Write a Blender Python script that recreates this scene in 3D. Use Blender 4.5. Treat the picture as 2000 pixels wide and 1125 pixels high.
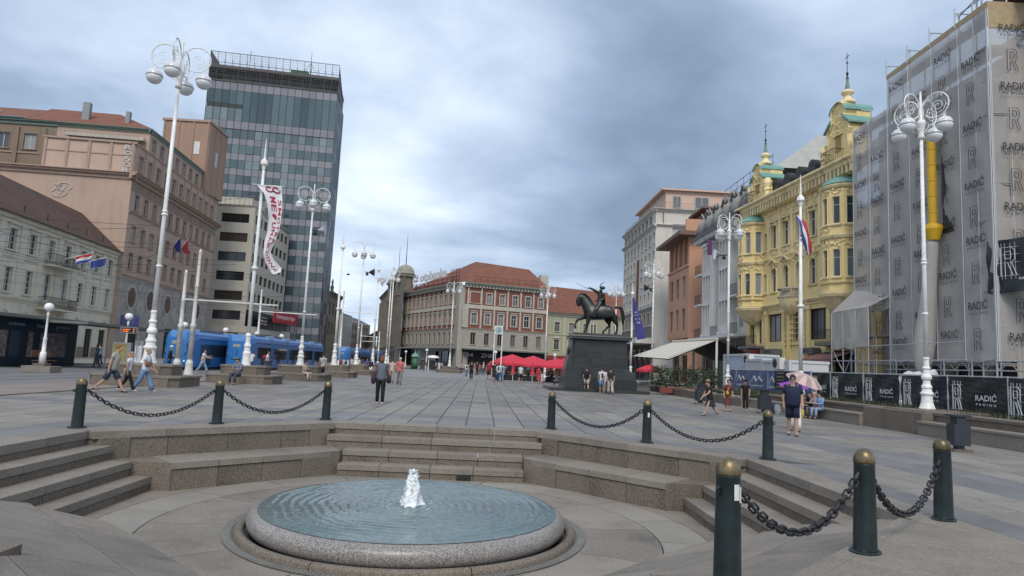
import bpy, bmesh, math, random
from mathutils import Matrix, Vector
random.seed(7)
for o in list(bpy.data.objects): bpy.data.objects.remove(o)
S = bpy.context.scene; COL = S.collection
PI = math.pi
# ------------------------------------------------------------------ camera
FPX, EYE, ROLL, PITCH, YAW = 1310.0, 1.6, .048, .1131, .0401
cf = Vector((math.sin(YAW)*math.cos(PITCH), math.cos(YAW)*math.cos(PITCH), math.sin(PITCH)))
r0 = Vector((math.cos(YAW), -math.sin(YAW), 0)); u0 = r0.cross(cf)
cr = r0*math.cos(ROLL)+u0*math.sin(ROLL); cu = -r0*math.sin(ROLL)+u0*math.cos(ROLL)
cam = bpy.data.objects.new('camera', bpy.data.cameras.new('camera')); COL.objects.link(cam)
Mc = Matrix((cr, cu, -cf)).transposed().to_4x4(); Mc.translation = (0, 0, EYE)
cam.matrix_world = Mc; cam.data.sensor_width = 36; cam.data.lens = 36*FPX/2000
cam.data.clip_start = .1; cam.data.clip_end = 3000; S.camera = cam
def ray(x, y): return cf + cr*((x-1000)/FPX) - cu*((y-562.5)/FPX)
def on_z(x, y, z=0.):
    d = ray(x, y); t = (z-EYE)/d.z; return Vector((d.x*t, d.y*t, z))
def at_y(x, y, Y):
    d = ray(x, y); t = Y/d.y; return Vector((d.x*t, Y, EYE+d.z*t))
# ------------------------------------------------------------------ sky and sun
W = bpy.data.worlds.new('World'); S.world = W; W.use_nodes = True
nt = W.node_tree; nt.nodes.clear(); N = nt.nodes.new; L = nt.links.new
def nd(t, **k):
    n = N(t)
    for a, b in k.items():
        if a in n.inputs: n.inputs[a].default_value = b
        else: setattr(n, a, b)
    return n
def mth(op, a, b=0., c=None, cl=False):
    n = N('ShaderNodeMath'); n.operation = op; n.use_clamp = cl
    for i, v in enumerate((a, b, c)):
        if v is None: continue
        if hasattr(v, 'links'): L(v, n.inputs[i])
        else: n.inputs[i].default_value = v
    return n.outputs[0]
tc = N('ShaderNodeTexCoord'); sp = N('ShaderNodeSeparateXYZ'); L(tc.outputs['Generated'], sp.inputs[0])
zz = mth('ADD', mth('MAXIMUM', sp.outputs[2], 0.), .16)
cb = N('ShaderNodeCombineXYZ'); L(mth('DIVIDE', sp.outputs[0], zz), cb.inputs[0]); L(mth('DIVIDE', sp.outputs[1], zz), cb.inputs[1])
def noise(vec, scale, detail, rough=.5, dist=0.):
    n = N('ShaderNodeTexNoise'); n.inputs['Scale'].default_value = scale; n.inputs['Detail'].default_value = detail
    n.inputs['Roughness'].default_value = rough; n.inputs['Distortion'].default_value = dist; L(vec, n.inputs['Vector']); return n.outputs[0]
n1 = noise(cb.outputs[0], .8, 9, .5, .35); n2 = noise(cb.outputs[0], .28, 4, .5, .2); n3 = noise(cb.outputs[0], 2.6, 7, .55, .2)
val = mth('ADD', mth('ADD', mth('MULTIPLY', mth('SUBTRACT', n1, .5), 1.75), mth('MULTIPLY', mth('SUBTRACT', n2, .5), .7)), mth('MULTIPLY', mth('SUBTRACT', n3, .5), .45))
val = mth('ADD', val, .60)
# broad bright and dark cloud masses: (pixel direction, sharpness, amount)
for px, py, k, a in ((830, 170, 8, .26), (640, 560, 16, .12), (1200, 430, 10, -.40), (1330, 110, 26, -.34), (1540, 230, 60, .22), (1450, 150, 40, -.12), (90, 120, 9, -.16), (1010, 600, 14, -.08), (1620, 40, 40, .10), (1640, 380, 30, -.05)):
    d = ray(px, py).normalized()
    dp = N('ShaderNodeVectorMath'); dp.operation = 'DOT_PRODUCT'; nv = N('ShaderNodeVectorMath'); nv.operation = 'NORMALIZE'
    L(tc.outputs['Generated'], nv.inputs[0]); L(nv.outputs[0], dp.inputs[0]); dp.inputs[1].default_value = d
    g = mth('POWER', 2.718, mth('MULTIPLY', mth('SUBTRACT', dp.outputs['Value'], 1.), float(k)*1.6))
    val = mth('ADD', val, mth('MULTIPLY', g, a))
rp = N('ShaderNodeValToRGB'); L(val, rp.inputs[0]); cr_ = rp.color_ramp
for i, (p, c) in enumerate(((0, (.125, .168, .235)), (.3, (.19, .247, .335)), (.55, (.315, .38, .475)), (.8, (.475, .535, .62)), (1, (.61, .65, .705)))):
    e = cr_.elements[i] if i < 2 else cr_.elements.new(p); e.position = p; e.color = (*c, 1)
sky = N('ShaderNodeTexSky'); sky.sky_type = 'NISHITA'; sky.sun_disc = False
SUN_EL, SUN_AZ = math.radians(48), math.radians(186)
sky.sun_elevation = SUN_EL; sky.sun_rotation = SUN_AZ
b1 = N('ShaderNodeBackground'); L(sky.outputs[0], b1.inputs[0]); b1.inputs[1].default_value = .006
b2 = N('ShaderNodeBackground'); L(rp.outputs[0], b2.inputs[0]); b2.inputs[1].default_value = 1.12
ad = N('ShaderNodeAddShader'); L(b1.outputs[0], ad.inputs[0]); L(b2.outputs[0], ad.inputs[1])
wo = N('ShaderNodeOutputWorld'); L(ad.outputs[0], wo.inputs[0])
sd = bpy.data.lights.new('sun', 'SUN'); sd.energy = 1.35; sd.angle = math.radians(22); sd.color = (1, .93, .83)
so = bpy.data.objects.new('sun', sd); COL.objects.link(so)
sdir = Vector((math.sin(SUN_AZ)*math.cos(SUN_EL), math.cos(SUN_AZ)*math.cos(SUN_EL), math.sin(SUN_EL)))
so.rotation_euler = sdir.to_track_quat('Z', 'Y').to_euler()
S.view_settings.view_transform = 'Standard'; S.view_settings.look = 'None'; S.view_settings.gamma = 1
S.view_settings.exposure = .75; S.view_settings.use_curve_mapping = False
# ------------------------------------------------------------------ materials
MATS = {}
def mat(name, col, rough=.8, var=.12, scale=1.5, fine=0., fscale=60., bump=0., bscale=30., metal=0., rnd=0., isl=0., stain=0., alpha=1., emit=0., spec=.4, col2=None, ao=0.):
    if name in MATS: return MATS[name]
    m = bpy.data.materials.new(name); m.use_nodes = True; t = m.node_tree; t.nodes.clear()
    n = t.nodes.new; l = t.links.new
    out = n('ShaderNodeOutputMaterial'); b = n('ShaderNodeBsdfPrincipled')
    b.inputs['Roughness'].default_value = rough; b.inputs['Metallic'].default_value = metal; b.inputs['Specular IOR Level'].default_value = spec
    tcn = n('ShaderNodeTexCoord'); oi = n('ShaderNodeObjectInfo'); vec = tcn.outputs['Object']
    ofs = n('ShaderNodeVectorMath'); ofs.operation = 'MULTIPLY_ADD'; l(oi.outputs['Random'], ofs.inputs[0]); ofs.inputs[1].default_value = (37, 53, 71); l(vec, ofs.inputs[2]); vec = ofs.outputs[0]
    def M(op, a, bb, cc=None):
        k = n('ShaderNodeMath'); k.operation = op
        for i, v in enumerate((a, bb, cc)):
            if v is None: continue
            if hasattr(v, 'links'): l(v, k.inputs[i])
            else: k.inputs[i].default_value = v
        return k.outputs[0]
    def NZ(s, d=4, r=.55):
        k = n('ShaderNodeTexNoise'); k.inputs['Scale'].default_value = s; k.inputs['Detail'].default_value = d; k.inputs['Roughness'].default_value = r; l(vec, k.inputs['Vector']); return k.outputs[0]
    f = M('MULTIPLY_ADD', M('SUBTRACT', NZ(scale, 5), .5), var*4, 1.)
    if fine: f = M('ADD', f, M('MULTIPLY', M('SUBTRACT', NZ(fscale, 2, .6), .5), fine*4))
    if rnd: f = M('ADD', f, M('MULTIPLY', M('SUBTRACT', oi.outputs['Random'], .5), rnd*2))
    if isl:
        g = n('ShaderNodeNewGeometry'); f = M('ADD', f, M('MULTIPLY', M('SUBTRACT', g.outputs['Random Per Island'], .5), isl*2))
    if stain:
        mp = n('ShaderNodeMapping'); mp.inputs['Scale'].default_value = (1.6, 1.6, .22); l(vec, mp.inputs[0])
        k = n('ShaderNodeTexNoise'); k.inputs['Scale'].default_value = 1.1; k.inputs['Detail'].default_value = 6; l(mp.outputs[0], k.inputs['Vector'])
        s_ = n('ShaderNodeMapRange'); l(k.outputs[0], s_.inputs[0]); s_.inputs[1].default_value = .5; s_.inputs[2].default_value = .72; s_.inputs[3].default_value = 0; s_.inputs[4].default_value = stain
        f = M('SUBTRACT', f, s_.outputs[0])
    f = M('MAXIMUM', f, .12)
    if col2:
        mx = n('ShaderNodeMix'); mx.data_type = 'RGBA'; l(NZ(scale*.6, 6), mx.inputs[0]); mx.inputs[6].default_value = (*col, 1); mx.inputs[7].default_value = (*col2, 1); base = mx.outputs[2]
    else:
        rg = n('ShaderNodeRGB'); rg.outputs[0].default_value = (*col, 1); base = rg.outputs[0]
    sc = n('ShaderNodeVectorMath'); sc.operation = 'SCALE'; l(base, sc.inputs[0]); l(f, sc.inputs['Scale']); l(sc.outputs[0], b.inputs['Base Color'])
    if bump:
        bp = n('ShaderNodeBump'); bp.inputs['Strength'].default_value = 1; bp.inputs['Distance'].default_value = bump; l(NZ(bscale, 4), bp.inputs['Height']); l(bp.outputs[0], b.inputs['Normal'])
    if emit: l(sc.outputs[0], b.inputs['Emission Color']); b.inputs['Emission Strength'].default_value = emit
    if alpha < 1: b.inputs['Alpha'].default_value = alpha
    l(b.outputs[0], out.inputs[0]); MATS[name] = m; return m
def glass_mat(name, col, rough=.06, rnd=.5, curtain=0.):
    m = mat(name, col, rough, .1, .4, rnd=rnd, spec=.7)
    b = [k for k in m.node_tree.nodes if k.type == 'BSDF_PRINCIPLED'][0]; b.inputs['IOR'].default_value = 1.5
    return m
# ------------------------------------------------------------------ mesh builder
class MB:
    def __init__(s): s.v = []; s.f = []; s.mi = []; s.cur = 0; s.sm = []; s.smooth = False
    def add(s, vs, fs, M=None):
        b = len(s.v)
        s.v += [tuple(M @ Vector(p)) for p in vs] if M is not None else [tuple(p) for p in vs]
        for f in fs: s.f.append([b+i for i in f]); s.mi.append(s.cur); s.sm.append(s.smooth)
        return s
    def box(s, x0, x1, y0, y1, z0, z1, M=None):
        return s.add([(x, y, z) for z in (z0, z1) for y in (y0, y1) for x in (x0, x1)], [(0, 2, 3, 1), (4, 5, 7, 6), (0, 1, 5, 4), (2, 6, 7, 3), (0, 4, 6, 2), (1, 3, 7, 5)], M)
    def prism(s, poly, a, b, M=None):   # poly in xy, extruded z from a to b
        n = len(poly); vs = [(p[0], p[1], a) for p in poly]+[(p[0], p[1], b) for p in poly]
        return s.add(vs, [tuple(range(n-1, -1, -1)), tuple(range(n, 2*n))]+[(i, (i+1) % n, n+(i+1) % n, n+i) for i in range(n)], M)
    def prismy(s, poly, a, b, M=None):  # poly in xz, extruded along y from a to b
        n = len(poly); vs = [(p[0], a, p[1]) for p in poly]+[(p[0], b, p[1]) for p in poly]
        return s.add(vs, [tuple(range(n)), tuple(range(2*n-1, n-1, -1))]+[(i, n+i, n+(i+1) % n, (i+1) % n) for i in range(n)], M)
    def tube(s, pts, r, n=8, closed=False, M=None, flat=1.):
        pts = [Vector(p) for p in pts]; m = len(pts); rs = r if isinstance(r, (list, tuple)) else [r]*m
        vs = []; up = None
        for i, p in enumerate(pts):
            a = pts[(i-1) % m] if (closed or i > 0) else p; b = pts[(i+1) % m] if (closed or i < m-1) else p
            t = (b-a); t = t.normalized() if t.length > 1e-9 else Vector((0, 0, 1))
            if up is None: up = Vector((0, 0, 1)) if abs(t.z) < .9 else Vector((1, 0, 0))
            x = t.cross(up); x = x.normalized() if x.length > 1e-6 else t.orthogonal().normalized()
            y = x.cross(t).normalized(); up = y
            for k in range(n):
                an = 2*PI*(k+.5)/n; vs.append(p+x*(math.cos(an)*rs[i])+y*(math.sin(an)*rs[i]*flat))
        fs = []
        for i in range(m if closed else m-1):
            j = (i+1) % m
            for k in range(n): fs.append((i*n+k, j*n+k, j*n+(k+1) % n, i*n+(k+1) % n))
        if not closed: fs += [tuple(range(n)), tuple(range(m*n-1, (m-1)*n-1, -1))]
        return s.add(vs, fs, M)
    def lathe(s, prof, n=16, M=None, a0=0., a1=2*PI, sx=1., sy=1., cap=True):
        full = abs(a1-a0-2*PI) < 1e-6; c = n if full else n+1; vs = []
        for (r, z) in prof:
            for k in range(c):
                a = a0+(a1-a0)*k/n; vs.append((r*math.cos(a)*sx, r*math.sin(a)*sy, z))
        fs = []
        for i in range(len(prof)-1):
            for k in range(n): fs.append((i*c+k, i*c+(k+1) % c, (i+1)*c+(k+1) % c, (i+1)*c+k))
        if full and cap:
            if prof[0][0] > 1e-4: fs.append(tuple(range(c-1, -1, -1)))
            if prof[-1][0] > 1e-4: fs.append(tuple(range((len(prof)-1)*c, len(prof)*c)))
        return s.add(vs, fs, M)
    def ball(s, c, r, n=12, m=8, sx=1., sy=1., sz=1., M=None):
        T = Matrix.Translation(c); T = M @ T if M is not None else T
        pr = [(max(1e-5, r*math.cos(-PI/2+PI*i/m)), r*math.sin(-PI/2+PI*i/m)*sz) for i in range(m+1)]
        return s.lathe(pr, n, T, sx=sx, sy=sy)
    def mesh(s, name, mats, smooth=None):
        me = bpy.data.meshes.new(name); me.from_pydata(s.v, [], s.f)
        mats = mats if isinstance(mats, (list, tuple)) else [mats]
        for m in mats: me.materials.append(m)
        me.polygons.foreach_set('material_index', s.mi)
        me.polygons.foreach_set('use_smooth', [bool(smooth) if smooth is not None else q for q in s.sm])
        me.validate(clean_customdata=False); me.update(); return me
    def obj(s, name, mats, parent=None, M=None, smooth=None, **p): return link(name, s.mesh(name, mats, smooth), parent, M, **p)
def link(name, me, parent=None, M=None, **p):
    o = bpy.data.objects.new(name, me); COL.objects.link(o)
    if parent: o.parent = parent
    if M is not None: o.matrix_basis = M
    for k, v in p.items():
        if v: o['category' if k == 'cat' else k] = v
    return o
def thing(name, label, cat, loc=(0, 0, 0), rz=0., group=None, sc=1.):
    o = bpy.data.objects.new(name, None); COL.objects.link(o); o.location = loc; o.rotation_euler = (0, 0, rz); o.scale = (sc, sc, sc)
    o['label'] = label; o['category'] = cat
    if group: o['group'] = group
    return o
def copy_tree(o, loc=None, rz=None, sc=None, label=None):
    def cp(a, par):
        c = a.copy(); COL.objects.link(c); c.parent = par
        for ch in CH.get(a, []): cp(ch, c)
        return c
    CH = {}
    for q in COL.objects:
        if q.parent: CH.setdefault(q.parent, []).append(q)
    c = cp(o, None)
    if loc is not None: c.location = loc
    if rz is not None: c.rotation_euler = (0, 0, rz)
    if sc is not None: c.scale = (sc, sc, sc)
    if label: c['label'] = label
    return c
def T(x=0, y=0, z=0): return Matrix.Translation((x, y, z))
def RZ(a): return Matrix.Rotation(a, 4, 'Z')
def RX(a): return Matrix.Rotation(a, 4, 'X')
def RY(a): return Matrix.Rotation(a, 4, 'Y')
def SC(x, y=None, z=None):
    return Matrix.Diagonal((x, y if y is not None else x, z if z is not None else x, 1))
TXT = {}
def text(s, shear=0., sp=1., off=.012):
    k = (s, sp, off)
    if k not in TXT:
        c = bpy.data.curves.new('t', 'FONT'); c.body = s; c.shear = shear; c.space_character = sp; c.resolution_u = 3
        c.align_x = 'CENTER'; c.align_y = 'CENTER'; c.offset = off
        o = bpy.data.objects.new('t', c); COL.objects.link(o); dg = bpy.context.evaluated_depsgraph_get(); me = o.evaluated_get(dg).to_mesh()
        TXT[k] = ([tuple(v.co) for v in me.vertices], [tuple(p.vertices) for p in me.polygons])
        o.evaluated_get(dg).to_mesh_clear(); bpy.data.objects.remove(o)
    return TXT[k]
def put_text(mb, s, M, h, w=None, sp=1., off=.012):   # letters stand in the local xz plane facing -y, size h
    vs, fs = text(s, 0., sp, off); x0 = min(v[0] for v in vs); x1 = max(v[0] for v in vs); y0 = min(v[1] for v in vs); y1 = max(v[1] for v in vs)
    sx = (w/(x1-x0)) if w else h/(y1-y0); sz = h/(y1-y0); cx = (x0+x1)/2; cy = (y0+y1)/2
    mb.add([((v[0]-cx)*sx, 0, (v[1]-cy)*sz) for v in vs], fs, M)
# ------------------------------------------------------------------ palette
M_ = dict(
 slab=mat('paving slab', (.200, .183, .163), .6, .17, .9, .16, 28, .0015, 60, rnd=.16, isl=.16, stain=.2),
 slabb=mat('blue grey paving slab', (.150, .147, .150), .58, .17, .9, .16, 28, .0015, 60, rnd=.14, isl=.14),
 joint=mat('paving joint', (.07, .07, .07), .9, .2, 3),
 floorst=mat('fountain floor slab', (.192, .168, .141), .68, .20, .7, .22, 30, .0015, 60, rnd=.12, stain=.22),
 floorlt=mat('pale floor ring slab', (.222, .203, .177), .68, .17, .7, .22, 30, .0015, 60, rnd=.07),
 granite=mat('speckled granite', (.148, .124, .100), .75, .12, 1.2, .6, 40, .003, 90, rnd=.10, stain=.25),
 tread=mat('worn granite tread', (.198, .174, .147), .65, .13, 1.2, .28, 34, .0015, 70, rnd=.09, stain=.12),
 basin=mat('basin granite', (.22, .206, .195), .32, .06, 1.2, .75, 48, .001, 80, rnd=.05),
 grate=mat('green bronze grate', (.17, .165, .15), .6, .2, 6),
 asphalt=mat('road stone', (.15, .145, .145), .8, .14, .5, .05, 40),
 brickpave=mat('brick paving', (.20, .165, .15), .85, .14, .8, .05, 30),
 white=mat('white lamp paint', (.72, .715, .69), .42, .12, 3.0, .10, 14),
 dirtyw=mat('weathered white paint', (.58, .57, .53), .5, .12, 5, .10, 18),
 globe=mat('lamp globe', (.74, .75, .76), .18, .05, 2),
 globet=mat('lamp globe top', (.58, .60, .62), .12, .15, 7),
 dark=mat('black metal', (.02, .021, .023), .45, .2, 4),
 grey=mat('grey metal', (.25, .26, .27), .45, .15, 3, metal=.4),
 bollard=mat('dark green bronze', (.009, .012, .013), .40, .45, 6, .12, 30, .0008, 50, col2=(.014, .027, .028)),
 brass=mat('worn brass', (.27, .215, .12), .40, .40, 14, .15, 40, metal=.8, col2=(.07, .052, .035), rnd=.3),
 bronze=mat('dark statue bronze', (.012, .013, .0125), .36, .3, 3, spec=.55),
 pedestal=mat('black stone', (.032, .036, .038), .28, .14, 1.2, .05, 30, rnd=.2),
 glass=glass_mat('window glass', (.035, .042, .05), .07, .6),
 glassl=glass_mat('curtained window', (.17, .175, .18), .25, .5),
)
# ================================================================== ground
CX, CY, AP = -1.0, 10.5, 6.2
FL = -1.04
OCT = [PI/2-i*PI/4 for i in range(8)]           # outward direction of side i, 0 = far side, clockwise
def rel(i, s, t):                                # point at distance s along side normal, t to the right seen from the centre
    a = OCT[i]; return (CX+math.cos(a)*s+math.sin(a)*t, CY+math.sin(a)*s-math.cos(a)*t)
def cstruct(name): 
    o = bpy.data.objects.new(name, None); COL.objects.link(o); o['kind'] = 'structure'; return o
RW = [.6, .6, .6, 1.25, .6, 1.25, .6, .6]       # width of the coping ring on each side
t8 = math.tan(PI/8)
# base sheet with an octagonal hole
def octp(s, z, i): a = OCT[i]-PI/8; r = s/math.cos(PI/8); return (CX+r*math.cos(a), CY+r*math.sin(a), z)
mb = MB(); big = []
inner = [octp(AP+.3, -.02, i) for i in range(8)]; out_ = []
for i in range(8):
    a = OCT[i]-PI/8; out_.append((CX+1500*math.cos(a), CY+1500*math.sin(a), -.02))
mb.add(inner+out_, [(i, (i+1) % 8, 8+(i+1) % 8, 8+i) for i in range(8)])
mb.obj('ground', M_['joint'], kind='structure')
plaza = cstruct('plaza')
def clip(poly, nx, ny, c):                      # keep nx*x+ny*y >= c
    o = []
    for i in range(len(poly)):
        p, q = poly[i], poly[(i+1) % len(poly)]; dp = nx*p[0]+ny*p[1]-c; dq = nx*q[0]+ny*q[1]-c
        if dp >= 0: o.append(p)
        if dp*dq < 0: t = dp/(dp-dq); o.append((p[0]+(q[0]-p[0])*t, p[1]+(q[1]-p[1])*t))
    return o
def slab_mb(mb, poly, z, h=.03, ch=.012):
    n = len(poly); cx = sum(p[0] for p in poly)/n; cy = sum(p[1] for p in poly)/n
    ins = []
    for p in poly:
        d = math.hypot(p[0]-cx, p[1]-cy) or 1; k = 1-ch*1.4/d; ins.append((cx+(p[0]-cx)*k, cy+(p[1]-cy)*k))
    vs = [(p[0], p[1], z) for p in ins]+[(p[0], p[1], z-ch*.8) for p in poly]+[(p[0], p[1], z-h) for p in poly]
    fs = [tuple(range(n))]+[(n+i, n+(i+1) % n, (i+1) % n, i) for i in range(n)]+[(2*n+i, 2*n+(i+1) % n, n+(i+1) % n, n+i) for i in range(n)]
    mb.add(vs, fs)
def outside(poly):
    """part of the cell outside the octagon and its coping ring"""
    cx = sum(p[0] for p in poly)/len(poly); cy = sum(p[1] for p in poly)/len(poly)
    def sd(x, y): return [((x-CX)*math.cos(OCT[i])+(y-CY)*math.sin(OCT[i])-(AP+RW[i]+.01)) for i in range(8)]
    if all(max(sd(*p)) > 0 for p in poly) and max(sd(cx, cy)) > 0: 
        # a cell may still straddle a corner, ignore
        return poly
    if all(max(sd(*p)) <= 0 for p in poly): return []
    s = sd(cx, cy); i = s.index(max(s)); a = OCT[i]
    return clip(poly, math.cos(a), math.sin(a), CX*math.cos(a)+CY*math.sin(a)+AP+RW[i]+.01)
cells = []
SWX = .745
bands = [(19.0, 20.2), (27.6, 28.2), (38.6, 39.3), (50, 51), (62, 63)]
for ix in range(-18, 20):
    x0 = -1.06+ix*SWX; 
    if x0 < -13.85 or x0+SWX > 13.9: continue
    y = 1.0 if ix % 2 else .4; rr = random.Random(ix)
    while y < 64:
        ln = rr.choice((1.1, 1.35, 1.6)); y1 = y+ln
        for (a, b) in bands:
            if y < a < y1 or abs(y-a) < 1e-3: y1 = a if y < a-.25 else b
            elif a < y < b: y1 = b
        xc, yc = x0+SWX/2, (y+y1)/2
        dark = any(a-.01 <= yc <= b+.01 for a, b in bands) or 8.2 < xc < 9.7 or rr.random() < .05
        ao = max((xc-CX)*math.cos(a)+(yc-CY)*math.sin(a) for a in OCT)
        if AP+.6 < ao < AP+1.5 or (AP+11 < ao < AP+12 and xc < 4): dark = True
        g = .013
        p = outside([(x0+g, y+g), (x0+SWX-g, y+g), (x0+SWX-g, y1-g), (x0+g, y1-g)])
        if len(p) > 2: cells.append((math.hypot(xc, yc-1), p, dark, rr.random()))
        y = y1
def vis(x, y, z=0):
    d = Vector((x, y, z-EYE)); k = d.dot(cf)
    return k > 0 and abs(d.dot(cr)/k*FPX) < 1060 and abs(d.dot(cu)/k*FPX) < 600
cells.sort(key=lambda c: (not any(vis(*q) for q in c[1]), c[0]))
far = MB()
for k, (d, p, dk, rv) in enumerate(cells):
    if k < 296:
        cx = sum(q[0] for q in p)/len(p); cy = sum(q[1] for q in p)/len(p); m = MB(); slab_mb(m, [(q[0]-cx, q[1]-cy) for q in p], 0.)
        m.obj('paving_slab', M_['slabb' if dk else 'slab'], plaza, T(cx, cy, (rv-.5)*.003))
    else:
        far.cur = 1 if dk else 0; slab_mb(far, p, (rv-.5)*.003)
far.obj('distant_paving_slabs', [M_['slab'], M_['slabb']], plaza, kind='stuff')
# plaza beyond the slab field, road and pavements
rest = MB(); rest.box(-13.8, 13.9, 64, 112, -.02, -.004); rest.box(13.9, 28.0, 20, 112, -.02, -.006); rest.box(-13.8, 30, -20, .4, -.02, -.003)
rest.box(13.9, 40, -20, 20, -.02, -.005); rest.obj('far_pavement', mat('distant paving', (.20, .196, .196), .65, .10, .4, .06, 8), kind='structure')
MB().box(-37.5, -13.85, -30, 200, -.019, -.012).obj('road', M_['asphalt'], kind='structure')
MB().box(-17.2, -14.0, -20, 140, -.012, .0).obj('brick_path', M_['brickpave'], kind='structure')
k_ = cstruct('kerb')
for i in range(46):
    y = 4+i*2.2; MB().box(-14.0, -13.82, y+.006, y+2.194, -.02, .012).obj('kerb_stone', M_['granite'], k_)
pv = MB(); pv.box(-60, -30.5, -10, 130, -.012, .10); pv.obj('left_pavement', mat('pavement stone', (.20, .185, .17), .8, .12, .6, .05, 20), kind='structure')
tr_ = cstruct('tram_tracks')
for x in (-19.2, -20.64, -23.2, -24.64):
    MB().box(x-.035, x+.035, 0, 190, -.01, .004).obj('rail', M_['grey'], tr_)
# ------------------------------------------------------------------ coping ring of the sunken fountain square
ring = cstruct('coping_ring')
def mitred(i, s0, s1, t0, t1, z0, z1, mat_, name, par, e0=0., e1=0., ch=.008):
    """block between normal distances s0<s1, from t0 to t1 (e0/e1 = extra length at s1 for mitred ends)"""
    pl = [rel(i, s0, t0), rel(i, s0, t1), rel(i, s1, t1+e1), rel(i, s1, t0-e0)]
    cx = sum(p[0] for p in pl)/4; cy = sum(p[1] for p in pl)/4; pl = [(p[0]-cx, p[1]-cy) for p in pl]
    def ins(k, zz): return [(p[0]*(1-k/max(.05, abs(p[0])+abs(p[1]))), p[1]*(1-k/max(.05, abs(p[0])+abs(p[1]))), zz) for p in pl]
    m = MB(); m.add([(*p, z0) for p in pl]+[(*p, z1-ch) for p in pl]+ins(ch*1.5, z1), [(0, 1, 5, 4), (1, 2, 6, 5), (2, 3, 7, 6), (3, 0, 4, 7), (4, 5, 9, 8), (5, 6, 10, 9), (6, 7, 11, 10), (7, 4, 8, 11), (8, 9, 10, 11), (0, 3, 2, 1)])
    return m.obj(name, mat_, par, T(cx, cy, 0))
hw = AP*t8
DA = 6.03
for i in range(8):
    s0 = AP if i in (0, 2, 4, 6) else DA
    w = AP+RW[i]; s0 += 0.0
    n = 4; ts = [-hw+2*hw*j/n for j in range(n+1)]
    ea = RW[(i-1) % 8]; eb = RW[(i+1) % 8]
    # corner with neighbour: outer corner position along t
    def ext(wi, wj): return ((AP+wj)-(AP+wi)*math.cos(PI/4))/math.sin(PI/4)
    tl, tr = -ext(RW[i], ea), ext(RW[i], eb)
    for j in range(n):
        a, b = ts[j]+.004, ts[j+1]-.004
        mitred(i, s0, w, a, b, -.14, .0+.002, M_['tread'], 'coping_slab', ring, e0=(a-tl if j == 0 else 0), e1=(tr-b if j == n-1 else 0))
# ------------------------------------------------------------------ steps and walls
steps = cstruct('granite_steps'); walls = cstruct('terrace_wall')
def step_run(i, s, z, tl, tr, depth, n, mt='tread', gap=True, h=.26, seed=0, top=True):
    rr = random.Random(i*31+int(s*10)+seed); cuts = [tl]+[tl+(tr-tl)*(j+rr.uniform(-.12, .12))/n for j in range(1, n)]+[tr]
    for a, b in zip(cuts[:-1], cuts[1:]):
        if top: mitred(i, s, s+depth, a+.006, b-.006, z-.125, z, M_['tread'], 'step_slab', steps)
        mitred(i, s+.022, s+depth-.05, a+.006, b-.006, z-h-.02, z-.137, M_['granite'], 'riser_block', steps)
# far side (0): four steps; near side (4) the same
for i in (0, 4):
    for (s, z, hwid) in ((6.2, 0, 2.55), (5.8, -.26, 2.55), (5.35, -.52, 2.08), (4.9, -.78, 2.08)):
        step_run(i, s, z, -hwid, hwid, .5 if z < -.1 else .05+.3, 4, top=(z < 0))
for i in (2, 6):
    for (s, z, t0) in ((6.2, 0, 2.53), (5.8, -.26, 2.6), (5.36, -.52, 2.52), (5.0, -.78, 2.56)):
        lo, hi = (-t0, 4.6) if i == 2 else (-4.6, t0)
        step_run(i, s, z, lo, hi, .5 if z < -.1 else .35, 6, top=(z < 0))
for i in (1, 7):
    n = 4; a = 2.44
    cuts = [-a+2*a*j/n for j in range(n+1)]
    for k in range(n):
        mitred(i, DA+.03, DA+.3, cuts[k]+.006, cuts[k+1]-.006, -.56, -.139, M_['granite'], 'wall_block', walls)
    n = 4; lo, hi = (-2.14, 1.49) if i == 1 else (-1.49, 2.14)
    cuts = [lo+(hi-lo)*j/n for j in range(n+1)]
    for k in range(n):
        mitred(i, 5.1, 6.1, cuts[k]+.006, cuts[k+1]-.006, -.645, -.52, M_['tread'], 'bench_slab', walls, e0=(.42 if k == 0 and i == 1 else 0), e1=(.42 if k == n-1 and i == 7 else 0))
        mitred(i, 5.125, 5.5, cuts[k]+.006, cuts[k+1]-.006, -1.06, -.66, M_['granite'], 'wall_block', walls)
for sx in (-1, 1):
    for poly, z0, z1 in (([(2.55, 5.98), (2.9, 5.63), (2.9, 6.6), (2.55, 6.6)], -.6, -.14), ([(2.09, 5.12), (2.75, 4.47), (2.75, 5.95), (2.09, 5.95)], -1.06, -.524), ([(5.98, 2.53), (6.25, 2.53), (6.25, 2.9), (5.63, 2.9)], -.56, -.14), ([(4.66, 2.56), (6.2, 2.56), (5.4, 3.4), (4.4, 3.2)], -1.06, -.524)):
        pl = [(CX+sx*x, CY+y) for x, y in poly][::sx]; MB().prism(pl, z0, z1).obj('cheek_block', M_['granite'], walls)
MB().box(-.42, -.1, CY+4.86, CY+4.93, -.99, -.91).obj('drain_slot', M_['dark'], steps)
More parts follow.
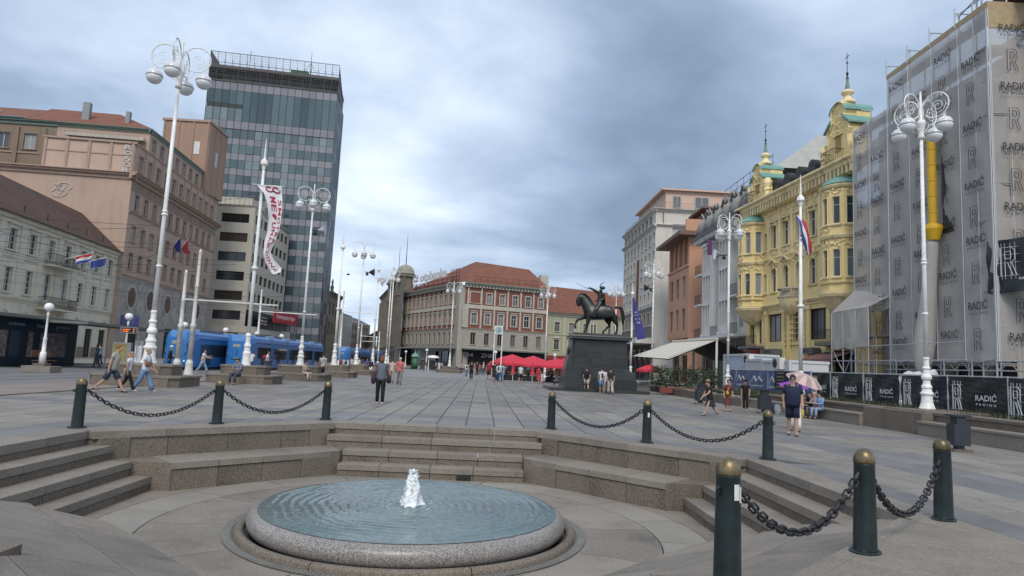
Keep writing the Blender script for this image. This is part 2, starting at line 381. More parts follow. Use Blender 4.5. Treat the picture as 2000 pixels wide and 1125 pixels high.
# ------------------------------------------------------------------ floor
floor = cstruct('fountain_floor')
mb = MB(); mb.lathe([(1e-5, FL-.03), (9, FL-.03)], 32, T(CX, CY)); mb.obj('floor_bed', M_['joint'], floor)
FC = (-1.0, 11.1)
def sector(r0_, r1_, a0, a1, mt, n=6, clipz=True):
    g0 = .010/max(r0_, .5); g1 = .010/r1_
    p = [(FC[0]+r0_*math.cos(a0+g0+(a1-a0-2*g0)*k/n), FC[1]+r0_*math.sin(a0+g0+(a1-a0-2*g0)*k/n)) for k in range(n+1)]
    q = [(FC[0]+(r1_-.016)*math.cos(a0+g1+(a1-a0-2*g1)*k/n), FC[1]+(r1_-.016)*math.sin(a0+g1+(a1-a0-2*g1)*k/n)) for k in range(n+1)]
    for i in (1, 0, 2, 7, 6, 4):
        pass
    m = MB(); vs = [(*a, FL+random.uniform(-.0015, .0015)) for a in []]
    top = p+q[::-1]; N_ = len(top); cx = sum(t[0] for t in top)/N_; cy = sum(t[1] for t in top)/N_
    z = FL+random.uniform(-.002, .002)
    pv_ = [(x-cx, y-cy, 0) for x, y in p]; qv = [(x-cx, y-cy, 0) for x, y in q]
    m.add(pv_+qv+[(x, y, -.04) for x, y, _ in pv_+qv], [(k, k+1, n+1+k+1, n+1+k) for k in range(n)]+[(2*(n+1)+k, k+0, k+1, 2*(n+1)+k+1) for k in range(0)]+
          [(k+1, k, 2*(n+1)+k, 2*(n+1)+k+1) for k in range(n)]+[(n+1+k, n+2+k, 3*(n+1)+k+1, 3*(n+1)+k) for k in range(n)]+[(0, n+1, 3*(n+1), 2*(n+1)), (n, 2*(n+1)+n, 3*(n+1)+n, 2*n+1)])
    m.obj('floor_slab', M_[mt], floor, T(cx, cy, z))
rr = random.Random(3)
for (ra, rb, n, mt, off) in ((2.8, 3.95, 12, 'floorst', .1), (3.95, 4.75, 18, 'floorlt', .25), (4.75, 6.0, 20, 'floorst', .05), (6.0, 8.5, 22, 'floorst', .15)):
    for k in range(n):
        a0 = off+2*PI*k/n; a1 = off+2*PI*(k+1)/n; 
        if ra > 5 and math.cos((a0+a1)/2-OCT[0]) > .3: continue
        sector(ra, rb, a0, a1, mt)
MB().lathe([(2.76, FL-.004), (2.81, FL-.004)], 100, T(*FC), cap=False).obj('floor_collar', M_['floorst'], floor)
# ------------------------------------------------------------------ ramps on the two near diagonals
ramp = cstruct('ramp')
KS, S0 = .35, 6.0
for i in (3, 5):
    nt_, ns = 7, 3
    for a in range(nt_):
        for b in range(ns):
            t0 = -4.6+9.2*a/nt_+(.25 if b % 2 else 0); t1 = t0+9.2/nt_; sa = 2.9+3.3*b/ns; sb = 2.9+3.3*(b+1)/ns
            if b == ns-1: sb = 6.215
            if abs((t0+t1)/2) > 3.4 and sa > 4.6 and False: continue
            if abs((t0+t1)/2)+sb*0 > 3.9 and sa < 3.5: continue
            g = .005; c = [(sa+g, t0+g), (sa+g, t1-g), (sb-g, t1-g), (sb-g, t0+g)]
            P = [Vector((*rel(i, s, t), (s-S0)*KS if s < S0 else .004)) for s, t in c]; ce = sum(P, Vector())/4
            if ce.z < FL-.1: continue
            m = MB(); V = [p-ce for p in P]; m.add([tuple(v) for v in V]+[(v.x, v.y, v.z-.07) for v in V], [(0, 1, 2, 3), (0, 4, 5, 1), (1, 5, 6, 2), (2, 6, 7, 3), (3, 7, 4, 0)])
            m.obj('ramp_slab', M_['floorst'], ramp, T(*ce))
    P = [(*rel(i, s, t), (s-S0)*KS-.06) for s, t in ((2.6, -4.7), (2.6, 4.7), (S0+.1, 4.7), (S0+.1, -4.7))]
    MB().add(P, [(0, 1, 2, 3)]).obj('ramp_bed', M_['joint'], ramp)
for (x0, x1, y0, y1, z1, lb) in ((1.78, 2.6, 6.1, 6.85, -.40, 'low granite riser emerging from the right ramp at the bottom edge'), (-4.95, -4.15, 5.9, 6.63, -.265, 'low granite riser emerging from the left ramp at the bottom left corner')):
    MB().box(x0, x1, y0, y1, z1-.4, z1).obj('granite_riser', M_['granite'], None, None, label=lb, cat='stone')
# ------------------------------------------------------------------ fountain
ft = thing('fountain', 'round low granite fountain basin brimming with water in the sunken square', 'fountain', (FC[0], FC[1], FL))
z = -FL
prof = [(2.30, .02), (2.40, .04), (2.44, .10), (2.455, .17), (2.44, .235), (2.40, .285), (2.34, .315), (2.27, .328), (2.2, .325), (2.12, .30), (2.05, .2)]
for k in range(10):
    MB().lathe(prof, 18, None, .2+2*PI*k/10+.0016, .2+2*PI*(k+1)/10-.0016).obj('basin_stone', M_['basin'], ft, smooth=True)
MB().lathe([(r-.006, zz-.004) for r, zz in prof], 180).obj('basin_core', mat('pale mortar', (.5, .49, .47), .8), ft, smooth=True)
lip = [(2.475, .0), (2.475, .05), (2.49, .075), (2.52, .09), (2.57, .09), (2.60, .075), (2.615, .05), (2.62, .0)]
for k in range(8): MB().lathe(lip, 20, None, .4+2*PI*k/8+.002, .4+2*PI*(k+1)/8-.002).obj('lip_stone', M_['granite'], ft, smooth=True)
MB().lathe([(2.4, .012), (2.48, .012)], 120, cap=False).obj('trough', M_['dark'], ft)
MB().lathe([(2.62, .004), (2.78, .004)], 120, cap=False).obj('grate_bed', mat('grate bed', (.11, .105, .095), .8), ft)
gr = MB()
for k in range(260):
    a = 2*PI*k/260; gr.box(2.66, 2.77, -.022, .022, .0, .012, RZ(a))
for r in (2.66, 2.70, 2.735, 2.77): gr.lathe([(r-.005, .014), (r+.005, .014)], 90, cap=False)
gr.obj('drain_grate', M_['grate'], ft, kind='stuff')
# water with ripples
wb = MB(); nr, na = 150, 220; rr = random.Random(5); vs = []
ph = [rr.uniform(0, 6.28) for _ in range(24)]
def wz(r, a):
    amp = .0035+.0035*min(1, r/2.0)
    wob = .12*math.sin(3*a+ph[0])+.09*math.sin(7*a+ph[1]+r*2)+.05*math.sin(13*a+ph[2]-r*3)
    h = amp*math.sin((r+wob*.35)*2*PI/.155)*(.75+.5*math.sin(5*a+r*3+ph[3]))
    h += .003*math.sin(r*61+9*a+ph[4])*math.sin(17*a+ph[5]+r*5)
    h += .012*math.exp(-((r-.22)/.08)**2)*(1+.6*math.sin(11*a+ph[6]))
    return h*(1 if r < 2.15 else max(.1, (2.3-r)/.15))
for i in range(nr+1):
    r = .02+2.29*i/nr
    zb = .335 if r < 2.2 else .335-.0045*((r-2.2)/.11)**2
    for k in range(na): a = 2*PI*k/na; vs.append((r*math.cos(a), r*math.sin(a), zb+wz(r, a)))
wb.add(vs, [(i*na+k, i*na+(k+1) % na, (i+1)*na+(k+1) % na, (i+1)*na+k) for i in range(nr) for k in range(na)])
wm = mat('fountain water', (.105, .15, .148), .03, .2, 1.3, bump=.015, bscale=11, spec=.75, col2=(.06, .10, .10))
wb.obj('water', wm, ft, smooth=True)
# jet: rough foaming column of water
jb = MB(); rr = random.Random(11)
fm = mat('foaming water', (.74, .78, .80), .25, .12, 14, .1, 60, .01, 40, spec=.6)
n = 26; P_ = []
for i in range(31):
    t = i/30; zc = t*.5; rad = .135*(1-t)**.6*(1-.15*t)+.025+.05*math.exp(-t*16); 
    for k in range(n):
        a = 2*PI*k/n; q = rad*(1+.16*math.sin(3*a+t*4)+.13*math.sin(5*a-t*6+1)+.09*math.sin(9*a+t*8)+.05*math.sin(t*29+7*a)+rr.uniform(-.10, .10)); top = (1-t)**.25
        P_.append((q*math.cos(a)*(1 if t < .97 else .3), q*math.sin(a)*(1 if t < .97 else .3), .33+zc+.03*t*math.sin(3*a+2)+rr.uniform(-.008, .008)))
jb.add(P_, [(i*n+k, i*n+(k+1) % n, (i+1)*n+(k+1) % n, (i+1)*n+k) for i in range(30) for k in range(n)]+[tuple(30*n+k for k in range(n))])
jb.ball((-.05, 0, .74), .04, 9, 6, sz=1.6); jb.ball((.045, .01, .77), .035, 9, 6, sz=1.8); jb.ball((.01, -.02, .86), .022, 8, 5, sz=2)
for k in range(420):
    a = rr.uniform(0, 6.28); zc = rr.random()**1.3; d = rr.uniform(.08, .19)*(1-.6*zc) if zc > .12 else rr.uniform(.1, .5)
    jb.ball((d*math.cos(a), d*math.sin(a), .34+(zc if zc > .12 else zc*.15)*.54), rr.uniform(.003, .012), 6, 4, sz=.7 if zc < .12 else 1.3)
jb.obj('water_jet', fm, ft, smooth=True)
# ------------------------------------------------------------------ bollards and chains
def bollard(label):
    t = thing('bollard', label, 'bollard', group='bollards with chains round the sunken square')
    MB().lathe([(.108, .02), (.106, .03), (.098, .5), (.092, .80), (.094, .81), (.094, .82)], 28).obj('post', M_['bollard'], t, smooth=True)
    MB().lathe([(.096, .82), (.098, .835), (.096, .86), (.092, .885), (.078, .92), (.05, .945), (.02, .957), (1e-4, .96)], 28).obj('brass_cap', M_['brass'], t, smooth=True)
    m = MB(); m.lathe([(.17, 0), (.17, .012), (.155, .022), (.115, .024), (.11, .04)], 28, sy=.78)
    for sx in (-1, 1):
        m.lathe([(.016, .02), (.016, .036), (1e-4, .042)], 6, T(sx*.143, 0))
    m.obj('base_flange', M_['bollard'], t)
    for sx in (-1, 1): MB().tube([(sx*.09, 0, .70), (sx*.115, 0, .735), (sx*.14, 0, .72), (sx*.135, 0, .69), (sx*.09, 0, .68)], .010, 6).obj('chain_eye', M_['bollard'], t)
    return t
BP = [(-7.62, 13.35), (-5.7, 15.16), (-3.81, 17.22), (1.87, 17.42), (3.78, 15.13), (5.64, 13.05), (1.98, 5.31), (3.71, 6.41), (5.62, 8.04)]
BL = ['green bronze bollard at the left end of the left chain, beside the walking trio', 'middle bollard of the left chain above the terrace wall', 'bollard at the inner end of the left chain, left of the central steps',
      'bollard at the inner end of the right chain, right of the central steps', 'bollard with a white sticker in the middle of the right chain', 'brass topped bollard at the outer end of the right chain, near the man in navy',
      'nearest bollard with torn white stickers at the front right', 'bollard with a dull brown cap between the two near chains', 'bright brass capped bollard at the far end of the near chain, beside the bin']
BA = [.8, .8, .85, -.85, -.8, -.8, .6, .65, .7]
b0 = bollard(BL[0])
for i, (x, y) in enumerate(BP):
    b = b0 if i == 0 else copy_tree(b0, label=BL[i]); b.location = (x, y, .002); b.rotation_euler = (0, 0, BA[i])
    if i in (4, 6):
        w = MB(); sz = .06 if i == 6 else .05; zc = .70 if i == 6 else .62
        for q in range(2 if i == 6 else 1):
            dz = q*-.02; a0 = -PI/2-.12+q*.55+(0.25 if i == 6 else 0); w.lathe([(.0985, zc-sz+dz), (.0985, zc+sz+dz)], 5, RZ(0), a0-BA[i], a0-BA[i]+.5-.1*q)
        w.obj('torn_sticker', mat('white sticker', (.62, .62, .6), .6, .15, 30), b)
b7 = None
lk = MB(); pts = [(.046, .018), (.046, -.018), (.034, -.031), (-.034, -.031), (-.046, -.018), (-.046, .018), (-.034, .031), (.034, .031)]
lk.tube([(x, y, 0) for x, y in pts], .0105, 6, closed=True, flat=1.3); link_me = lk.mesh('link', M_['dark'])
def chain(i, j, label):
    A = Vector((*BP[i], .705)); B = Vector((*BP[j], .705)); d = (B-A).normalized(); A += d*.13; B -= d*.13; L_ = (B-A).length; sag = .49 if L_ > 2.1 else .42
    c = thing('chain', label, 'chain', (*((A+B)/2).to_2d(), .2), group='chains hung between bollards')
    n = 400; P = [A.lerp(B, k/n)-Vector((0, 0, 4*sag*(k/n)*(1-k/n))) for k in range(n+1)]; acc = 0; nxt = .035; cnt = 0
    for k in range(n):
        acc += (P[k+1]-P[k]).length
        if acc >= nxt:
            x = (P[k+1]-P[k]).normalized(); y = x.cross(Vector((0, 0, 1))).normalized(); z_ = x.cross(y); 
            if cnt % 2: y, z_ = z_, -y
            M = Matrix((x, y, z_)).transposed().to_4x4()@RX(.5); M.translation = P[k+1]-c.location; link('link', link_me, c, M); nxt += .073; cnt += 1
for i, j, l in ((0, 1, 'dark chain hanging at the far left, behind it the walking trio'), (1, 2, 'dark chain on the left ending beside the central steps'), (3, 4, 'dark chain starting right of the central steps'), (4, 5, 'dark chain ending at the bollard before the man in navy'),
                (6, 7, 'heavy near chain from the stickered bollard in the foreground'), (7, 8, 'near chain hanging left of the bin on the right')): chain(i, j, l)
# ================================================================== building kit
# face frame: local x runs left to right as seen from the square, y goes into the building, z is up
def wall(mb, x0, x1, z0, z1, ops, depth=.22, y=0., M=None):
    ops = [o for o in ops if o[0] > x0-.001 and o[1] < x1+.001 and o[2] > z0-.001 and o[3] < z1+.001]
    xs = sorted({round(v, 4) for v in [x0, x1]+[o[0] for o in ops]+[o[1] for o in ops]}); zs = sorted({round(v, 4) for v in [z0, z1]+[o[2] for o in ops]+[o[3] for o in ops]})
    for i in range(len(xs)-1):
        for j in range(len(zs)-1):
            cx, cz = (xs[i]+xs[i+1])/2, (zs[j]+zs[j+1])/2
            if any(o[0] < cx < o[1] and o[2] < cz < o[3] for o in ops): continue
            mb.add([(xs[i], y, zs[j]), (xs[i+1], y, zs[j]), (xs[i+1], y, zs[j+1]), (xs[i], y, zs[j+1])], [(0, 1, 2, 3)], M)
    for o in ops:
        a, b, c, d = o[:4]; yy = y+depth
        mb.add([(a, y, c), (b, y, c), (b, y, d), (a, y, d), (a, yy, c), (b, yy, c), (b, yy, d), (a, yy, d)], [(0, 4, 5, 1), (1, 5, 6, 2), (2, 6, 7, 3), (3, 7, 4, 0)], M)
        if len(o) > 4 and o[4]:       # arched top
            r = (b-a)/2; cx = (a+b)/2; cz = d-r
            for sgn in (-1, 1):
                pts = [(cx+sgn*r*math.cos(PI/2*k/6), cz+r*math.sin(PI/2*k/6)) for k in range(7)]; co = (cx+sgn*r, d)
                for k in range(6):
                    p, q = pts[k], pts[k+1]
                    mb.add([(co[0], y, co[1]), (p[0], y, p[1]), (q[0], y, q[1])], [(0, 2, 1) if sgn > 0 else (0, 1, 2)], M)
                    mb.add([(p[0], y, p[1]), (q[0], y, q[1]), (q[0], yy, q[1]), (p[0], yy, p[1])], [(0, 1, 2, 3)], M)
WC = {}
def win_meshes(w, h, st):
    k = (round(w, 2), round(h, 2), st['id'])
    if k in WC: return WC[k]
    m = MB(); f = st.get('fw', .07); m.cur = 0; arch = st.get('arch')
    if f > 0:
        m.box(0, f, -.03, .03, 0, h); m.box(w-f, w, -.03, .03, 0, h); m.box(f, w-f, -.03, .03, 0, f); m.box(f, w-f, -.03, .03, h-f, h)
        for q in range(1, st.get('nx', 2)): x = w*q/st.get('nx', 2); m.box(x-f*.5, x+f*.5, -.028, .03, f, h-f)
        for q in st.get('nz', (.68,)): zz = h*q; m.box(f, w-f, -.026, .03, zz-f*.4, zz+f*.4)
    rec = st.get('rec', .18); o = -rec
    m.cur = 1; sw = st.get('sw', 0)
    if sw:
        p = o-.07
        m.box(-sw, 0, p, o+.01, -.0, h if not arch else h-w/2); m.box(w, w+sw, p, o+.01, 0, h if not arch else h-w/2)
        if not arch: m.box(-sw, w+sw, p-.01, o+.01, h, h+sw)
        else:
            r = w/2; n = 10
            for q in range(n):
                a0, a1 = PI*q/n, PI*(q+1)/n
                m.prismy([(r+r*math.cos(a0), h-r+r*math.sin(a0)), (r+(r+sw)*math.cos(a0), h-r+(r+sw)*math.sin(a0)), (r+(r+sw)*math.cos(a1), h-r+(r+sw)*math.sin(a1)), (r+r*math.cos(a1), h-r+r*math.sin(a1))], p, o+.01)
    if st.get('sill'): m.box(-sw-.08, w+sw+.08, o-.16, o+.02, -.13, -.005)
    pd = st.get('ped')
    if pd == 'tri':
        m.box(-sw-.12, w+sw+.12, o-.24, o+.01, h+sw+.1, h+sw+.24); m.prismy([(-sw-.1, h+sw+.24), (w+sw+.1, h+sw+.24), (w/2, h+sw+.62)], o-.2, o+.01)
    if pd == 'flat': m.box(-sw-.14, w+sw+.14, o-.26, o+.01, h+sw+.16, h+sw+.30); m.box(-sw-.02, w+sw+.02, o-.1, o+.01, h+sw, h+sw+.16)
    if pd == 'orn':  # curly baroque hood with a cartouche
        n = 12; W_ = w/2+sw+.22
        for q in range(n):
            a0, a1 = -1+2*q/n, -1+2*(q+1)/n; zz = lambda a: h+sw+.22+.42*math.exp(-(a*2.1)**2)
            m.prismy([(w/2+a0*W_, zz(a0)), (w/2+a1*W_, zz(a1)), (w/2+a1*W_, zz(a1)+.13), (w/2+a0*W_, zz(a0)+.13)], o-.3, o+.01)
        rr_ = random.Random(5)
        for q in range(16): m.ball((w/2+rr_.uniform(-.8, .8)*W_, o-.05, h+rr_.uniform(-.02, .45)), rr_.uniform(.07, .15), 6, 4)
    if pd == 'crest':
        m.box(-sw-.14, w+sw+.14, o-.26, o+.01, h+sw+.16, h+sw+.28)
        rr_ = random.Random(9)
        for q in range(9): m.ball((w/2+rr_.uniform(-.35, .35), o-.08, h+sw+.34+rr_.uniform(0, .28)), rr_.uniform(.06, .12), 6, 4)
        for sx in (-.02, w+.02): m.box(sx-.09, sx+.09, o-.2, o, h+sw-.25, h+sw+.16)
    if st.get('apron'): m.box(0, w, o-.05, o+.01, -.62, -.16); m.box(.12, w-.12, o-.08, o+.01, -.52, -.26)
    me = m.mesh('window', [st['frame'], st.get('sur', st['frame'])])
    g = MB(); g.add([(f*.5, .012, f*.5), (w-f*.5, .012, f*.5), (w-f*.5, .012, h-f*.5), (f*.5, .012, h-f*.5)], [(0, 1, 2, 3)])
    gm = [g.mesh('pane', x) for x in (st['glass'] if isinstance(st['glass'], list) else [st['glass']])]
    c = None
    if st.get('blind'):
        c = []
        for fr in st['blind']:
            b = MB(); b.box(f, w-f, -.01, .008, h*(1-fr), h-f); c.append(b.mesh('blind', st['blindm']) if fr > 0 else None)
    WC[k] = (me, gm, c, rec); return WC[k]
wr = random.Random(21)
def window(root, M, x, z, w, h, st, y=0.):
    me, gm, bl, rec = win_meshes(w, h, st)
    o = link('window', me, root, M@T(x, y+rec, z)); link('pane', wr.choice(gm), o)
    if bl:
        b = wr.choice(bl)
        if b: link('blind', b, o)
    return o
def facade(root, M, x0, x1, z0, z1, rows, mt, name='wall', y=0., depth=.22, extra=()):
    """rows: list of (centres, z, w, h, style)"""
    ops = list(extra)
    for cs, z, w, h, st in rows:
        for c in cs: ops.append((c-w/2, c+w/2, z, z+h, st.get('arch')))
    m = MB(); wall(m, x0, x1, z0, z1, ops, depth, y); m.obj(name, mt, root, M)
    for cs, z, w, h, st in rows:
        for c in cs: window(root, M, c-w/2, z, w, h, st, y)
def box_part(root, name, mt, M, *b): return MB().box(*b).obj(name, mt, root, M)
def profile_run(x0, x1, prof, ret=0.):
    """horizontal moulding: prof = (depth out, z) list, closed against the wall"""
    m = MB(); n = len(prof); vs = [(x0, -d, z) for d, z in prof]+[(x1, -d, z) for d, z in prof]
    m.add(vs, [(i, n+i, n+(i+1) % n, (i+1) % n) for i in range(n)]+[tuple(range(n-1, -1, -1)), tuple(range(n, 2*n))]); return m
def cornice(root, M, x0, x1, z, h, d, mt, name='cornice', dent=0, y=0.):
    pr = [(-.02, z-h), (d*.25, z-h), (d*.3, z-h*.6), (d*.7, z-h*.45), (d*.75, z-h*.2), (d, z-h*.15), (d, z), (-.02, z)]
    m = profile_run(x0, x1, pr)
    if dent:
        k = int((x1-x0)/dent)
        for i in range(k): xx = x0+(i+.5)*(x1-x0)/k; m.box(xx-dent*.22, xx+dent*.22, -d*.68, 0, z-h*.98, z-h*.5)
    return m.obj(name, mt, root, M@T(0, y, 0))
def faceM(ang): return RZ(math.radians(ang))
def building(name, label, cat, A, ang, group=None): return thing(name, label, cat, (A[0], A[1], 0), math.radians(ang), group)
I4 = Matrix.Identity(4)
wf = mat('window frame white', (.5, .5, .48), .5, .06); wfd = mat('window frame dark', (.045, .04, .04), .5, .1)
wfb = mat('window frame brown', (.30, .26, .22), .6, .1)
GL = [M_['glass'], M_['glass'], M_['glassl']]
blm = mat('roller blind', (.42, .42, .40), .8, .05, rnd=.1)
roof_m = mat('red roof tiles', (.175, .070, .045), .85, .18, .7, .16, 9, .02, 14, stain=.25)
roof_d = mat('dark red roof tiles', (0.111, 0.058, 0.044), .9, .25, .5, .2, 8, .02, 14, col2=(.05, .036, .032))
copper = mat('green copper', (.17, .34, .29), .6, .12, 1.5, .1, 12, col2=(.11, .24, .21))
gutter = mat('copper gutter green', (.16, .215, .18), .6, .15, 2)
iron = mat('black ironwork', (.022, .022, .022), .5, .2)
shopd = mat('dark shopfront', (.018, .018, .02), .25, .2, 1, spec=.6)
def railing(root, M, x0, x1, y, z0, z1, step=.14, name='railing', belly=0., mt=None, sides=0.):
    m = MB(); n = max(2, int((x1-x0)/step))
    for i in range(n+1):
        x = x0+(x1-x0)*i/n
        if belly: m.tube([(x, y, z0), (x, y-belly, z0+(z1-z0)*.3), (x, y, z1)], .014, 4)
        else: m.box(x-.011, x+.011, y-.011, y+.011, z0, z1)
    m.box(x0, x1, y-.02, y+.02, z1, z1+.05); m.box(x0, x1, y-.015, y+.015, z0+.05, z0+.08)
    if sides:
        for x in (x0, x1):
            for q in range(int(sides/step)+1): yy = y+sides*q/int(sides/step+1); m.box(x-.011, x+.011, yy-.011, yy+.011, z0, z1)
            m.box(x-.02, x+.02, y, y+sides, z1, z1+.05)
    return m.obj(name, mt or iron, root, M, kind='stuff')
# ================================================================== 1 cream town house, left
cream_m = mat('cream render', (.62, .575, .46), .85, .06, .5, .03, 20, .002, 30, stain=.16)
cream_t = mat('cream mouldings', (0.598, 0.559, 0.455), .8, .06, .8, stain=.2)
B = building('cream_town_house', 'two storey cream rendered house with dark red roof at the left edge', 'building', (-42.75, 59.6), 95.6)
Z1 = dict(id='cr1', frame=wf, sur=cream_t, glass=GL, nx=2, nz=(.35, .66), sw=.2, sill=1, ped='flat', rec=.16, apron=1)
Z2 = dict(id='cr2', frame=wf, sur=cream_t, glass=GL, nx=2, nz=(.3, .55, .8), sw=.16, sill=1, rec=.16)
Z3 = dict(id='cr3', frame=wf, sur=cream_t, glass=GL, nx=2, nz=(.3, .6), sw=.16, sill=0, rec=.16, arch=True)
ZD = dict(id='crD', frame=wfd, sur=cream_t, glass=shopd, nx=2, nz=(.8,), sw=0, rec=.2)
cs = [2.3+3.28*k for k in range(-7, 7)]
facade(B, I4, -24, 25.1, 0, 12.75, [(cs, 9.75, 1.15, 1.95, Z1), ([c for k, c in enumerate(cs) if k != 9], 5.95, 1.05, 2.2, Z2), ([cs[9]], 5.7, 1.1, 2.6, Z3), (cs, .1, 1.7, 3.2, ZD)], cream_m)
for i in range(15):
    x = 2.3+3.28*(i-7)-1.64
    if -24 < x < 25: box_part(B, 'pilaster', cream_t, I4, x-.42, x+.42, -.09, .0, 5.55, 12.2)
    if i < 14:
        m = MB(); c = x+1.64
        for q in range(14):
            a0, a1 = PI*q/14, PI*(q+1)/14
            m.prismy([(c+r_*math.cos(a), 3.45+r_*math.sin(a)) for r_, a in ((.88, a0), (1.02, a0), (1.02, a1), (.88, a1))], -.07, .0)
        m.obj('arch_moulding', cream_t, B)
        box_part(B, 'ashlar_plinth', mat('brown stone plinth', (.22, .17, .14), .8), I4, x-.72, x+.72, -.05, 0, 0, 1.25)
cornice(B, I4, -24, 25.1, 12.85, .75, .5, cream_t); cornice(B, I4, -24, 25.1, 5.5, .4, .22, cream_t, 'string_course'); cornice(B, I4, -24, 25.1, 9.15, .2, .1, cream_t, 'string_course')
m = MB(); m.add([(-24, -.55, 12.85), (25.3, -.55, 12.85), (25.3, 4.6, 17.4), (-24, 6.5, 19.0), (25.3, 10, 12.85), (-24, 13, 12.85)], [(0, 1, 2, 3), (3, 2, 4, 5), (1, 4, 2)]); m.obj('roof', roof_d, B)
MB().box(-24, 25.3, -.66, -.54, 12.82, 12.92).obj('gutter', M_['dark'], B)
for x in range(-20, 24, 4): MB().box(x, x+.06, .2, .3, 13.3, 14.2).obj('snow_guard_post', iron, B)
MB().add([(6, 3.0, 16.0), (7.1, 3.0, 16.0), (7.1, 3.9, 16.75), (6, 3.9, 16.75)], [(0, 1, 2, 3)]).obj('skylight', M_['glass'], B, T(-7, -.05, .06))
MB().box(25.1, 25.12, 0, 12, 0, 12.7).obj('end_wall', cream_m, B)
for x, w in ((7.6, 5.4), (7.9, 4.4)):
    z = 4.75 if w > 5 else 9.05; MB().box(x-.2, x+w, -1.15, -.0, z, z+.16).obj('balcony_slab', cream_t, B)
    railing(B, I4, x-.2, x+w, -1.1, z+.16, z+1.2, .16, 'balcony_railing', sides=1.0)
for x, col in ((9.4, 0), (12.6, 1)):
    f = thing('flag', ['red white and blue flag on the upper balcony of the cream house', 'dark blue flag beside the tricolour on the cream house balcony'][col], 'flag', tuple(B.matrix_basis.to_3x3() @ Vector((x, -1.1, 9.9)) + Vector((B.location.x, B.location.y, 0))) if False else (0, 0, 0))
    F = T(*B.location)@RZ(math.radians(95.6)); f.matrix_basis = F@T(x, -1.1, 10.0)
    MB().tube([(0, 0, 0), (.6, -2.3, .9)], .03, 6).obj('flag_pole', M_['white'], f)
    for q, cl in enumerate(((.5, .05, .05), (.6, .6, .6), (.04, .07, .3)) if col == 0 else ((.03, .05, .22),)):
        m = MB(); n = 8; hh = 1.1/(3 if col == 0 else 1)
        for s in range(n):
            a, b = s/n, (s+1)/n; y = lambda t: -.9-1.4*t; zc = lambda t: .33+.55*t
            P = lambda t, v: (.22+.35*t+.12*math.sin(t*9+v*2), y(t)+.05*math.sin(8*t), zc(t)-v*.75)
            m.add([P(a, q*hh), P(b, q*hh), P(b, (q+1)*hh), P(a, (q+1)*hh)], [(0, 1, 2, 3)])
        m.obj('flag_stripe', mat('flag cloth %.2f %.2f' % (cl[0], cl[2]), cl, .8, .1, 3), f)
# ================================================================== 2 tan office building
tan_m = mat('tan render', (.42, .305, .24), .85, .06, .35, .03, 16, .002, 30, stain=.10)
tan_t = mat('tan trim', (.37, .27, .215), .85, .08, .8, stain=.12); tan_d = mat('brown render', (.22, .165, .12), .85, .08, .4, .03, 12, stain=.15)
tan_g = mat('greyed render frieze', (0.260, 0.195, 0.156), .85, .12, .6, stain=.2)
B = building('tan_office_building', 'tall pinkish tan office building with stepped upper storeys behind the first lamp', 'building', (-44.72, 87.79), 93.9)
ZT = dict(id='tan', frame=wf, sur=tan_t, glass=GL, nx=2, nz=(.72,), sw=.1, sill=1, rec=.2)
ct = [-2.7+2.72*k for k in range(11)]
rows = [(ct, z, 1.15, 1.95, ZT) for z in (11.2, 14.6, 18.6)]
u1 = 27.3
oc = [-1.3, 4.3, 10.2, 16.2, 22.3]
facade(B, I4, -4.6, u1, 10.2, 22.2, rows, tan_m)
# marble ground storeys with octagonal windows
marb = mat('veined marble cladding', (0.380, 0.356, 0.328), .5, .18, 1.1, .05, 6, col2=(.24, .21, .19), rnd=.15)
marb2 = mat('pale marble inlay', (.42, .40, .38), .5, .14, 1.4, col2=(.33, .31, .29))
facade(B, I4, -4.6, u1, 0, 10.2, [([c+1.6 for c in oc], .1, 2.9, 4.2, dict(id='tsh', frame=wfd, sur=wfd, glass=[M_['glass'], shopd], nx=3, nz=(.75,), sw=0, rec=.25))], marb, 'ground_wall', extra=[])
for c in oc:
    for (r, nm, mt, y0) in ((1.5, 'octagon_surround', marb2, -.10), (1.15, 'octagon_window', M_['glassl'], -.112)):
        MB().prismy([(c+r*math.cos(PI/8+PI/4*k), 7.7+r*1.15*math.sin(PI/8+PI/4*k)) for k in range(8)], y0, .02).obj(nm, mt if nm[-1] != 'w' else glass_mat('brown octagon glass', (.07, .05, .04), .12), B)
    for dx, zc in ((2.9, 6.4), (2.9, 9.0), (0, 5.5)):
        for r, y0 in ((1.1, -.05), (.55, -.062)):
            MB().prismy([(c+dx+r, zc), (c+dx, zc+r), (c+dx-r, zc), (c+dx, zc-r)], y0, .01).obj('diamond_panel', marb2 if r > 1 else marb, B)
cornice(B, I4, -5.4, u1+.8, 22.9, .8, .95, tan_t); cornice(B, I4, -4.6, u1, 10.35, .3, .15, tan_t, 'string_course'); cornice(B, I4, -4.6, u1, 18.2, .3, .2, tan_t, 'string_course')
box_part(B, 'frieze', tan_g, I4, -4.6, u1, -.03, 0, 20.8, 22.1)
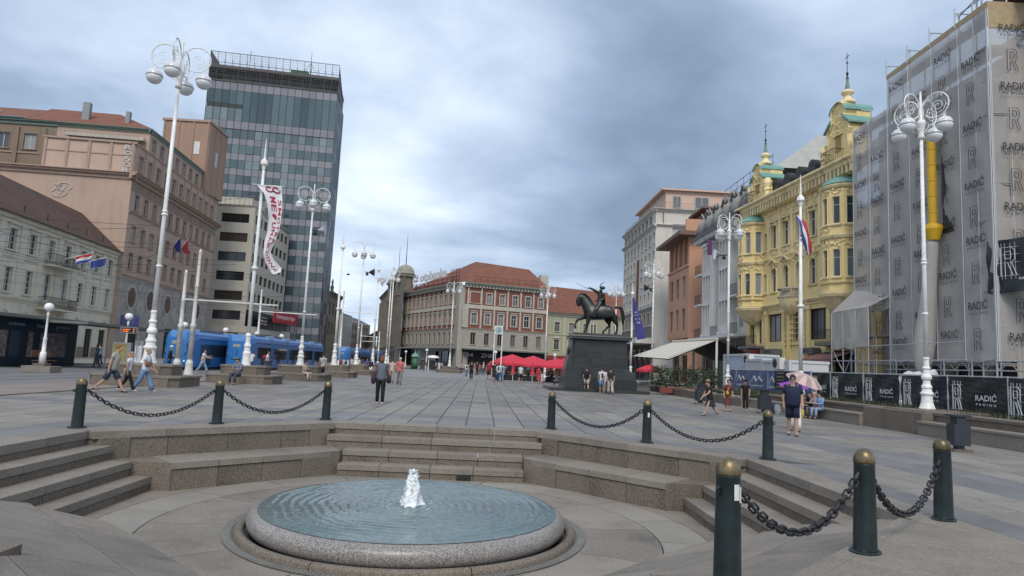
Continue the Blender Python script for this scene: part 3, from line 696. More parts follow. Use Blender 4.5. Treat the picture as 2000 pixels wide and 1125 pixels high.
# near end wall and its upper panels (faces the camera)
E_ = T(-4.6, 0, 0)@RZ(-PI/2)      # local x of the end face runs towards the street
E_ = T(-4.6, 0, 0)@RZ(PI/2+PI)
def endM(u): return T(u, 0, 0)@RZ(-PI/2)
EW = endM(-4.6)                    # local x from -14 (inside) to 0 (corner)
m = MB(); wall(m, -16, 0, 0, 22.2, []); m.obj('end_wall', tan_m, B, EW)
cornice(B, EW, -16, .6, 22.9, .8, .7, tan_t, 'end_cornice')
m = MB(); wall(m, -10.6, 0, 22.9, 26.6, []); m.obj('terrace_wall', mat('pink tan render', (.47, .345, .275), .85, .06, .4, stain=.08), B, EW)
for k in range(5):
    x = -10.6+k*2.55; box_part(B, 'end_pilaster', tan_t, EW, x, x+.32, -.14, 0, 22.9, 26.6)
for k in range(4):
    box_part(B, 'wall_ledge', tan_t, EW, -10.28+k*2.55, -8.05+k*2.55, -.07, 0, 25.05, 25.2)
box_part(B, 'parapet', tan_t, EW, -10.8, .2, -.2, 0, 26.6, 26.85); railing(B, EW, -10.6, .1, .2, 26.85, 27.7, .5, 'terrace_railing', mt=M_['grey'])
facade(B, I4, -4.6, u1, 22.9, 26.6, [(ct, 23.6, 1.1, 1.95, ZT)], tan_m, 'upper_wall')
for k in range(12): box_part(B, 'pier', tan_t, I4, -4.2+2.72*k-.14, -4.2+2.72*k+.14, -.1, 0, 22.9, 26.6)
box_part(B, 'parapet_front', tan_t, I4, -4.7, u1+.1, -.12, .3, 26.6, 26.8)
facade(B, I4, .2, u1, 26.8, 29.6, [([1.6+2.72*k for k in range(9)], 27.3, 1.1, 1.8, ZT)], tan_m, 'top_wall', y=.5)
m = MB(); wall(m, -12, -.5, 26.8, 29.6, []); m.obj('top_end_wall', tan_m, B, endM(.2))
box_part(B, 'awning_rail', mat('beige awning cassette', (.42, .38, .33), .8), endM(.2), -10.5, -.9, -.9, -.2, 28.3, 28.7)
cornice(B, I4, -.3, u1+.4, 30.1, .5, .35, gutter, 'copper_cornice', y=.5); cornice(B, endM(.2), -12, -.1, 30.1, .5, .5, gutter, 'copper_cornice')
m = MB(); m.add([(-.3, .1, 30.1), (u1+.4, .1, 30.1), (u1-3, 7, 33.6), (5.5, 7, 33.6), (-.3, 16, 30.1), (5.5, 16, 33.6), (u1, 16, 33.6)], [(0, 1, 2, 3), (0, 3, 5, 4), (3, 2, 6, 5)]); m.obj('roof', roof_m, B)
for (x, y) in ((1.8, 9.5), (1.8, 4.2)):
    MB().box(x-.3, x+.3, y-(.45 if y > 5 else .25), y+(.45 if y > 5 else .25), 30.5, 33.6 if y > 5 else 32.8).obj('chimney', M_['grey'], B)
# lift tower
B2 = thing('lift_tower', 'plain tan square tower block rising above the tan office building', 'building', (-53.6, 108, 27))
tm = mat('tower render', (.33, .225, .17), .85, .07, .4, stain=.12)
m = MB(); m.box(0, 7.4, 0, 7.5, 0, 11.4); m.obj('wall', tm, B2)
for k in range(4): x = .1+k*2.32; MB().box(x, x+.25, -.12, 0, 0, 11.5).obj('pilaster', tm, B2)
for k in range(4): y = .2+k*2.3; MB().box(7.4, 7.52, y, y+.25, 0, 11.5).obj('pilaster', tm, B2)
MB().box(-.2, 7.6, -.2, 7.7, 11.4, 11.75).obj('coping', tan_t, B2)
MB().box(5.2, 6.1, -.05, 0, 6.0, 8.1).obj('shutter', mat('white shutter', (.6, .6, .6), .6), B2)
for y in (3.2,): MB().box(7.4, 7.46, y, y+.8, 5.0, 7.4).obj('window', wf, B2)
# left wing (brown, faces the camera)
B = building('brown_wing_building', 'brown rendered wing with red hipped roof and skylights at the upper left', 'building', (-78.0, 99), 1)
ZB = dict(id='wing', frame=wf, sur=tan_d, glass=[M_['glassl'], M_['glass']], nx=2, nz=(), fw=.1, sw=.12, sill=1, rec=.2)
cc = [2.1+3.85*k for k in range(-4, 6)]
facade(B, I4, -16, 22.5, 0, 33.5, [(cc, z, 1.75, 2.35, ZB) for z in (25.0-3*5.1, 25-2*5.1, 25-5.1, 24.9, 30.0-.3)], tan_d)
for k in range(-5, 6): x = .2+3.85*k; box_part(B, 'pilaster', tan_d, I4, x-.3, x+.3, -.22, 0, 20, 33)
for z in (29.2, 24.2): box_part(B, 'string_course', tan_t, I4, -16, 22.5, -.12, 0, z-.15, z)
cornice(B, I4, -16, 23, 34.3, .9, .7, gutter, 'copper_cornice')
MB().add([(-16, -.8, 34.3), (23.3, -.8, 34.3), (16, 8, 38.5), (-16, 8, 38.5), (23.3, 16, 34.3)], [(0, 1, 2, 3), (1, 4, 2)]).obj('roof', roof_m, B)
for x in (1.0, 8.5): MB().add([(0, 0, 0), (1.8, 0, 0), (1.8, 1.1, .53), (0, 1.1, .53)], [(0, 1, 2, 3)]).obj('skylight', mat('skylight glass', (.5, .53, .56), .1), B, T(x, 2.5, 35.95))
# ================================================================== 3 glass tower
B = building('glass_office_tower', 'tall dark glass office tower with roof terrace screen', 'tower', (-63.88, 146.11), 7.0)
tg = [glass_mat('tower glass %d' % i, c, .05, .25) for i, c in enumerate(((.06, .095, .105), (.085, .125, .135), (.15, .20, .205), (.04, .06, .07)))]  # base colours lightened to carry the sky's reflection in the glass
tsp = mat('tower spandrel', (0.209, 0.209, 0.230), .25, .06, rnd=.12, spec=.5); tdk = mat('tower frame', (.03, .033, .038), .4, .1)
NW = 18; PW = 28.0/NW
def pane_mesh(w, h, mt, d=.05): m = MB(); m.box(.03, w-.03, 0, d, .03, h-.03); return m.mesh('panel', mt)
gmesh = {}
def panel(root, M, x, z, w, h, mt, name, y=0.):
    k = (round(w, 2), round(h, 2), mt.name)
    if k not in gmesh: gmesh[k] = pane_mesh(w, h, mt)
    return link(name, gmesh[k], root, M@T(x, y, z))
rg = random.Random(4)
MB().box(.1, 27.9, .06, 13.2, 0, 61.2).obj('core', tdk, B)
z = 48.5; FH = 3.42
for c in range(NW):
    x = c*PW
    panel(B, I4, x, 59.4, PW, 1.9, tsp, 'spandrel_panel')
    if c < 5:
        panel(B, I4, x, 56.2, PW, 3.2, tg[rg.choice((0, 1))], 'glass_panel'); panel(B, I4, x, 52.4, PW, 2.9, tg[2], 'glass_panel', .03)
    else: panel(B, I4, x, 52.4, PW, 7.0, tg[rg.choice((0, 1, 1))], 'glass_panel')
    panel(B, I4, x, 50.6, PW, 1.8, tsp, 'spandrel_panel')
nf = 0
while z > 3:
    for c in range(NW):
        g_ = tg[rg.choice((0, 1, 1, 2, 2)) if z > 38 else rg.choice((0, 0, 1, 3, 3, 1))]  # upper floors draw paler tints, sky reflection put into the colour
        hh = FH-1.5
        if nf < 14:
            panel(B, I4, c*PW, z, PW, hh, g_, 'glass_panel', -.0 if rg.random() > .07 else -.12)
            panel(B, I4, c*PW, z-1.5, PW, 1.5, tsp, 'spandrel_panel')
    if nf >= 14:
        MB().box(0, 28, .0, .05, z, z+FH-1.5).obj('glass_band', tg[3], B)
        MB().box(0, 28, .0, .05, z-1.45, z-.05).obj('spandrel_band', tsp, B)
    z -= FH; nf += 1
m = MB()
for c in range(NW+1): m.box(c*PW-.035, c*PW+.035, -.10, .02, 3, 61.3)
m.obj('mullion_grid', tdk, B, kind='stuff')
for zz, a in ((61.3, .3), (64.3, .7)): MB().box(-.1, 28.1, -.15, 13.4, zz, zz+a).obj('roof_slab', mat('dark fascia', (.07, .065, .06), .6, .1), B)
MB().box(2, 26, 3, 12, 61.5, 64.3).obj('recessed_glass_wall', tg[1], B)
for c in range(16): MB().box(2+c*1.55, 2.08+c*1.55, 2.8, 3, 61.5, 64.3).obj('terrace_mullion', tdk, B)
for c in range(NW+1):
    m = MB(); x = c*PW; m.tube([(x, -.1, 61), (x, -.1, 68)], .05, 4); m.tube([(x, -.1, 66.5), (x+.25, .4, 65)], .04, 4); m.obj('screen_post', tdk, B)
for zz in (68, 65.6, 62.6): MB().box(0, 28, -.13, -.07, zz-.05, zz+.05).obj('screen_rail', tdk, B)
m = MB()
for k in range(84): m.box(k/3, k/3+.035, -.09, -.07, 61.3, 67.95)
for k in range(12): m.box(0, 28, -.088, -.072, 61.8+k*.55, 61.83+k*.55)
m.obj('screen_mesh', mat('screen wire', (.16, .16, .17), .5), B, kind='stuff')
for x in (0, 28):
    m = MB(); m.box(x-.1, x+.1, -.1, 13.2, 61.3, 68 if x < 1 else 61.5)
    m.add([(x, -.1, 61.3), (x, 13.2, 61.3), (x, 13.2, 64.5), (x, -.1, 68)], [(0, 1, 2, 3)]) if x else None
    m.obj('side_screen', mat('perforated screen', (.06, .062, .066), .5, .2, 8), B)
MB().box(8, 11.5, 4, 7, 65, 66.4).obj('plant_room', tdk, B); MB().box(17.2, 21, 1, 3, 65, 66.2).obj('green_tarp', mat('green tarpaulin', (.04, .13, .06), .7), B)
m = MB(); m.tube([(21.3, 2, 65), (21.3, 2, 71.5)], [.12, .03], 6); m.tube([(21.3, 2, 68.5), (19, 2, 65)], .05, 4); m.tube([(21.3, 2, 68.5), (23.4, 2, 65)], .05, 4); m.obj('mast', tdk, B)
MB().tube([(7.6, 3, 65), (7.7, 3, 70.3)], .06, 5).obj('antenna', tdk, B)
SM = T(28.0, 0, 0)@RZ(math.radians(88.6))
pm = [mat('perforated panel %d' % i, c, .45, .25, 2.2, .3, 5, rnd=.2) for i, c in enumerate(((.10, .105, .11), (.20, .21, .22), (.05, .05, .055)))]
for r in range(24):
    for c in range(8): panel(B, SM, c*1.66, 1+r*2.5, 1.66, 2.5, pm[rg.choice((0, 0, 1, 2))], 'cladding_panel')
# ================================================================== 4 beige building with ribbon windows
bei = mat('beige stone cladding', (0.481, 0.448, 0.370), .8, .05, .5, .03, 12, stain=.10)
B = building('beige_corner_building', 'beige six storey corner building with dark ribbon windows before the tower', 'building', (-50.59, 122.87), 1.0)
dwn = glass_mat('dark ribbon glass', (.022, .022, .026), .12, .8)
ZR = dict(id='rib', frame=wfd, sur=wfd, glass=[dwn, dwn, glass_mat('brown blind glass', (.05, .03, .022), .3, .5)], nx=3, nz=(), fw=.08, sw=0, rec=.25)
zr = [25.0-3.56*k for k in range(6)]
facade(B, I4, -9, 7.65, 0, 28, [([4.2], z, 5.0, 1.65, ZR) for z in zr]+[([-1.3], z, 1.4, 1.65, ZR) for z in zr], bei, depth=.3)
cornice(B, I4, -9, 7.9, 28.3, .35, .25, bei, 'coping')
SB = T(7.65, 0, 0)@RZ(math.radians(90.7))
facade(B, SB, 0, 24.7, 9.2, 28, [([1.9], z, 2.3, 1.7, ZR) for z in zr[:5]]+[([4.6], z, 1.0, 1.7, ZR) for z in zr[:5]]+[([7.2, 10.2, 13.2, 16.2, 19.2, 22.4], z, 2.1, 1.7, ZR) for z in zr[:5]], bei, 'side_wall', depth=.3)
cornice(B, SB, -.1, 24.9, 28.3, .35, .25, bei, 'coping'); MB().box(-9, 7.6, .3, 24, 27.6, 28.0).obj('flat_roof', M_['grey'], B)
MB().box(-5, 5, 6, 14, 28, 31).obj('penthouse', bei, B)
m = MB()
for q in range(10): m.tube([(-3+q*.9, 4, 28.2), (-3+q*.9, 4, 30.2+q % 3*.5)], .05, 4)
m.tube([(-4, 4, 30), (6, 4, 30.4)], .05, 4); m.tube([(-4, 4, 29), (6, 4, 31)], .05, 4); m.obj('antenna_frame', M_['grey'], B)
facade(B, SB, 0, 24.7, 0, 9.2, [([3.5+4.4*k for k in range(5)], 5.2, 3.9, 2.6, ZR)], shopd, 'cafe_wall', depth=.2)
# curved canopy and dark sign
def curve_band(z0, z1, d, y0=0.): 
    m = MB(); P = []
    for k in range(21):
        t = k/20; x = -9+t*30; yy = -1.6*d+ (0 if t < .55 else -((t-.55)/.45)**2*0); P.append((x, yy))
    return m
def can(t, off):  # plan curve along the front and round the corner
    if t < .4: return (-9+t/.4*14.5, -off)
    a = (t-.4)/.6; r = 2.2+off
    return (5.5+ (r)*math.sin(min(1, a*2.2)*PI/2), 2.2-r*math.cos(min(1, a*2.2)*PI/2)) if a < 1/2.2 else (5.5+r, 2.2+(a-1/2.2)/(1-1/2.2)*21)
for nm, z0, z1, off, mt in (('canopy_fascia', 4.9, 6.1, 2.0, bei), ('sign_band', 2.9, 4.85, 1.5, mat('black sign board', (.012, .012, .014), .4))):
    m = MB(); n = 44; o_ = [can(k/n, off) for k in range(n+1)]; i_ = [can(k/n, off-.5) for k in range(n+1)]
    m.add([(*p, z0) for p in o_]+[(*p, z1) for p in o_]+[(*p, z1) for p in i_]+[(*p, z0) for p in i_], [(k+a*(n+1), k+1+a*(n+1), k+1+b*(n+1), k+b*(n+1)) for k in range(n) for a, b in ((0, 1), (1, 2), (2, 3), (3, 0))])
    m.obj(nm, mt, B)
letters = mat('white sign letters', (.75, .75, .75), .6, .02)
tb = MB(); put_text(tb, 'naš bolje, blizina', T(5.0, -1.53, 3.85), 1.35, 11.6); tb.obj('sign_letters', letters, B)
tb = MB(); m = MB(); m.box(0, 12, -.12, .12, 0, 2.2); PM = SB@T(6.5, -3.2, 7.4)
bnr = thing('red_banner', 'long red advertising banner on the cafe terrace below the beige building', 'banner'); bnr.matrix_basis = T(*B.location)@RZ(math.radians(1))@PM@RZ(-.12)
m.obj('banner_cloth', mat('red banner', (.36, .02, .035), .6, .1, 1), bnr); put_text(tb, 'Svjetlonagradnje Njegoš', T(5.8, -.135, 1.15), 1.15, 9.6); tb.obj('banner_print', mat('pale print', (.75, .6, .58), .6), bnr)
for k in range(5): MB().tube([(k*2.8+.4, .1, 0), (k*2.8+.4, .1, -1.4)], .06, 5).obj('banner_post', M_['dark'], bnr)
m = MB(); m.box(0, 20, -.05, .05, 0, 2.3); m.obj('terrace_glazing', shopd, B, SB@T(1, -2.2, 5.9))
tb = MB()
for q, s in enumerate(('Vi ste posvećeni', 'životu i brizi', 'o sebi i svojima')): put_text(tb, s, SB@T(3.6, -2.27, 8.0-q*.6), .42, 4.2)
tb.obj('window_lettering', letters, B)
# ================================================================== 5 bank corner building
brk = mat('red brick facade', (0.209, 0.084, 0.061), .9, .12, .8, .2, 14, rnd=.05)
stn = mat('grey ashlar', (0.362, 0.338, 0.294), .85, .07, .6, .04, 12, stain=.14); stt = mat('grey stone trim', (0.446, 0.419, 0.365), .8, .08, .8, stain=.12)
B = building('bank_corner_building', 'red brick and grey stone corner building at the far end of the square', 'building', (-4.5, 154.56), 18.9)
ZK = dict(id='bk', frame=wf, sur=stt, glass=GL, nx=2, nz=(.66,), fw=.09, sw=.28, sill=1, rec=.2, ped='flat')
ZK2 = dict(id='bk2', frame=wf, sur=stt, glass=GL, nx=2, nz=(.66,), fw=.09, sw=.22, sill=1, rec=.2)
ZK3 = dict(id='bk3', frame=wfb, sur=stn, glass=GL, nx=2, nz=(), fw=.09, sw=0, sill=1, rec=.25)
LF = RZ(math.radians(-63.1-18.9)); 
Ml = RZ(math.radians(-82.0))@T(-38.6, 0, 0); Ml = T(-.6, 1.0, 0)@Ml
faces = ((I4, 0, 20.6, [2.4+3.3*k for k in range(6)], [5.9+3.3*k for k in range(5)]), (Ml, 0, 38.4, [2.3+3.05*k for k in range(12)], [2.3+3.05*k for k in range(12)]))
for Mf, a, b, c2, c3 in faces:
    facade(B, Mf, a, b, 14.9, 18.9, [(c3, 15.3, 1.2, 2.4, ZK2)], brk, 'brick_wall')
    facade(B, Mf, a, b, 9.3, 14.0, [(c2, 10.4, 1.25, 2.6, ZK)], brk, 'brick_wall')
    facade(B, Mf, a, b, 4.6, 9.3, [(c2, 5.7, 1.2, 2.7, ZK3)], stn, 'ashlar_wall')
    facade(B, Mf, a, b, 0, 4.6, [([a+2+4.1*k for k in range(int((b-a)/4.1))], .1, 3.7, 3.9, dict(id='bks', frame=wfd, sur=wfd, glass=[shopd, shopd, M_['glass']], nx=2, nz=(.78,), fw=.07, sw=0, rec=.15))], shopd, 'shop_wall')
    m = MB(); m.box(a-.1, b+.1, -.16, 0, 14.0, 14.9); m.obj('string_course', stt, B, Mf)
    ed = [a]+[v for c in c2 for v in (c-.75, c+.75)]+[b]
    for z in (5.3, 5.95, 6.6, 7.25, 7.9, 8.6):
        m = MB()
        if z > 8.5: m.box(a, b, -.05, 0, z, z+.4)
        else:
            for x_, y_ in zip(ed[::2], ed[1::2]): m.box(x_, y_, -.05, 0, z, z+.5)
        m.obj('ashlar_band', stn, B, Mf, kind='stuff')
    for c in [x+1.6 for x in c2]+[c2[0]-1.65]:
        if a+.2 < c < b-.2:
            MB().box(c-.2, c+.2, -.12, 0, 9.5, 14.0).obj('pilaster', stt, B, Mf); MB().box(c-.2, c+.2, -.1, 0, 14.95, 18.9).obj('pilaster', stt, B, Mf)
    cornice(B, Mf, a-.2, b+.2, 19.8, .9, .8, stt, dent=.8); MB().box(a-.3, b+.3, -.95, -.78, 19.7, 19.95).obj('gutter', gutter, B, Mf)
    cornice(B, Mf, a, b, 9.4, .35, .25, stt, 'string_course'); MB().box(a-.2, b+.2, -2.0, 0, 4.45, 4.75).obj('canopy', mat('canopy grey', (.14, .15, .15), .5, .15, 2), B, Mf)
window(B, I4, 1.3, 15.3, 2.4, 2.5, ZK2)
m = MB(); m.box(-.35, .85, -.14, .3, 9.5, 14.0); m.obj('corner_quoin', stt, B)
for q in range(9): MB().box(-.5, 1.0, -.2, .3, 9.6+q*.5, 9.92+q*.5).obj('quoin', stt, B)
MB().box(-1.3, 1.4, .15, 3.0, 0, 19.3).obj('corner_core', stn, B); MB().box(20.5, 21.4, .3, 9, 0, 19.6).obj('end_wall', stn, B)
P = {}
e = Ml@Vector((0, 0, 0)); 
rf = MB(); a_ = Vector((-.8, -.9, 19.9)); b_ = Vector((21.2, -.9, 19.9)); c_ = Ml@Vector((-.5, -.9, 19.9)); ap = Vector((5.0, 9, 26.4)); bp = Vector((19.4, 9, 25.8)); cp = Ml@Vector((4, 9.5, 25.6)); dp = Vector((21.2, 18, 19.9))
rf.add([a_, b_, bp, ap, c_, cp, dp], [(0, 1, 2, 3), (4, 0, 3, 5), (1, 6, 2)]); rf.obj('roof', roof_m, B)
m = MB()
for k in range(11): m.tube([(2+k*1.6, -.3, 20), (2+k*1.6, -.3, 21.6)], .05, 4)
for z in (20.8, 21.6): m.tube([(2, -.3, z), (18, -.3, z)], .05, 4)
for k in range(9): m.tube([Ml@Vector((8+k*3, .4, 20)), Ml@Vector((8+k*3, .4, 21.8))], .08, 4)
for z in (20.6, 21.6): m.tube([Ml@Vector((8, -.2, z)), Ml@Vector((36, -.2, z))], .08, 4)
for k in range(4):
    m.tube([Ml@Vector((32+k*1.5, 0, 20)), Ml@Vector((32+k*1.5, 0, 23.6))], .08, 4); m.tube([Ml@Vector((32, 0, 21+k*.8)), Ml@Vector((36.5, 0, 21+k*.8))], .06, 4)
m.obj('sign_frame', mat('rusty frame', (.11, .035, .028), .7), B, kind='stuff')
sg = MB(); put_text(sg, 'otpbanka', Ml@T(22.6, -.9, 22.7), 3.1, 17.5, off=.035); put_text(sg, 'otpbanka', Ml@T(22.6, -.8, 22.7), 3.1, 17.5, off=.035); sg.obj('sign_letters', mat('white neon letters', (.62, .60, .60), .5), B)
sg = MB(); sg.tube([(1.5*math.cos(a), 0, 1.6*math.sin(a)) for a in [.5+k*.27 for k in range(20)]], .26, 6); sg.ball((.1, 0, .1), .62, 10, 6); sg.tube([(.1, 0, .1), (1.3, 0, 1.5)], .22, 6); sg.obj('sign_emblem', MATS['white neon letters'], B, Ml@T(11.0, -.9, 22.6))
sg = MB(); put_text(sg, 'ZNKS', T(6.4, -.2, 3.3), .95, 3.8); sg.obj('shop_letters', mat('dim letters', (.5, .5, .5), .6), B)
sg = MB(); put_text(sg, '24', T(1.8, -.2, 3.3), .8, 1.6); sg.obj('shop_letters', MATS['dim letters'], B)
m = MB(); m.box(16, 26, -.25, -.2, 1.6, 3.9); m.obj('blank_poster', mat('grey poster', (.38, .38, .38), .8), B, Ml)
# ================================================================== 6 green house
grn = mat('pale green render', (0.351, 0.345, 0.240), .85, .07, .5, stain=.15); grt = mat('green house trim', (0.456, 0.444, 0.348), .8, .07)
B = building('green_townhouse', 'low pale green classical house with big red roof behind the statue', 'building', (15.6, 161.5), 17.0)
ZG = dict(id='gr', frame=wfb, sur=grt, glass=GL, nx=2, nz=(.66,), fw=.09, sw=.24, sill=1, rec=.2)
ZG2 = dict(id='gr2', frame=wfb, sur=grt, glass=GL, nx=2, nz=(.66,), fw=.09, sw=.24, sill=1, rec=.2, ped='tri')
cg = [2.4, 6.2, 10.1, 12.2, 16.3, 18.4, 22.4, 24.5, 28.5]
facade(B, I4, 0, 32, 4.2, 14.2, [(cg, 10.0, 1.35, 2.3, ZG), (cg, 5.6, 1.35, 2.5, ZG2)], grn)
facade(B, I4, 0, 32, 0, 4.2, [([2.5+4*k for k in range(7)], .1, 3, 3.2, dict(id='grs', frame=wfd, sur=wfd, glass=[shopd], nx=2, nz=(), sw=0, rec=.15))], mat('red shopfront', (.22, .03, .03), .6), 'shop_wall')
for k in range(9): x = 4.3+3.9*k; MB().box(x-.18, x+.18, -.1, 0, 4.6, 13.6).obj('pilaster', grt, B) if x < 31 else None
cornice(B, I4, -.3, 32.3, 14.6, .8, .7, grt); cornice(B, I4, 0, 32, 9.3, .3, .2, grt, 'string_course')
m = MB(); m.add([(-.3, -.8, 14.6), (33, -.8, 14.6), (29, 8, 21.3), (.3, 8, 22.0), (-.3, 17, 14.6), (33, 17, 14.6)], [(0, 1, 2, 3), (0, 3, 4), (1, 5, 2), (3, 2, 5, 4)]); m.obj('roof', roof_m, B)
MB().box(-.2, 1.9, 5.5, 7.2, 19, 24.2).obj('chimney', stt, B)
# ================================================================== 7 dark stone palace with domes and the street behind
dks = mat('sooty stone', (0.240, 0.210, 0.162), .85, .16, .8, .08, 5, stain=.2, col2=(.12, .105, .085))
dm = mat('weathered dome sheet', (.25, .25, .20), .6, .15, .8, .1, 5)
B = building('domed_stone_palace', 'dark sooty stone palace with two domes left of the bank building', 'building', (-40.2, 262), -77.0)
ZP = dict(id='pal', frame=wfd, sur=dks, glass=[M_['glass'], shopd], nx=2, nz=(.4, .7), fw=.08, sw=0, rec=.5)
cp_ = [2.6+3.9*k for k in range(17)]
facade(B, I4, 0, 80, 4.5, 24.5, [(cp_, 7, 1.9, 7.5, ZP), (cp_, 16.4, 1.9, 4.2, ZP)], dks, depth=.6)
facade(B, I4, 0, 80, 0, 4.5, [([3+5*k for k in range(13)], .1, 3.6, 3.6, dict(id='pls', frame=wfd, sur=wfd, glass=[shopd], nx=2, nz=(), sw=0, rec=.2))], dks, 'ground_wall')
for k in range(18):
    x = .65+3.9*k; m = MB(); m.box(x-.45, x+.45, -.55, 0, 5, 22.5); m.obj('pier', dks, B)
cornice(B, I4, -.3, 70.3, 24.8, 1.0, .9, dks); cornice(B, I4, -.3, 70.3, 5.2, .5, .5, dks, 'string_course')
for x, rad, zb, zh in ((66, 2.7, 26.6, 2.8), (42, 3.2, 26.6, 2.9)):
    m = MB(); m.lathe([(rad*.98, 20), (rad*.98, 25.5), (rad*1.15, 25.6), (rad*1.15, 26.2), (rad, 26.3), (rad, zb)], 20, T(x, rad*.6, 0)); m.obj('drum', dks, B)
    m = MB(); m.lathe([(rad*1.05, zb)]+[(rad*math.cos(a), zb+zh*math.sin(a)) for a in [PI/2*k/8 for k in range(8)]]+[(1e-3, zb+zh)], 20, T(x, rad*.6, 0)); m.obj('dome', dm, B, smooth=True)
    MB().tube([(x, rad*.6, zb+zh-.1), (x, rad*.6, zb+zh+9)], [.14, .04], 6).obj('spire', M_['dark'], B)
# street beyond, left of the palace
fr = mat('far cream facade', (.38, .36, .32), .85, .1, .5, stain=.2); fr2 = mat('far stone facade', (.26, .23, .18), .85, .2, .6, stain=.2)
ZF = dict(id='far', frame=wfd, sur=fr, glass=[M_['glass'], glass_mat('brick red blind', (.12, .03, .02), .6)], nx=2, nz=(), fw=.1, sw=.1, rec=.2)
B = building('far_cream_building', 'small white block with dark windows right of the glass tower foot', 'building', (-62, 262), 0)
facade(B, I4, 0, 7.5, 0, 18, [([2.2, 5.4], z, 1.7, 1.8, ZF) for z in (14.6, 11.2, 7.8, 4.4)], fr)
m = MB(); wall(m, 0, 20, 0, 18, []); m.obj('side_wall', fr, B, T(7.5, 0, 0)@RZ(PI/2)); MB().box(0, 7.5, 0, 18, 17.8, 18.2).obj('flat_roof', M_['grey'], B)
MB().tube([(5, 3, 18), (5, 3, 24)], .08, 4).obj('antenna', M_['dark'], B)
B = building('cupola_building', 'far ochre corner building with small dark cupola down the tram street', 'building', (-60.5, 290), 82)
facade(B, I4, 0, 40, 0, 17, [([3+4*k for k in range(9)], z, 1.8, 2.2, dict(ZF, id='far2', sur=fr2)) for z in (13.5, 9.5, 5.5)], fr2); facade(B, T(-7, 0, 0)@RZ(-1.43), 0, 7, 0, 17, [], fr2, 'end_wall')
MB().add([(-.5, -.5, 17), (40, -.5, 17), (36, 6, 20), (3, 6, 20), (-.5, 12, 17)], [(0, 1, 2, 3), (0, 3, 4)]).obj('roof', mat('far slate', (.07, .07, .075), .7), B)
m = MB(); m.lathe([(1.5, 16), (1.5, 19), (1.8, 19.1), (1.6, 20.4), (1.0, 21.6), (.35, 22.2), (.25, 23.4), (.05, 24.6)], 12, T(1.5, 2, 0)); m.obj('cupola', mat('far cupola', (.09, .095, .1), .6), B)
B = building('far_dark_house', 'dark house with sloping reddish roof beyond the trams', 'building', (-55.5, 330), -77.5)
facade(B, I4, 0, 60, 0, 12, [([3+4.4*k for k in range(13)], z, 1.6, 2.2, dict(ZF, id='far3', sur=fr2)) for z in (8.5, 4)], mat('far dark facade', (.10, .08, .065), .9, .2))
MB().add([(-.5, -.5, 12), (60, -.5, 12), (60, 6, 15.5), (4, 6, 15.5), (-.5, 12, 12), (60, 12, 12)], [(0, 1, 2, 3), (0, 3, 4), (1, 5, 2)]).obj('roof', roof_d, B)
B = building('ornate_corner_house', 'narrow strip of an ornate stone house directly right of the glass tower', 'building', (-39.0, 169), 91)
facade(B, I4, 0, 16, 0, 17, [([2.5+4*k for k in range(4)], z, 1.8, 3, dict(ZF, id='far4', sur=fr2)) for z in (12, 7)], fr2); cornice(B, I4, -.5, 16, 17.6, 1, 1.0, fr2); facade(B, T(-6, 0, 0), 0, 6, 0, 17, [], fr2, 'end_wall')
m = MB(); m.lathe([(.5, 17), (.6, 17.6), (.35, 18.2), (.5, 18.8), (.2, 19.6), (.3, 20.2), (.05, 21)], 8, T(2, -.3, 0)); m.obj('finial_figure', fr2, B)
for i, (x, y, h, r_) in enumerate(((-72, 395, 14, 6), (-80, 400, 11, 5), (-66, 392, 10, 5))):
    t = thing('far_tree', ['tall dark tree at the end of the tram street', 'lower dark tree left of the tall one at the street end', 'small dark tree by the far dark house'][i], 'tree', (x, y, 0), group='trees at the end of the street')
    MB().tube([(0, 0, 0), (.2, 0, h*.6)], [.4, .2], 6).obj('trunk', M_['dark'], t)
    m = MB(); q = random.Random(i)
    for k in range(700):
        v = Vector((q.gauss(0, 1), q.gauss(0, 1), q.gauss(0, 1))).normalized()*q.uniform(.5, 1)*r_; v.z = v.z*1.1+h*.7; s = q.uniform(.3, .7); n_ = Matrix.Rotation(q.uniform(0, 6), 4, 'Z')@Matrix.Rotation(q.uniform(0, 3), 4, 'X')
        m.add([(-s, -s, 0), (s, -s, 0), (s, s, 0), (-s, s, 0)], [(0, 1, 2, 3)], T(*v)@n_)
    m.obj('crown', mat('far foliage', (.035, .05, .025), .9, .3, 1), t, kind='stuff')
# ================================================================== 8 right hand row
lim = mat('limestone cladding', (.56, .53, .48), .8, .07, .5, .03, 10, stain=.12); pnk = mat('pink penthouse render', (0.564, 0.408, 0.324), .85, .06)
dgs = mat('dark granite base', (.13, .125, .12), .6, .12, 1)
B = building('limestone_office_block', 'eight storey pale stone block with pink penthouse right of the statue', 'building', (28.06, 134.68), -90.3)
ZL = dict(id='lim', frame=wf, sur=lim, glass=GL, nx=1, nz=(), fw=.08, sw=.12, sill=1, rec=.3)
ZLL = dict(id='lol', frame=wfd, sur=lim, glass=[M_['glass']], nx=1, nz=(), fw=.05, sw=0, rec=1.2)
cl = [1.6+2.9*k for k in range(9)]
c_nb = [c for k, c in enumerate(cl) if k != 4]
facade(B, I4, 0, 25.6, 12.3, 25.6, [(c_nb, z, 1.2, 1.9, ZL) for z in (12.9, 16.3, 19.7)]+[(cl, 22.9, 1.2, 1.9, ZL)], lim)
MB().box(cl[4]-.8, cl[4]+.8, -.1, 0, 11, 21.8).obj('red_stair_strip', mat('red brown strip', (.16, .06, .04), .8), B)
facade(B, I4, 0, 25.6, 26.0, 28.2, [(cl, 26.3, 2.2, 1.7, ZLL)], lim, 'loggia_wall', depth=1.2)
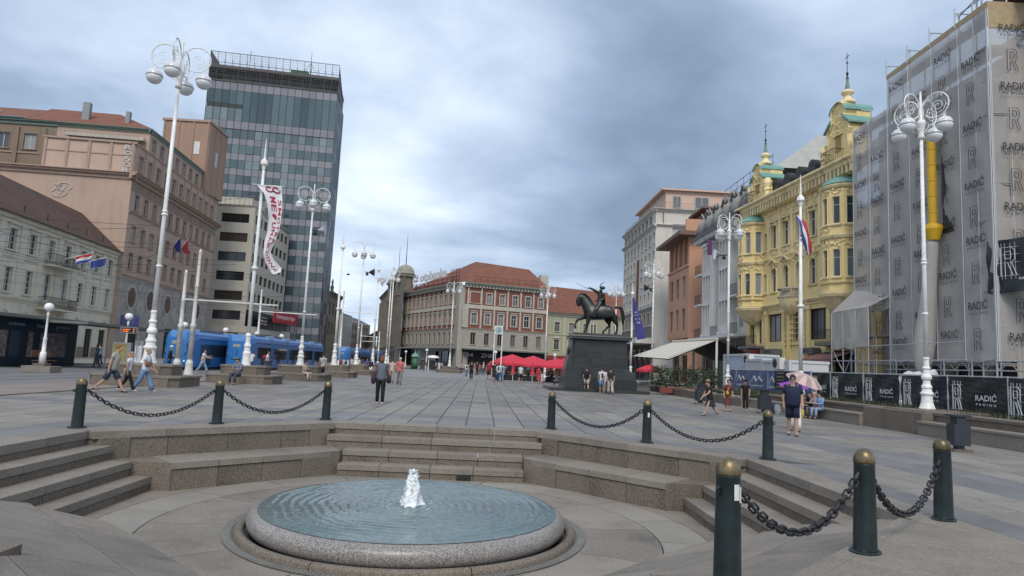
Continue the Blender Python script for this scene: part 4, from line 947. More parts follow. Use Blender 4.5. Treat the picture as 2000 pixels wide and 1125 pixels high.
facade(B, I4, 0, 25.6, 0, 12.3, [(cl, 9.2, 1.4, 2.2, ZL), ([2.4+4.1*k for k in range(6)], .2, 3.4, 5.0, ZLL)], dgs, 'base_wall', depth=.5)
MB().box(-.2, 27, -3.2, 0, 6.0, 6.9).obj('canopy', lim, B)
cornice(B, I4, -.3, 26, 28.7, .5, .6, lim); cornice(B, I4, -.3, 26, 26.0, .45, .6, lim, 'string_course')
RM = T(25.6, 0, 0)@RZ(math.radians(104.6-14+0)); RM = T(25.6, 0, 0)@RZ(math.radians(90.3))
ZL2 = dict(id='lim2', frame=wf, sur=lim, glass=[M_['glassl'], mat('closed grey shutter', (.42, .42, .42), .7, .03)], nx=1, nz=(), fw=.08, sw=0, sill=1, rec=.25)
facade(B, RM, 0, 14, 0, 28.2, [([4.4, 9.6], z, 3.2, 2.2, ZL2) for z in (5.5, 9.3, 13.0, 16.6, 20.2, 24.0)], lim, 'side_wall'); cornice(B, RM, -.6, 14, 28.7, .5, .6, lim); cornice(B, RM, -.6, 14, 26.0+.0, .3, .4, lim, 'string_course')
MB().add([(x, y, z) for z in (0, 28.4) for x, y in ((0, 14), (25.5, 14))], [(0, 1, 3, 2)]).obj('back_wall', lim, B)
PT = T(0, 0, 0)
m = MB(); m.box(4, 24, 2.0, 14, 28.6, 32.3); m.obj('penthouse', pnk, B); MB().box(3.6, 24.6, 1.2, 14.4, 32.3, 32.6).obj('penthouse_roof', pnk, B)
for x, w in ((3.2, 1.4), (7.0, 2.4), (11.8, 2.0)): window(B, RM@T(0, -.0, 0)@T(0, 1.45, 0), x, 29.4, w, 2.0, dict(id='pent', frame=wf, glass=[M_['glassl']], nx=2, nz=(), rec=0))
railing(B, RM, 0, 13, -.0, 28.7, 29.8, .25, 'roof_railing', mt=M_['grey']); railing(B, I4, 0, 25.5, -.0, 28.7, 29.7, .3, 'roof_railing', mt=M_['grey'])
org = mat('terracotta render', (.50, .275, .18), .85, .05, .5, .02, 14, stain=.08); orgd = mat('dark terracotta roof slab', (.16, .10, .08), .8)
B = building('terracotta_house', 'slim orange terracotta house with a columned loggia under a jutting roof', 'building', (28.4, 102.4), -91.4); B.scale = (1.07, 1.07, 1.07)
ZO = dict(id='org', frame=wfb, sur=org, glass=GL, nx=2, nz=(.35,), fw=.09, sw=0, sill=0, rec=.2)
facade(B, I4, 0, 10.5, 6.2, 15.4, [([2.0, 5.1, 8.2], 7.0, 1.6, 2.9, ZO), ([2.0, 5.1, 8.2], 11.4, 1.6, 2.8, ZO)], org)
facade(B, I4, 0, 10.5, 0, 6.2, [([2.2, 6.5], .2, 3, 3.6, dict(id='os', frame=wfd, glass=[shopd], nx=2, nz=(), rec=.2)), ([9.3], 3.4, 1.6, 2.3, ZO)], org, 'ground_wall', y=.8)
MB().box(0, 10.5, 0, .8, 6.0, 6.25).obj('soffit', org, B); MB().box(-.1, 10.6, -.15, .1, 15.3, 15.6).obj('sill_band', org, B)
m = MB(); wall(m, 0, 10.5, 15.4, 19.2, []); m.obj('loggia_back_wall', org, B, T(0, 1.8, 0))
for k in range(5): x = .3+k*2.35; MB().box(x, x+.6, 0, .7, 15.4, 19.2).obj('loggia_column', org, B)
MB().prismy([(-1.4, 19.2), (11.6, 19.2), (11.6, 19.75), (-1.4, 19.6)], -1.6, 3).obj('roof_slab', orgd, B)
ORM = T(10.5, 0, 0)@RZ(math.radians(91.4)); facade(B, ORM, 0, 9, 0, 19.3, [([3.4], 15.6, .8, 3, ZO)], org, 'side_wall')
MB().box(1.5, 10.2, 2.6, 9, 19.6, 23.0).obj('attic', org, B); MB().box(4.0, 10.8, 1.6, 9, 23.0, 23.25).obj('attic_roof', orgd, B)
for k in range(3): MB().box(6.4+k*1.1, 6.6+k*1.1, 2.5, 2.62, 20.6, 22.3).obj('window_bar', wfd, B)
MB().box(1.0, 3.6, 1.8, 4.2, 20.4, 21.0).obj('canopy', orgd, B); MB().box(10.2, 10.6, -.5, 9, 19.7, 21.5).obj('parapet', org, B)
# secession house
wht = mat('pale grey glazed facade', (.60, .59, .57), .7, .07, .7, .03, 12, stain=.12); sla = mat('grey slate mansard', (.16, .165, .17), .6, .2, .9, .25, 6, .02, 12, col2=(.09, .095, .10))
stat = mat('grey cast ornament', (.22, .225, .22), .7, .2, 1.2)
B = building('secession_house', 'pale grey art nouveau house with slate mansard and sculpted figures', 'building', (28.45, 86.0), -91.1); B.scale = (1.04, 1.07, 1.07)
ZS = dict(id='sec', frame=wf, sur=wht, glass=GL, nx=2, nz=(.7,), fw=.08, sw=.1, sill=1, rec=.25)
ZSd = dict(id='secd', frame=wfd, sur=wht, glass=[M_['glass']], nx=1, nz=(), fw=.06, sw=0, rec=.8)
facade(B, I4, 0, 15.0, 5.6, 17.6, [([1.2], 6.4, 1.3, 2.4, ZSd), ([1.2, 13.2], 10.2, 1.3, 2.7, ZSd), ([1.2, 13.2], 13.8, 1.5, 2.7, ZSd), ([7.2, 13.2], 6.4, 1.2, 2.4, ZSd), ([7.2], 10.2, 1.2, 2.5, ZS), ([7.2], 13.8, 1.2, 2.4, ZS)], wht, depth=.8)
facade(B, I4, 0, 15.0, 0, 5.6, [([2.4, 12.6], .2, 3.6, 4.4, dict(id='ss', frame=wfd, glass=[shopd], nx=2, nz=(.7,), rec=.3)), ([7.4], .2, 4.8, 4.2, dict(id='ssg', frame=wfd, glass=[mat('green shutter', (.06, .085, .075), .5, .15, 1)], nx=1, nz=(), rec=.3))], dgs, 'ground_wall')
for a, b in ((2.6, 6.2), (8.6, 12.0)):
    facade(B, I4, a, b, 6.0, 16.4, [([(a+b)/2-.95, (a+b)/2, (a+b)/2+.95], z, .72, 2.5, dict(id='bayw', frame=wf, sur=wht, glass=GL, nx=1, nz=(.7,), fw=.06, sw=.05, rec=.15)) for z in (6.8, 10.2, 13.4)], wht, 'bay_wall', y=-.9)
    for x in (a, b): MB().box(x-.02, x+.02, -.9, 0, 6, 16.4).obj('bay_side', wht, B)
    MB().box(a-.15, b+.15, -1.05, 0, 5.75, 6.05).obj('bay_base', wht, B); MB().box(a-.15, b+.15, -1.05, 0, 16.3, 16.6).obj('bay_top', wht, B)
MB().box(-.2, 15.2, -1.7, 0, 5.3, 5.6).obj('balcony_slab', wht, B)
for a, b, z in ((0, 2.5, 5.6), (6.3, 8.5, 5.6), (12.1, 14.9, 5.6), (0.1, 2.4, 9.6), (12.1, 14.8, 9.6), (0.1, 2.4, 13.2)):
    MB().box(a, b, -1.1, 0, z-.2+.05, z+.05).obj('balcony_floor', wht, B); railing(B, I4, a, b, -1.05, z+.05, z+1.1, .18, 'balcony_railing')
MB().box(-.2, 15.2, -1.3, 0, 17.55, 17.95).obj('eave', M_['dark'], B)
for k in range(22): MB().box(.2+k*.68, .36+k*.68, -1.25, 0, 17.0, 17.55).obj('eave_bracket', wht, B)
m = MB(); m.add([(-.2, -1.0, 17.9), (15.2, -1.0, 17.9), (15.2, 2.6, 22.8), (-.2, 2.6, 22.8), (-.2, 10, 22.8), (15.2, 10, 22.8)], [(0, 1, 2, 3), (3, 2, 5, 4)]); m.obj('mansard_roof', sla, B)
q = random.Random(8)
for k in range(5):
    x = 1.4+k*3.0; m = MB()
    m.tube([(x, -.9, 18), (x+.1, -.7, 19.4), (x, .1, 20.4)], [.55, .42, .28], 8); m.ball((x, .1, 20.9), .33, 8, 6)
    m.tube([(x-.1, -.3, 20), (x-1.0, -.4, 20.9), (x-1.5, -.1, 20.2)], [.16, .12, .1], 6); m.tube([(x+.1, -.3, 20), (x+1.0, -.4, 21), (x+1.4, -.1, 20.3)], [.16, .12, .1], 6)
    m.obj('sculpted_figure', stat, B, smooth=True)
m = MB()
for k in range(8): m.tube([(k*2.1, 2.6, 22.8), (k*2.1, 2.6, 24.2)], .04, 4)
for z in (23.4, 24.2): m.tube([(0, 2.6, z), (15, 2.6, z)], .04, 4)
m.obj('roof_walkway_rail', M_['grey'], B, kind='stuff')
MB().prismy([(0, 22.8), (9.5, 22.8), (4.75, 26.6)], 0, .3).obj('gable_wall', mat('pale gable', (.5, .5, .48), .8), B, T(15.2, 2.6, 0)@RZ(PI/2)@T(0, 0, 0))
m = MB(); m.box(-.1, .12, -.3, .5, 0, 0); B.location
# ================================================================== 9 yellow palace
yel = mat('yellow render', (.74, .585, .275), .85, .05, .5, .02, 14, .002, 30, stain=.10); yet = mat('yellow stucco trim', (.78, .65, .38), .8, .09, .9, .10, 12, .008, 18, stain=.4)
B = building('yellow_palace', 'ornate yellow palace with two baroque gables, copper caps and round corner bays', 'building', (27.95, 70.4), -86.0)
WY = 19.3
ZY1 = dict(id='y1', frame=wf, sur=yet, glass=GL, nx=2, nz=(.68,), sw=.16, sill=1, ped='crest', rec=.22, apron=1)
ZY2 = dict(id='y2', frame=wf, sur=yet, glass=GL, nx=2, nz=(.68,), sw=.16, sill=1, ped='orn', rec=.22, arch=True)
c5 = [6.0+2.3*k for k in range(5)]
ZM = dict(id='ym', frame=wfd, sur=wfd, glass=[M_['glass'], M_['glassl']], nx=3, nz=(), fw=.11, sw=0, rec=.3)
facade(B, I4, 0, WY, 8.4, 18.2, [(c5, 14.2, 1.0, 2.35, ZY1), (c5, 9.9, 1.0, 2.35, ZY2), ([4.4, 16.0], 14.2, .5, 1.8, dict(ZY1, id='y1n', nx=1, ped=None, apron=0)), ([4.4, 16.0], 9.9, .5, 1.9, dict(ZY1, id='y1o', nx=1, ped=None, apron=0))], yel)
ZMp = dict(id='ymp', frame=wfd, sur=yet, glass=[M_['glass']], nx=2, nz=(), fw=.08, sw=.1, rec=.3)
facade(B, I4, 0, WY, 4.4, 8.4, [([6.3], 5.0, 3.0, 2.7, ZM), ([13.6], 5.0, 3.2, 2.7, ZM), ([10.1], 5.0, .9, 2.7, ZMp), ([1.6, 3.2, 16.3, 18.0], 4.9, .95, 2.8, ZMp)], yel, 'mezzanine_wall', depth=.35)
facade(B, I4, 0, WY, 0, 4.4, [([2.4], .2, 3.6, 3.8, dict(id='ysh', frame=wfd, glass=[shopd], nx=2, nz=(.75,), rec=.4)), ([6.4], .2, 2.8, 3.7, dict(id='ysh2', frame=wfd, glass=[shopd], nx=2, nz=(.75,), rec=.4)), ([13.9], .1, 2.6, 3.9, dict(id='ydoor', frame=wfd, glass=[shopd], nx=1, nz=(), rec=1.2)), ([17.2], .2, 3.3, 3.8, dict(id='ysh3', frame=wfd, glass=[shopd], nx=2, nz=(.7,), rec=.4))], yel, 'ground_wall', depth=1.0)
for x in (8.0, 9.0, 11.5, 12.3, 4.7, 15.4):
    MB().box(x-.28, x+.28, -.16, 0, 1.9, 8.0).obj('pilaster', yel, B); MB().box(x-.36, x+.36, -.22, 0, 7.7, 8.05).obj('pilaster_capital', yet, B); MB().box(x-.32, x+.32, -.2, 0, 0, 1.9).obj('granite_plinth', dgs, B)
for k in range(7): MB().box(8.3, 12.3, -.17, .0, 4.6+k*.5, 4.6+k*.5+.03).obj('joint_band', yet, B)
for x in (5.0, 7.15, 9.45, 11.75, 14.05, 15.2): MB().box(x-.2, x+.2, -.10, 0, 13.2, 17.6).obj('pilaster', yet, B)
cornice(B, I4, -.6, WY+.6, 19.5, 1.3, 1.15, yet, dent=.55); cornice(B, I4, 0, WY, 8.6, .45, .4, yet, 'string_course'); cornice(B, I4, 0, WY, 13.25, .25, .18, yet, 'string_course'); MB().box(0, WY, -.12, 0, 8.6, 9.5).obj('apron_band', yel, B)
fz = MB(); q = random.Random(2)
for k in range(13):
    x = 4.6+k*.92
    for s in range(7): fz.ball((x+q.uniform(-.22, .22), -.06, 17.85+q.uniform(-.25, .25)), q.uniform(.06, .12), 6, 4)
fz.obj('stucco_frieze', yet, B, kind='stuff')
for k in range(12): MB().box(4.75+k*.92, 5.25+k*.92, -.05, 0, 17.65, 18.05).obj('frieze_panel', yet, B)
# round bays
def bay(xc, r, lbl):
    for z0, z1 in ((8.6, 13.2), (13.2, 17.4)):
        segs = 5
        for s in range(segs):
            a0, a1 = PI+PI*s/segs, PI+PI*(s+1)/segs; p = Vector((r*math.cos(a0), r*math.sin(a0), 0)); e = Vector((r*math.cos(a1), r*math.sin(a1), 0)); w = (e-p).length; Mf = T(xc, .0, 0)@T(*p)@RZ(math.atan2(e.y-p.y, e.x-p.x))
            zz = z0+(1.2 if z0 < 10 else .9)
            facade(B, Mf, 0, w, z0, z1, [([w/2], zz, w*.52, 2.2, dict(id='bay%d' % int(w*100), frame=wf, sur=yet, glass=GL, nx=1, nz=(.7,), fw=.05, sw=.06, sill=1, rec=.12, arch=z0 < 10 and s in (1, 3)))], yel, 'bay_wall', depth=.12)
            m = MB(); m.tube([(w/2+.26*math.cos(t*PI/5), -.04, z1-.62+.26*math.sin(t*PI/5)) for t in range(10)], .05, 5, closed=True); m.obj('round_moulding', yet, B, Mf)
    for z, h, ex in ((8.55, .4, .25), (9.35, .12, .12), (13.2, .3, .2), (14.0, .1, .08), (17.3, .25, .2)):
        MB().lathe([(r+.0, z-h), (r+ex*.5, z-h), (r+ex, z-h*.3), (r+ex, z), (r, z)], 24, T(xc, 0, 0), PI, 2*PI).obj('bay_cornice', yet, B)
    MB().lathe([(r+.12, 17.4), (r*.92, 17.75), (r*.55, 18.15), (.1, 18.3)], 20, T(xc, 0, 0), PI, 2*PI).obj('copper_cap', copper, B)
    MB().lathe([(r+.25, 8.2), (r*.95, 7.9), (r*.75, 7.3), (r*.4, 6.9), (.02, 6.75)], 20, T(xc, 0, 0), PI, 2*PI).obj('bay_corbel', yet, B, smooth=True)
    s = MB(); q = random.Random(3)
    for k in range(60):
        a = PI+PI*q.random(); z = q.choice((12.4, 12.9, 16.9, 13.6)); s.ball((xc+(r+.02)*math.cos(a), (r+.02)*math.sin(a), z+q.uniform(-.25, .25)), q.uniform(.05, .11), 5, 4)
    s.obj('bay_stucco', yet, B, kind='stuff')
bay(2.2, 1.75, 0); bay(17.6, 1.75, 1)
def gable(xc, sc):
    def P(pts): return [(xc+x*sc, 19.5+z*sc) for x, z in pts]
    half = [(2.3, 0), (2.25, .5), (1.85, .9), (1.6, 1.6), (1.5, 2.5), (1.75, 3.0), (1.7, 3.5), (1.3, 3.75), (1.0, 4.1), (.95, 4.7), (1.1, 5.0), (.95, 5.5), (.5, 5.95), (0, 6.1)]
    poly = half+[(-x, z) for x, z in half[::-1][1:]]
    MB().prismy(P(poly), -.25, .75).obj('gable_wall', yel, B)
    m = MB(); m.tube([(x, -.3, z) for x, z in P(half)], .10*sc, 6); m.tube([(2*xc-x, -.3, z) for x, z in P(half)], .10*sc, 6); m.obj('gable_moulding', yet, B, kind='stuff')
    def cap(zc, r, y0, y1, nm):
        m = MB(); n = 10
        for k in range(n):
            a0, a1 = PI*k/n, PI*(k+1)/n; A_ = [(xc+r*math.cos(a), 19.5*1.0+zc*sc+r*.75*math.sin(a)) for a in (a0, a1)]
            m.add([(A_[0][0], y0, A_[0][1]), (A_[1][0], y0, A_[1][1]), (A_[1][0], y1, A_[1][1]), (A_[0][0], y1, A_[0][1])], [(0, 1, 2, 3)])
        m.obj(nm, copper, B)
    cap(5.05, 1.22*sc, -.45, 2.2, 'copper_cap'); MB().box(xc-1.1*sc, xc+1.1*sc, .75, 2.1, 19.5, 19.5+5.05*sc).obj('gable_tower', yel, B)
    for s in (-1, 1): MB().prismy([(xc+s*1.0*sc, 19.5+4.2*sc), (xc+s*2.05*sc, 19.5+3.45*sc), (xc+s*2.05*sc, 19.5+3.62*sc), (xc+s*1.0*sc, 19.5+4.55*sc)][::s], -.5, 2.2).obj('copper_flank', copper, B)
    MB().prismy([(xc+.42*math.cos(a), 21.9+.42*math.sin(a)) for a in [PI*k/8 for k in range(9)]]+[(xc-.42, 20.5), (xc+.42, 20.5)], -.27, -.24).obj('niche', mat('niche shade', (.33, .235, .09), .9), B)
    m = MB(); q = random.Random(7)
    for k in range(34): m.ball((xc+q.gauss(0, .5)*sc, -.28, 19.5+q.uniform(3.0, 5.4)*sc), q.uniform(.06, .13), 5, 4)
    m.box(xc-.8*sc, xc+.8*sc, -.42, -.25, 19.5+2.75*sc, 19.5+2.9*sc); m.obj('gable_stucco', yet, B, kind='stuff')
    m = MB(); z0 = 19.5+5.95*sc
    m.lathe([(.62, z0), (.62, z0+.3), (.35, z0+.4), (.3, z0+.8), (.5, z0+.95), (.52, z0+1.1), (.22, z0+1.3)], 12, T(xc, .6, 0)); m.obj('lantern', yet, B, smooth=True); MB().lathe([(.22, z0+1.3), (.12, z0+1.9), (.09, z0+2.3)], 12, T(xc, .6, 0)).obj('lantern_cone', gutter, B)
    m = MB(); m.lathe([(.14, z0+2.3), (.05, z0+2.5), (.12, z0+2.75), (.03, z0+2.9), (.025, z0+4.6)], 8, T(xc, .6, 0)); m.tube([(xc-.28, .6, z0+4.2), (xc+.3, .6, z0+4.25)], .03, 4); m.ball((xc, .6, z0+3.7), .09, 6, 4); m.obj('weather_vane', M_['dark'], B)
    railing(B, I4, xc-1.0*sc, xc+1.0*sc, -1.2, 19.5, 20.5, .16, 'gable_balcony', belly=.15, sides=.9)
    for s in (-1, 1): MB().lathe([(.3, 19.5), (.3, 20.4), (.42, 20.5), (.3, 20.7), (.42, 21.2), (.3, 21.7), (.02, 21.8)], 10, T(xc+s*2.6*sc, -.1, 0)).obj('urn', yet, B)
gable(3.0, .70); gable(17.2, .88)
m = MB(); m.add([(0, .2, 19.5), (WY, .2, 19.5), (WY, 5.0, 23.0), (0, 5.0, 23.0)], [(0, 1, 2, 3)]); m.obj('roof', sla, B)
for k in range(5):
    x = 5.6+2.2*k; m = MB(); n = 8; m.add([(x+.55*math.cos(PI*q/n), y, 20.9+.55*math.sin(PI*q/n)) for y in (.3, 3.0) for q in range(n+1)], [(q, q+1, n+2+q, n+1+q) for q in range(n)]+[tuple(range(n+1))]); m.box(x-.55, x+.55, .32, 2, 20.1, 20.9); m.obj('dormer', M_['dark'], B)
MB().box(0, WY, 12, 12.2, 0, 20).obj('back_wall', yel, B)
m = MB(); m.lathe([(1.3, 9.0), (1.3, 8.95), (1.1, 8.1), (.6, 7.5), (.05, 7.3)], 16, T(9.6, 0, 0), PI, 2*PI); m.obj('balcony_corbel', yet, B, smooth=True)
m = MB()
for k in range(15): a = PI+PI*k/14; m.lathe([(.05, 9.0), (.08, 9.25), (.04, 9.5), (.06, 9.7)], 6, T(9.6+1.25*math.cos(a), 1.0*math.sin(a)))
m.lathe([(1.4, 9.7), (1.4, 9.85), (1.1, 9.85), (1.1, 9.7)], 16, T(9.6, 0, 0), PI, 2*PI); m.lathe([(1.4, 8.95), (1.4, 9.05), (1.0, 9.05)], 16, T(9.6, 0, 0), PI, 2*PI); m.obj('stone_balustrade', stt, B, kind='stuff')
for a, b in ((.4, 4.4), (14.9, 18.8)):
    MB().box(a, b, -1.1, 0, 4.35, 4.6).obj('balcony_slab', dgs, B); railing(B, I4, a, b, -1.05, 4.6, 5.6, .15, 'balcony_railing', belly=.1)
MB().box(.2, 4.6, -1.3, -.1, 3.4, 4.2).obj('maroon_fascia', mat('maroon shop fascia', (.10, .016, .018), .5), B)
tb = MB(); put_text(tb, 'DINARA', T(2.4, -1.31, 3.8), .22, 1.4); tb.obj('fascia_lettering', mat('dim letters', (.5, .5, .5)), B)
for x0, x1 in ((5.0, 7.9), (12.2, 14.2)):
    MB().box(x0, x1, -.9, -.1, 3.7, 4.25).obj('shop_fascia', dgs, B); tb = MB(); put_text(tb, 'HUMANA', T((x0+x1)/2, -.91, 3.98), .3, 1.5); tb.obj('fascia_lettering', M_['dark'], B)
awm = mat('brown awning cloth', (.17, .085, .075), .85, .1)
m = MB(); m.add([(14.6, -.1, 3.9), (19, -.1, 3.9), (19, -2.2, 3.2), (14.6, -2.2, 3.2), (14.6, -2.25, 2.85), (19, -2.25, 2.85)], [(0, 1, 2, 3), (3, 2, 5, 4)]); m.obj('awning', awm, B)
# ================================================================== scaffolded building on the right
netm = mat('grey scaffold net', (.60, .575, .55), .9, .10, .5, .04, 8, .03, 3, rnd=.07)
def netify():
    t = netm.node_tree; b = [n for n in t.nodes if n.type == 'BSDF_PRINCIPLED'][0]; out = [n for n in t.nodes if n.type == 'OUTPUT_MATERIAL'][0]
    tr = t.nodes.new('ShaderNodeBsdfTransparent'); tl = t.nodes.new('ShaderNodeBsdfTranslucent'); tl.inputs[0].default_value = (.45, .43, .41, 1)
    m1 = t.nodes.new('ShaderNodeMixShader'); m1.inputs[0].default_value = .3; t.links.new(b.outputs[0], m1.inputs[1]); t.links.new(tl.outputs[0], m1.inputs[2])
    m2 = t.nodes.new('ShaderNodeMixShader'); m2.inputs[0].default_value = .26; t.links.new(m1.outputs[0], m2.inputs[1]); t.links.new(tr.outputs[0], m2.inputs[2]); t.links.new(m2.outputs[0], out.inputs[0])
netify()
tube_m = mat('galvanised tube', (.42, .44, .46), .4, .1, 3, metal=.3); plank = mat('scaffold plank', (.30, .28, .24), .8, .15, 2)
osb = mat('wooden fascia board', (.38, .29, .17), .8, .15, 3, .1, 20); prn = mat('net print', (.055, .055, .06), .9, .05); prw = mat('white print', (.62, .63, .63), .7, .03)
bgw = mat('old cream facade', (.34, .30, .26), .9, .1, .5, stain=.2)
def rlogo(mb, M, h, r=.02):   # outline letter R with construction lines
    w = h*.62
    pts = [(0, 0), (0, 1), (.55, 1), (.72, .88), (.72, .58), (.55, .46), (.8, 0), (.6, 0), (.36, .44), (.22, .44), (.22, 0), (0, 0)]
    mb.tube([M@Vector((x*w, 0, z*h)) for x, z in pts], r*h/1.6, 4); mb.tube([M@Vector((x*w, 0, z*h)) for x, z in ((.22, .6), (.22, .85), (.5, .85), (.52, .8), (.52, .64), (.48, .6), (.22, .6))], r*h/1.6, 4)
def rlines(mb, M, h, r=.008):
    w = h*.62
    for x in (.05, .22, .5, .74): mb.tube([M@Vector((x*w, 0, -.12*h)), M@Vector((x*w, 0, 1.15*h))], r*h/1.6, 4)
    for z in (0, .46, .74, 1): mb.tube([M@Vector((-.14*w, 0, z*h)), M@Vector((.95*w, 0, z*h))], r*h/1.6, 4)
SB_ = building('scaffolded_building', 'old cream building hidden behind scaffolding nets on the right', 'building', (28.12, 49.6), -91.4)
SH = 23.2; L1, L2, L3 = 0.0, 4.7, 14.55      # low part, high part start, near corner
ZW = dict(id='scw', frame=wfd, sur=bgw, glass=[M_['glass']], nx=2, nz=(.6,), sw=.15, sill=1, rec=.2)
facade(SB_, I4, 0, L3-.2, 0, 21.0, [([1.8+2.9*k for k in range(5)], z, 1.3, 2.3, ZW) for z in (16.6, 12.8, 9.0, 5.2)]+[([2+3.6*k for k in range(4)], .2, 2.6, 3.2, dict(id='scs', frame=wfd, glass=[shopd], nx=2, nz=(.8,), rec=.3))], bgw, y=2.0)
SE = T(L3, 2.0, 0)@RZ(PI/2); facade(SB_, SE, -1.0, 14, 0, 21, [([2.4, 6.4], z, 1.3, 2.3, ZW) for z in (16.6, 12.8, 9.0, 5.2)], bgw, 'side_wall')
m = MB(); m.add([(0, 1.6, 21), (L3+.3, 1.6, 21), (L3+.3, 8, 26), (0, 8, 26)], [(0, 1, 2, 3)]); m.obj('roof', roof_d, SB_)
MB().box(L3-3.2, L3+3, 1.5, 3, 23.8, 24.5).obj('broken_roof_timber', roof_d, SB_)
SC_ = thing('scaffolding', 'steel scaffolding wrapped in grey mesh nets printed with the word RADIĆ', 'scaffolding', tuple(SB_.location), SB_.rotation_euler.z)
def net(x0, x1, z0, z1, M, amp=.05, seed=0, wav=True):
    q = random.Random(seed); nx, nz = max(4, int((x1-x0)/.35)), max(6, int((z1-z0)/.5)); m = MB(); p1, p2, p3 = q.uniform(0, 6), q.uniform(0, 6), q.uniform(0, 6); vs = []
    for j in range(nz+1):
        for i in range(nx+1):
            x = x0+(x1-x0)*i/nx; z = z0+(z1-z0)*j/nz; e = min(1, min(i, nx-i)/1.0)
            y = amp*e*(math.sin(x*2.3+z*.5+p1)+.7*math.sin(z*1.3+p2-x*.8)+.5*math.sin(z*3.1+x*4+p3))
            vs.append((x, y, z+(.06*math.sin(x*3+p1) if j == 0 else 0)))
    m.add(vs, [(j*(nx+1)+i, j*(nx+1)+i+1, (j+1)*(nx+1)+i+1, (j+1)*(nx+1)+i) for j in range(nz) for i in range(nx)]); return m.obj('net_panel', netm, SC_, M, smooth=True)
def scaffold(M, x0, x1, ztop, zbot, nb, zg=0, tp=True):
    """posts in two rows, ledgers, planks and a net panel for each bay"""
    w = (x1-x0)/nb
    for i in range(nb+1):
        x = x0+i*w
        for y in (.12, 1.15): MB().tube([(x, y, zg), (x, y, ztop+(.9 if (y > 1 or i % 2) and tp else 0))], .045, 6).obj('upright', tube_m, SC_, M)
    lv = [z for z in (2.9+2.0*k for k in range(12)) if z < ztop]
    for z in lv:
        for y in (.12, 1.15): MB().tube([(x0, y, z), (x1, y, z)], .03, 5).obj('ledger', tube_m, SC_, M)
        MB().box(x0, x1, .2, 1.05, z-.12, z-.06).obj('deck_board', plank, SC_, M)
        for i in range(nb+1): MB().tube([(x0+i*w, .12, z), (x0+i*w, 1.15, z)], .03, 5).obj('transom', tube_m, SC_, M)
    for i in range(nb): net(x0+i*w, x0+(i+1)*w, zbot, ztop, M@T(0, -.02, 0), seed=i+int(x0*7))
    for i in range(nb+1):
        if i % 1 == 0: MB().tube([(x0+i*w, -.05, zbot), (x0+i*w, -.05, ztop)], .022, 5).obj('net_lacing', prw, SC_, M)
scaffold(I4, L2, L3, SH, 3.0, 4); scaffold(I4, L1, L2-.05, 21.0, 6.6, 2)
EF = T(L3, 0, 0)@RZ(PI/2)
scaffold(EF@T(0, 0, 0), 0, 2.6, SH, 3.0, 1)
scaffold(T(L3, 2.6, 0)@I4, 0, 7.5, SH-.6, 3.0, 3)
# projecting protection deck at the far end
PD = T(-.4, -1.6, 0)
for x in (0, 1.7, 3.4, 5.1):
    for y in (0, 1.5): MB().tube([(x, y, 0), (x, y, 6.6)], .045, 6).obj('upright', tube_m, SC_, PD)
for z in (1.9, 3.0, 4.0): MB().tube([(0, 0, z), (14.8, 0, z)], .035, 5).obj('ledger', tube_m, SC_, PD)
MB().tube([(0, 0, 4), (3.4, 0, .4)], .03, 5).obj('brace', tube_m, SC_, PD); MB().tube([(3.4, 0, 4), (1.7, 0, 1.9)], .03, 5).obj('brace', tube_m, SC_, PD)
net(0, 5.1, 3.9, 6.7, PD, .06, 99); m = MB(); m.add([(0, 0, 6.7), (5.1, 0, 6.7), (5.1, 1.7, 7.6), (0.6, 1.7, 8.6)], [(0, 1, 2, 3)]); m.obj('net_panel', netm, SC_, PD)
for x in (5.2, 7.6, 10.1, 12.5, 14.4, 17, 19.5): MB().tube([(x, 0, 0), (x, 0, 3.2)], .05, 6).obj('upright', tube_m, SC_)
for z in (1.6, 2.5, 3.0): MB().tube([(4, .05, z), (21, .05, z)], .04, 5).obj('ledger', tube_m, SC_)
for k in range(9): MB().tube([(5+k*1.2, .05, 2.5), (5.6+k*1.2, .05, 3.0), (6.2+k*1.2, .05, 2.5)], .025, 4).obj('lattice_brace', tube_m, SC_)
# wooden fascia and top frames
m = MB(); m.prismy([(L2, SH-.05), (L3+.1, SH-.05), (L3+.1, SH+.28), (L2, SH+.25)], -.06, -.02); m.obj('wooden_fascia', osb, SC_)
m = MB(); m.box(0, 2.6, -.06, -.02, SH-1.3, SH+.3); m.obj('wooden_fascia', osb, SC_, EF@T(0, .0, 0))
for x in (L2+.05, L2+2.5, L2+4.9, L2+7.3):
    m = MB(); 
    for y in (-.1, 1.15): m.tube([(x, y, SH), (x, y, SH+1.25)], .04, 6)
    m.tube([(x, -.1, SH+.95), (x, 1.15, SH+.95)], .04, 6); m.tube([(x, -.1, SH+.75), (x, .2, SH+.95)], .03, 5); m.tube([(x, 1.15, SH+.75), (x, .9, SH+.95)], .03, 5); m.obj('guard_frame', tube_m, SC_, kind='stuff')
m = MB(); m.tube([(L3-1.2, .3, SH), (L3-1.2, .3, SH+4)], .05, 6); m.tube([(L3-1.6, .9, SH), (L3-1.6, .9, SH+4)], .05, 6); m.tube([(L3-2.4, 0, SH+.6), (L3-.2, 1, SH+2.2)], .04, 5); m.tube([(L3-2.6, .3, SH+1), (L3+.5, .3, SH+1)], .04, 5); m.obj('hoist_frame', M_['grey'], SC_)
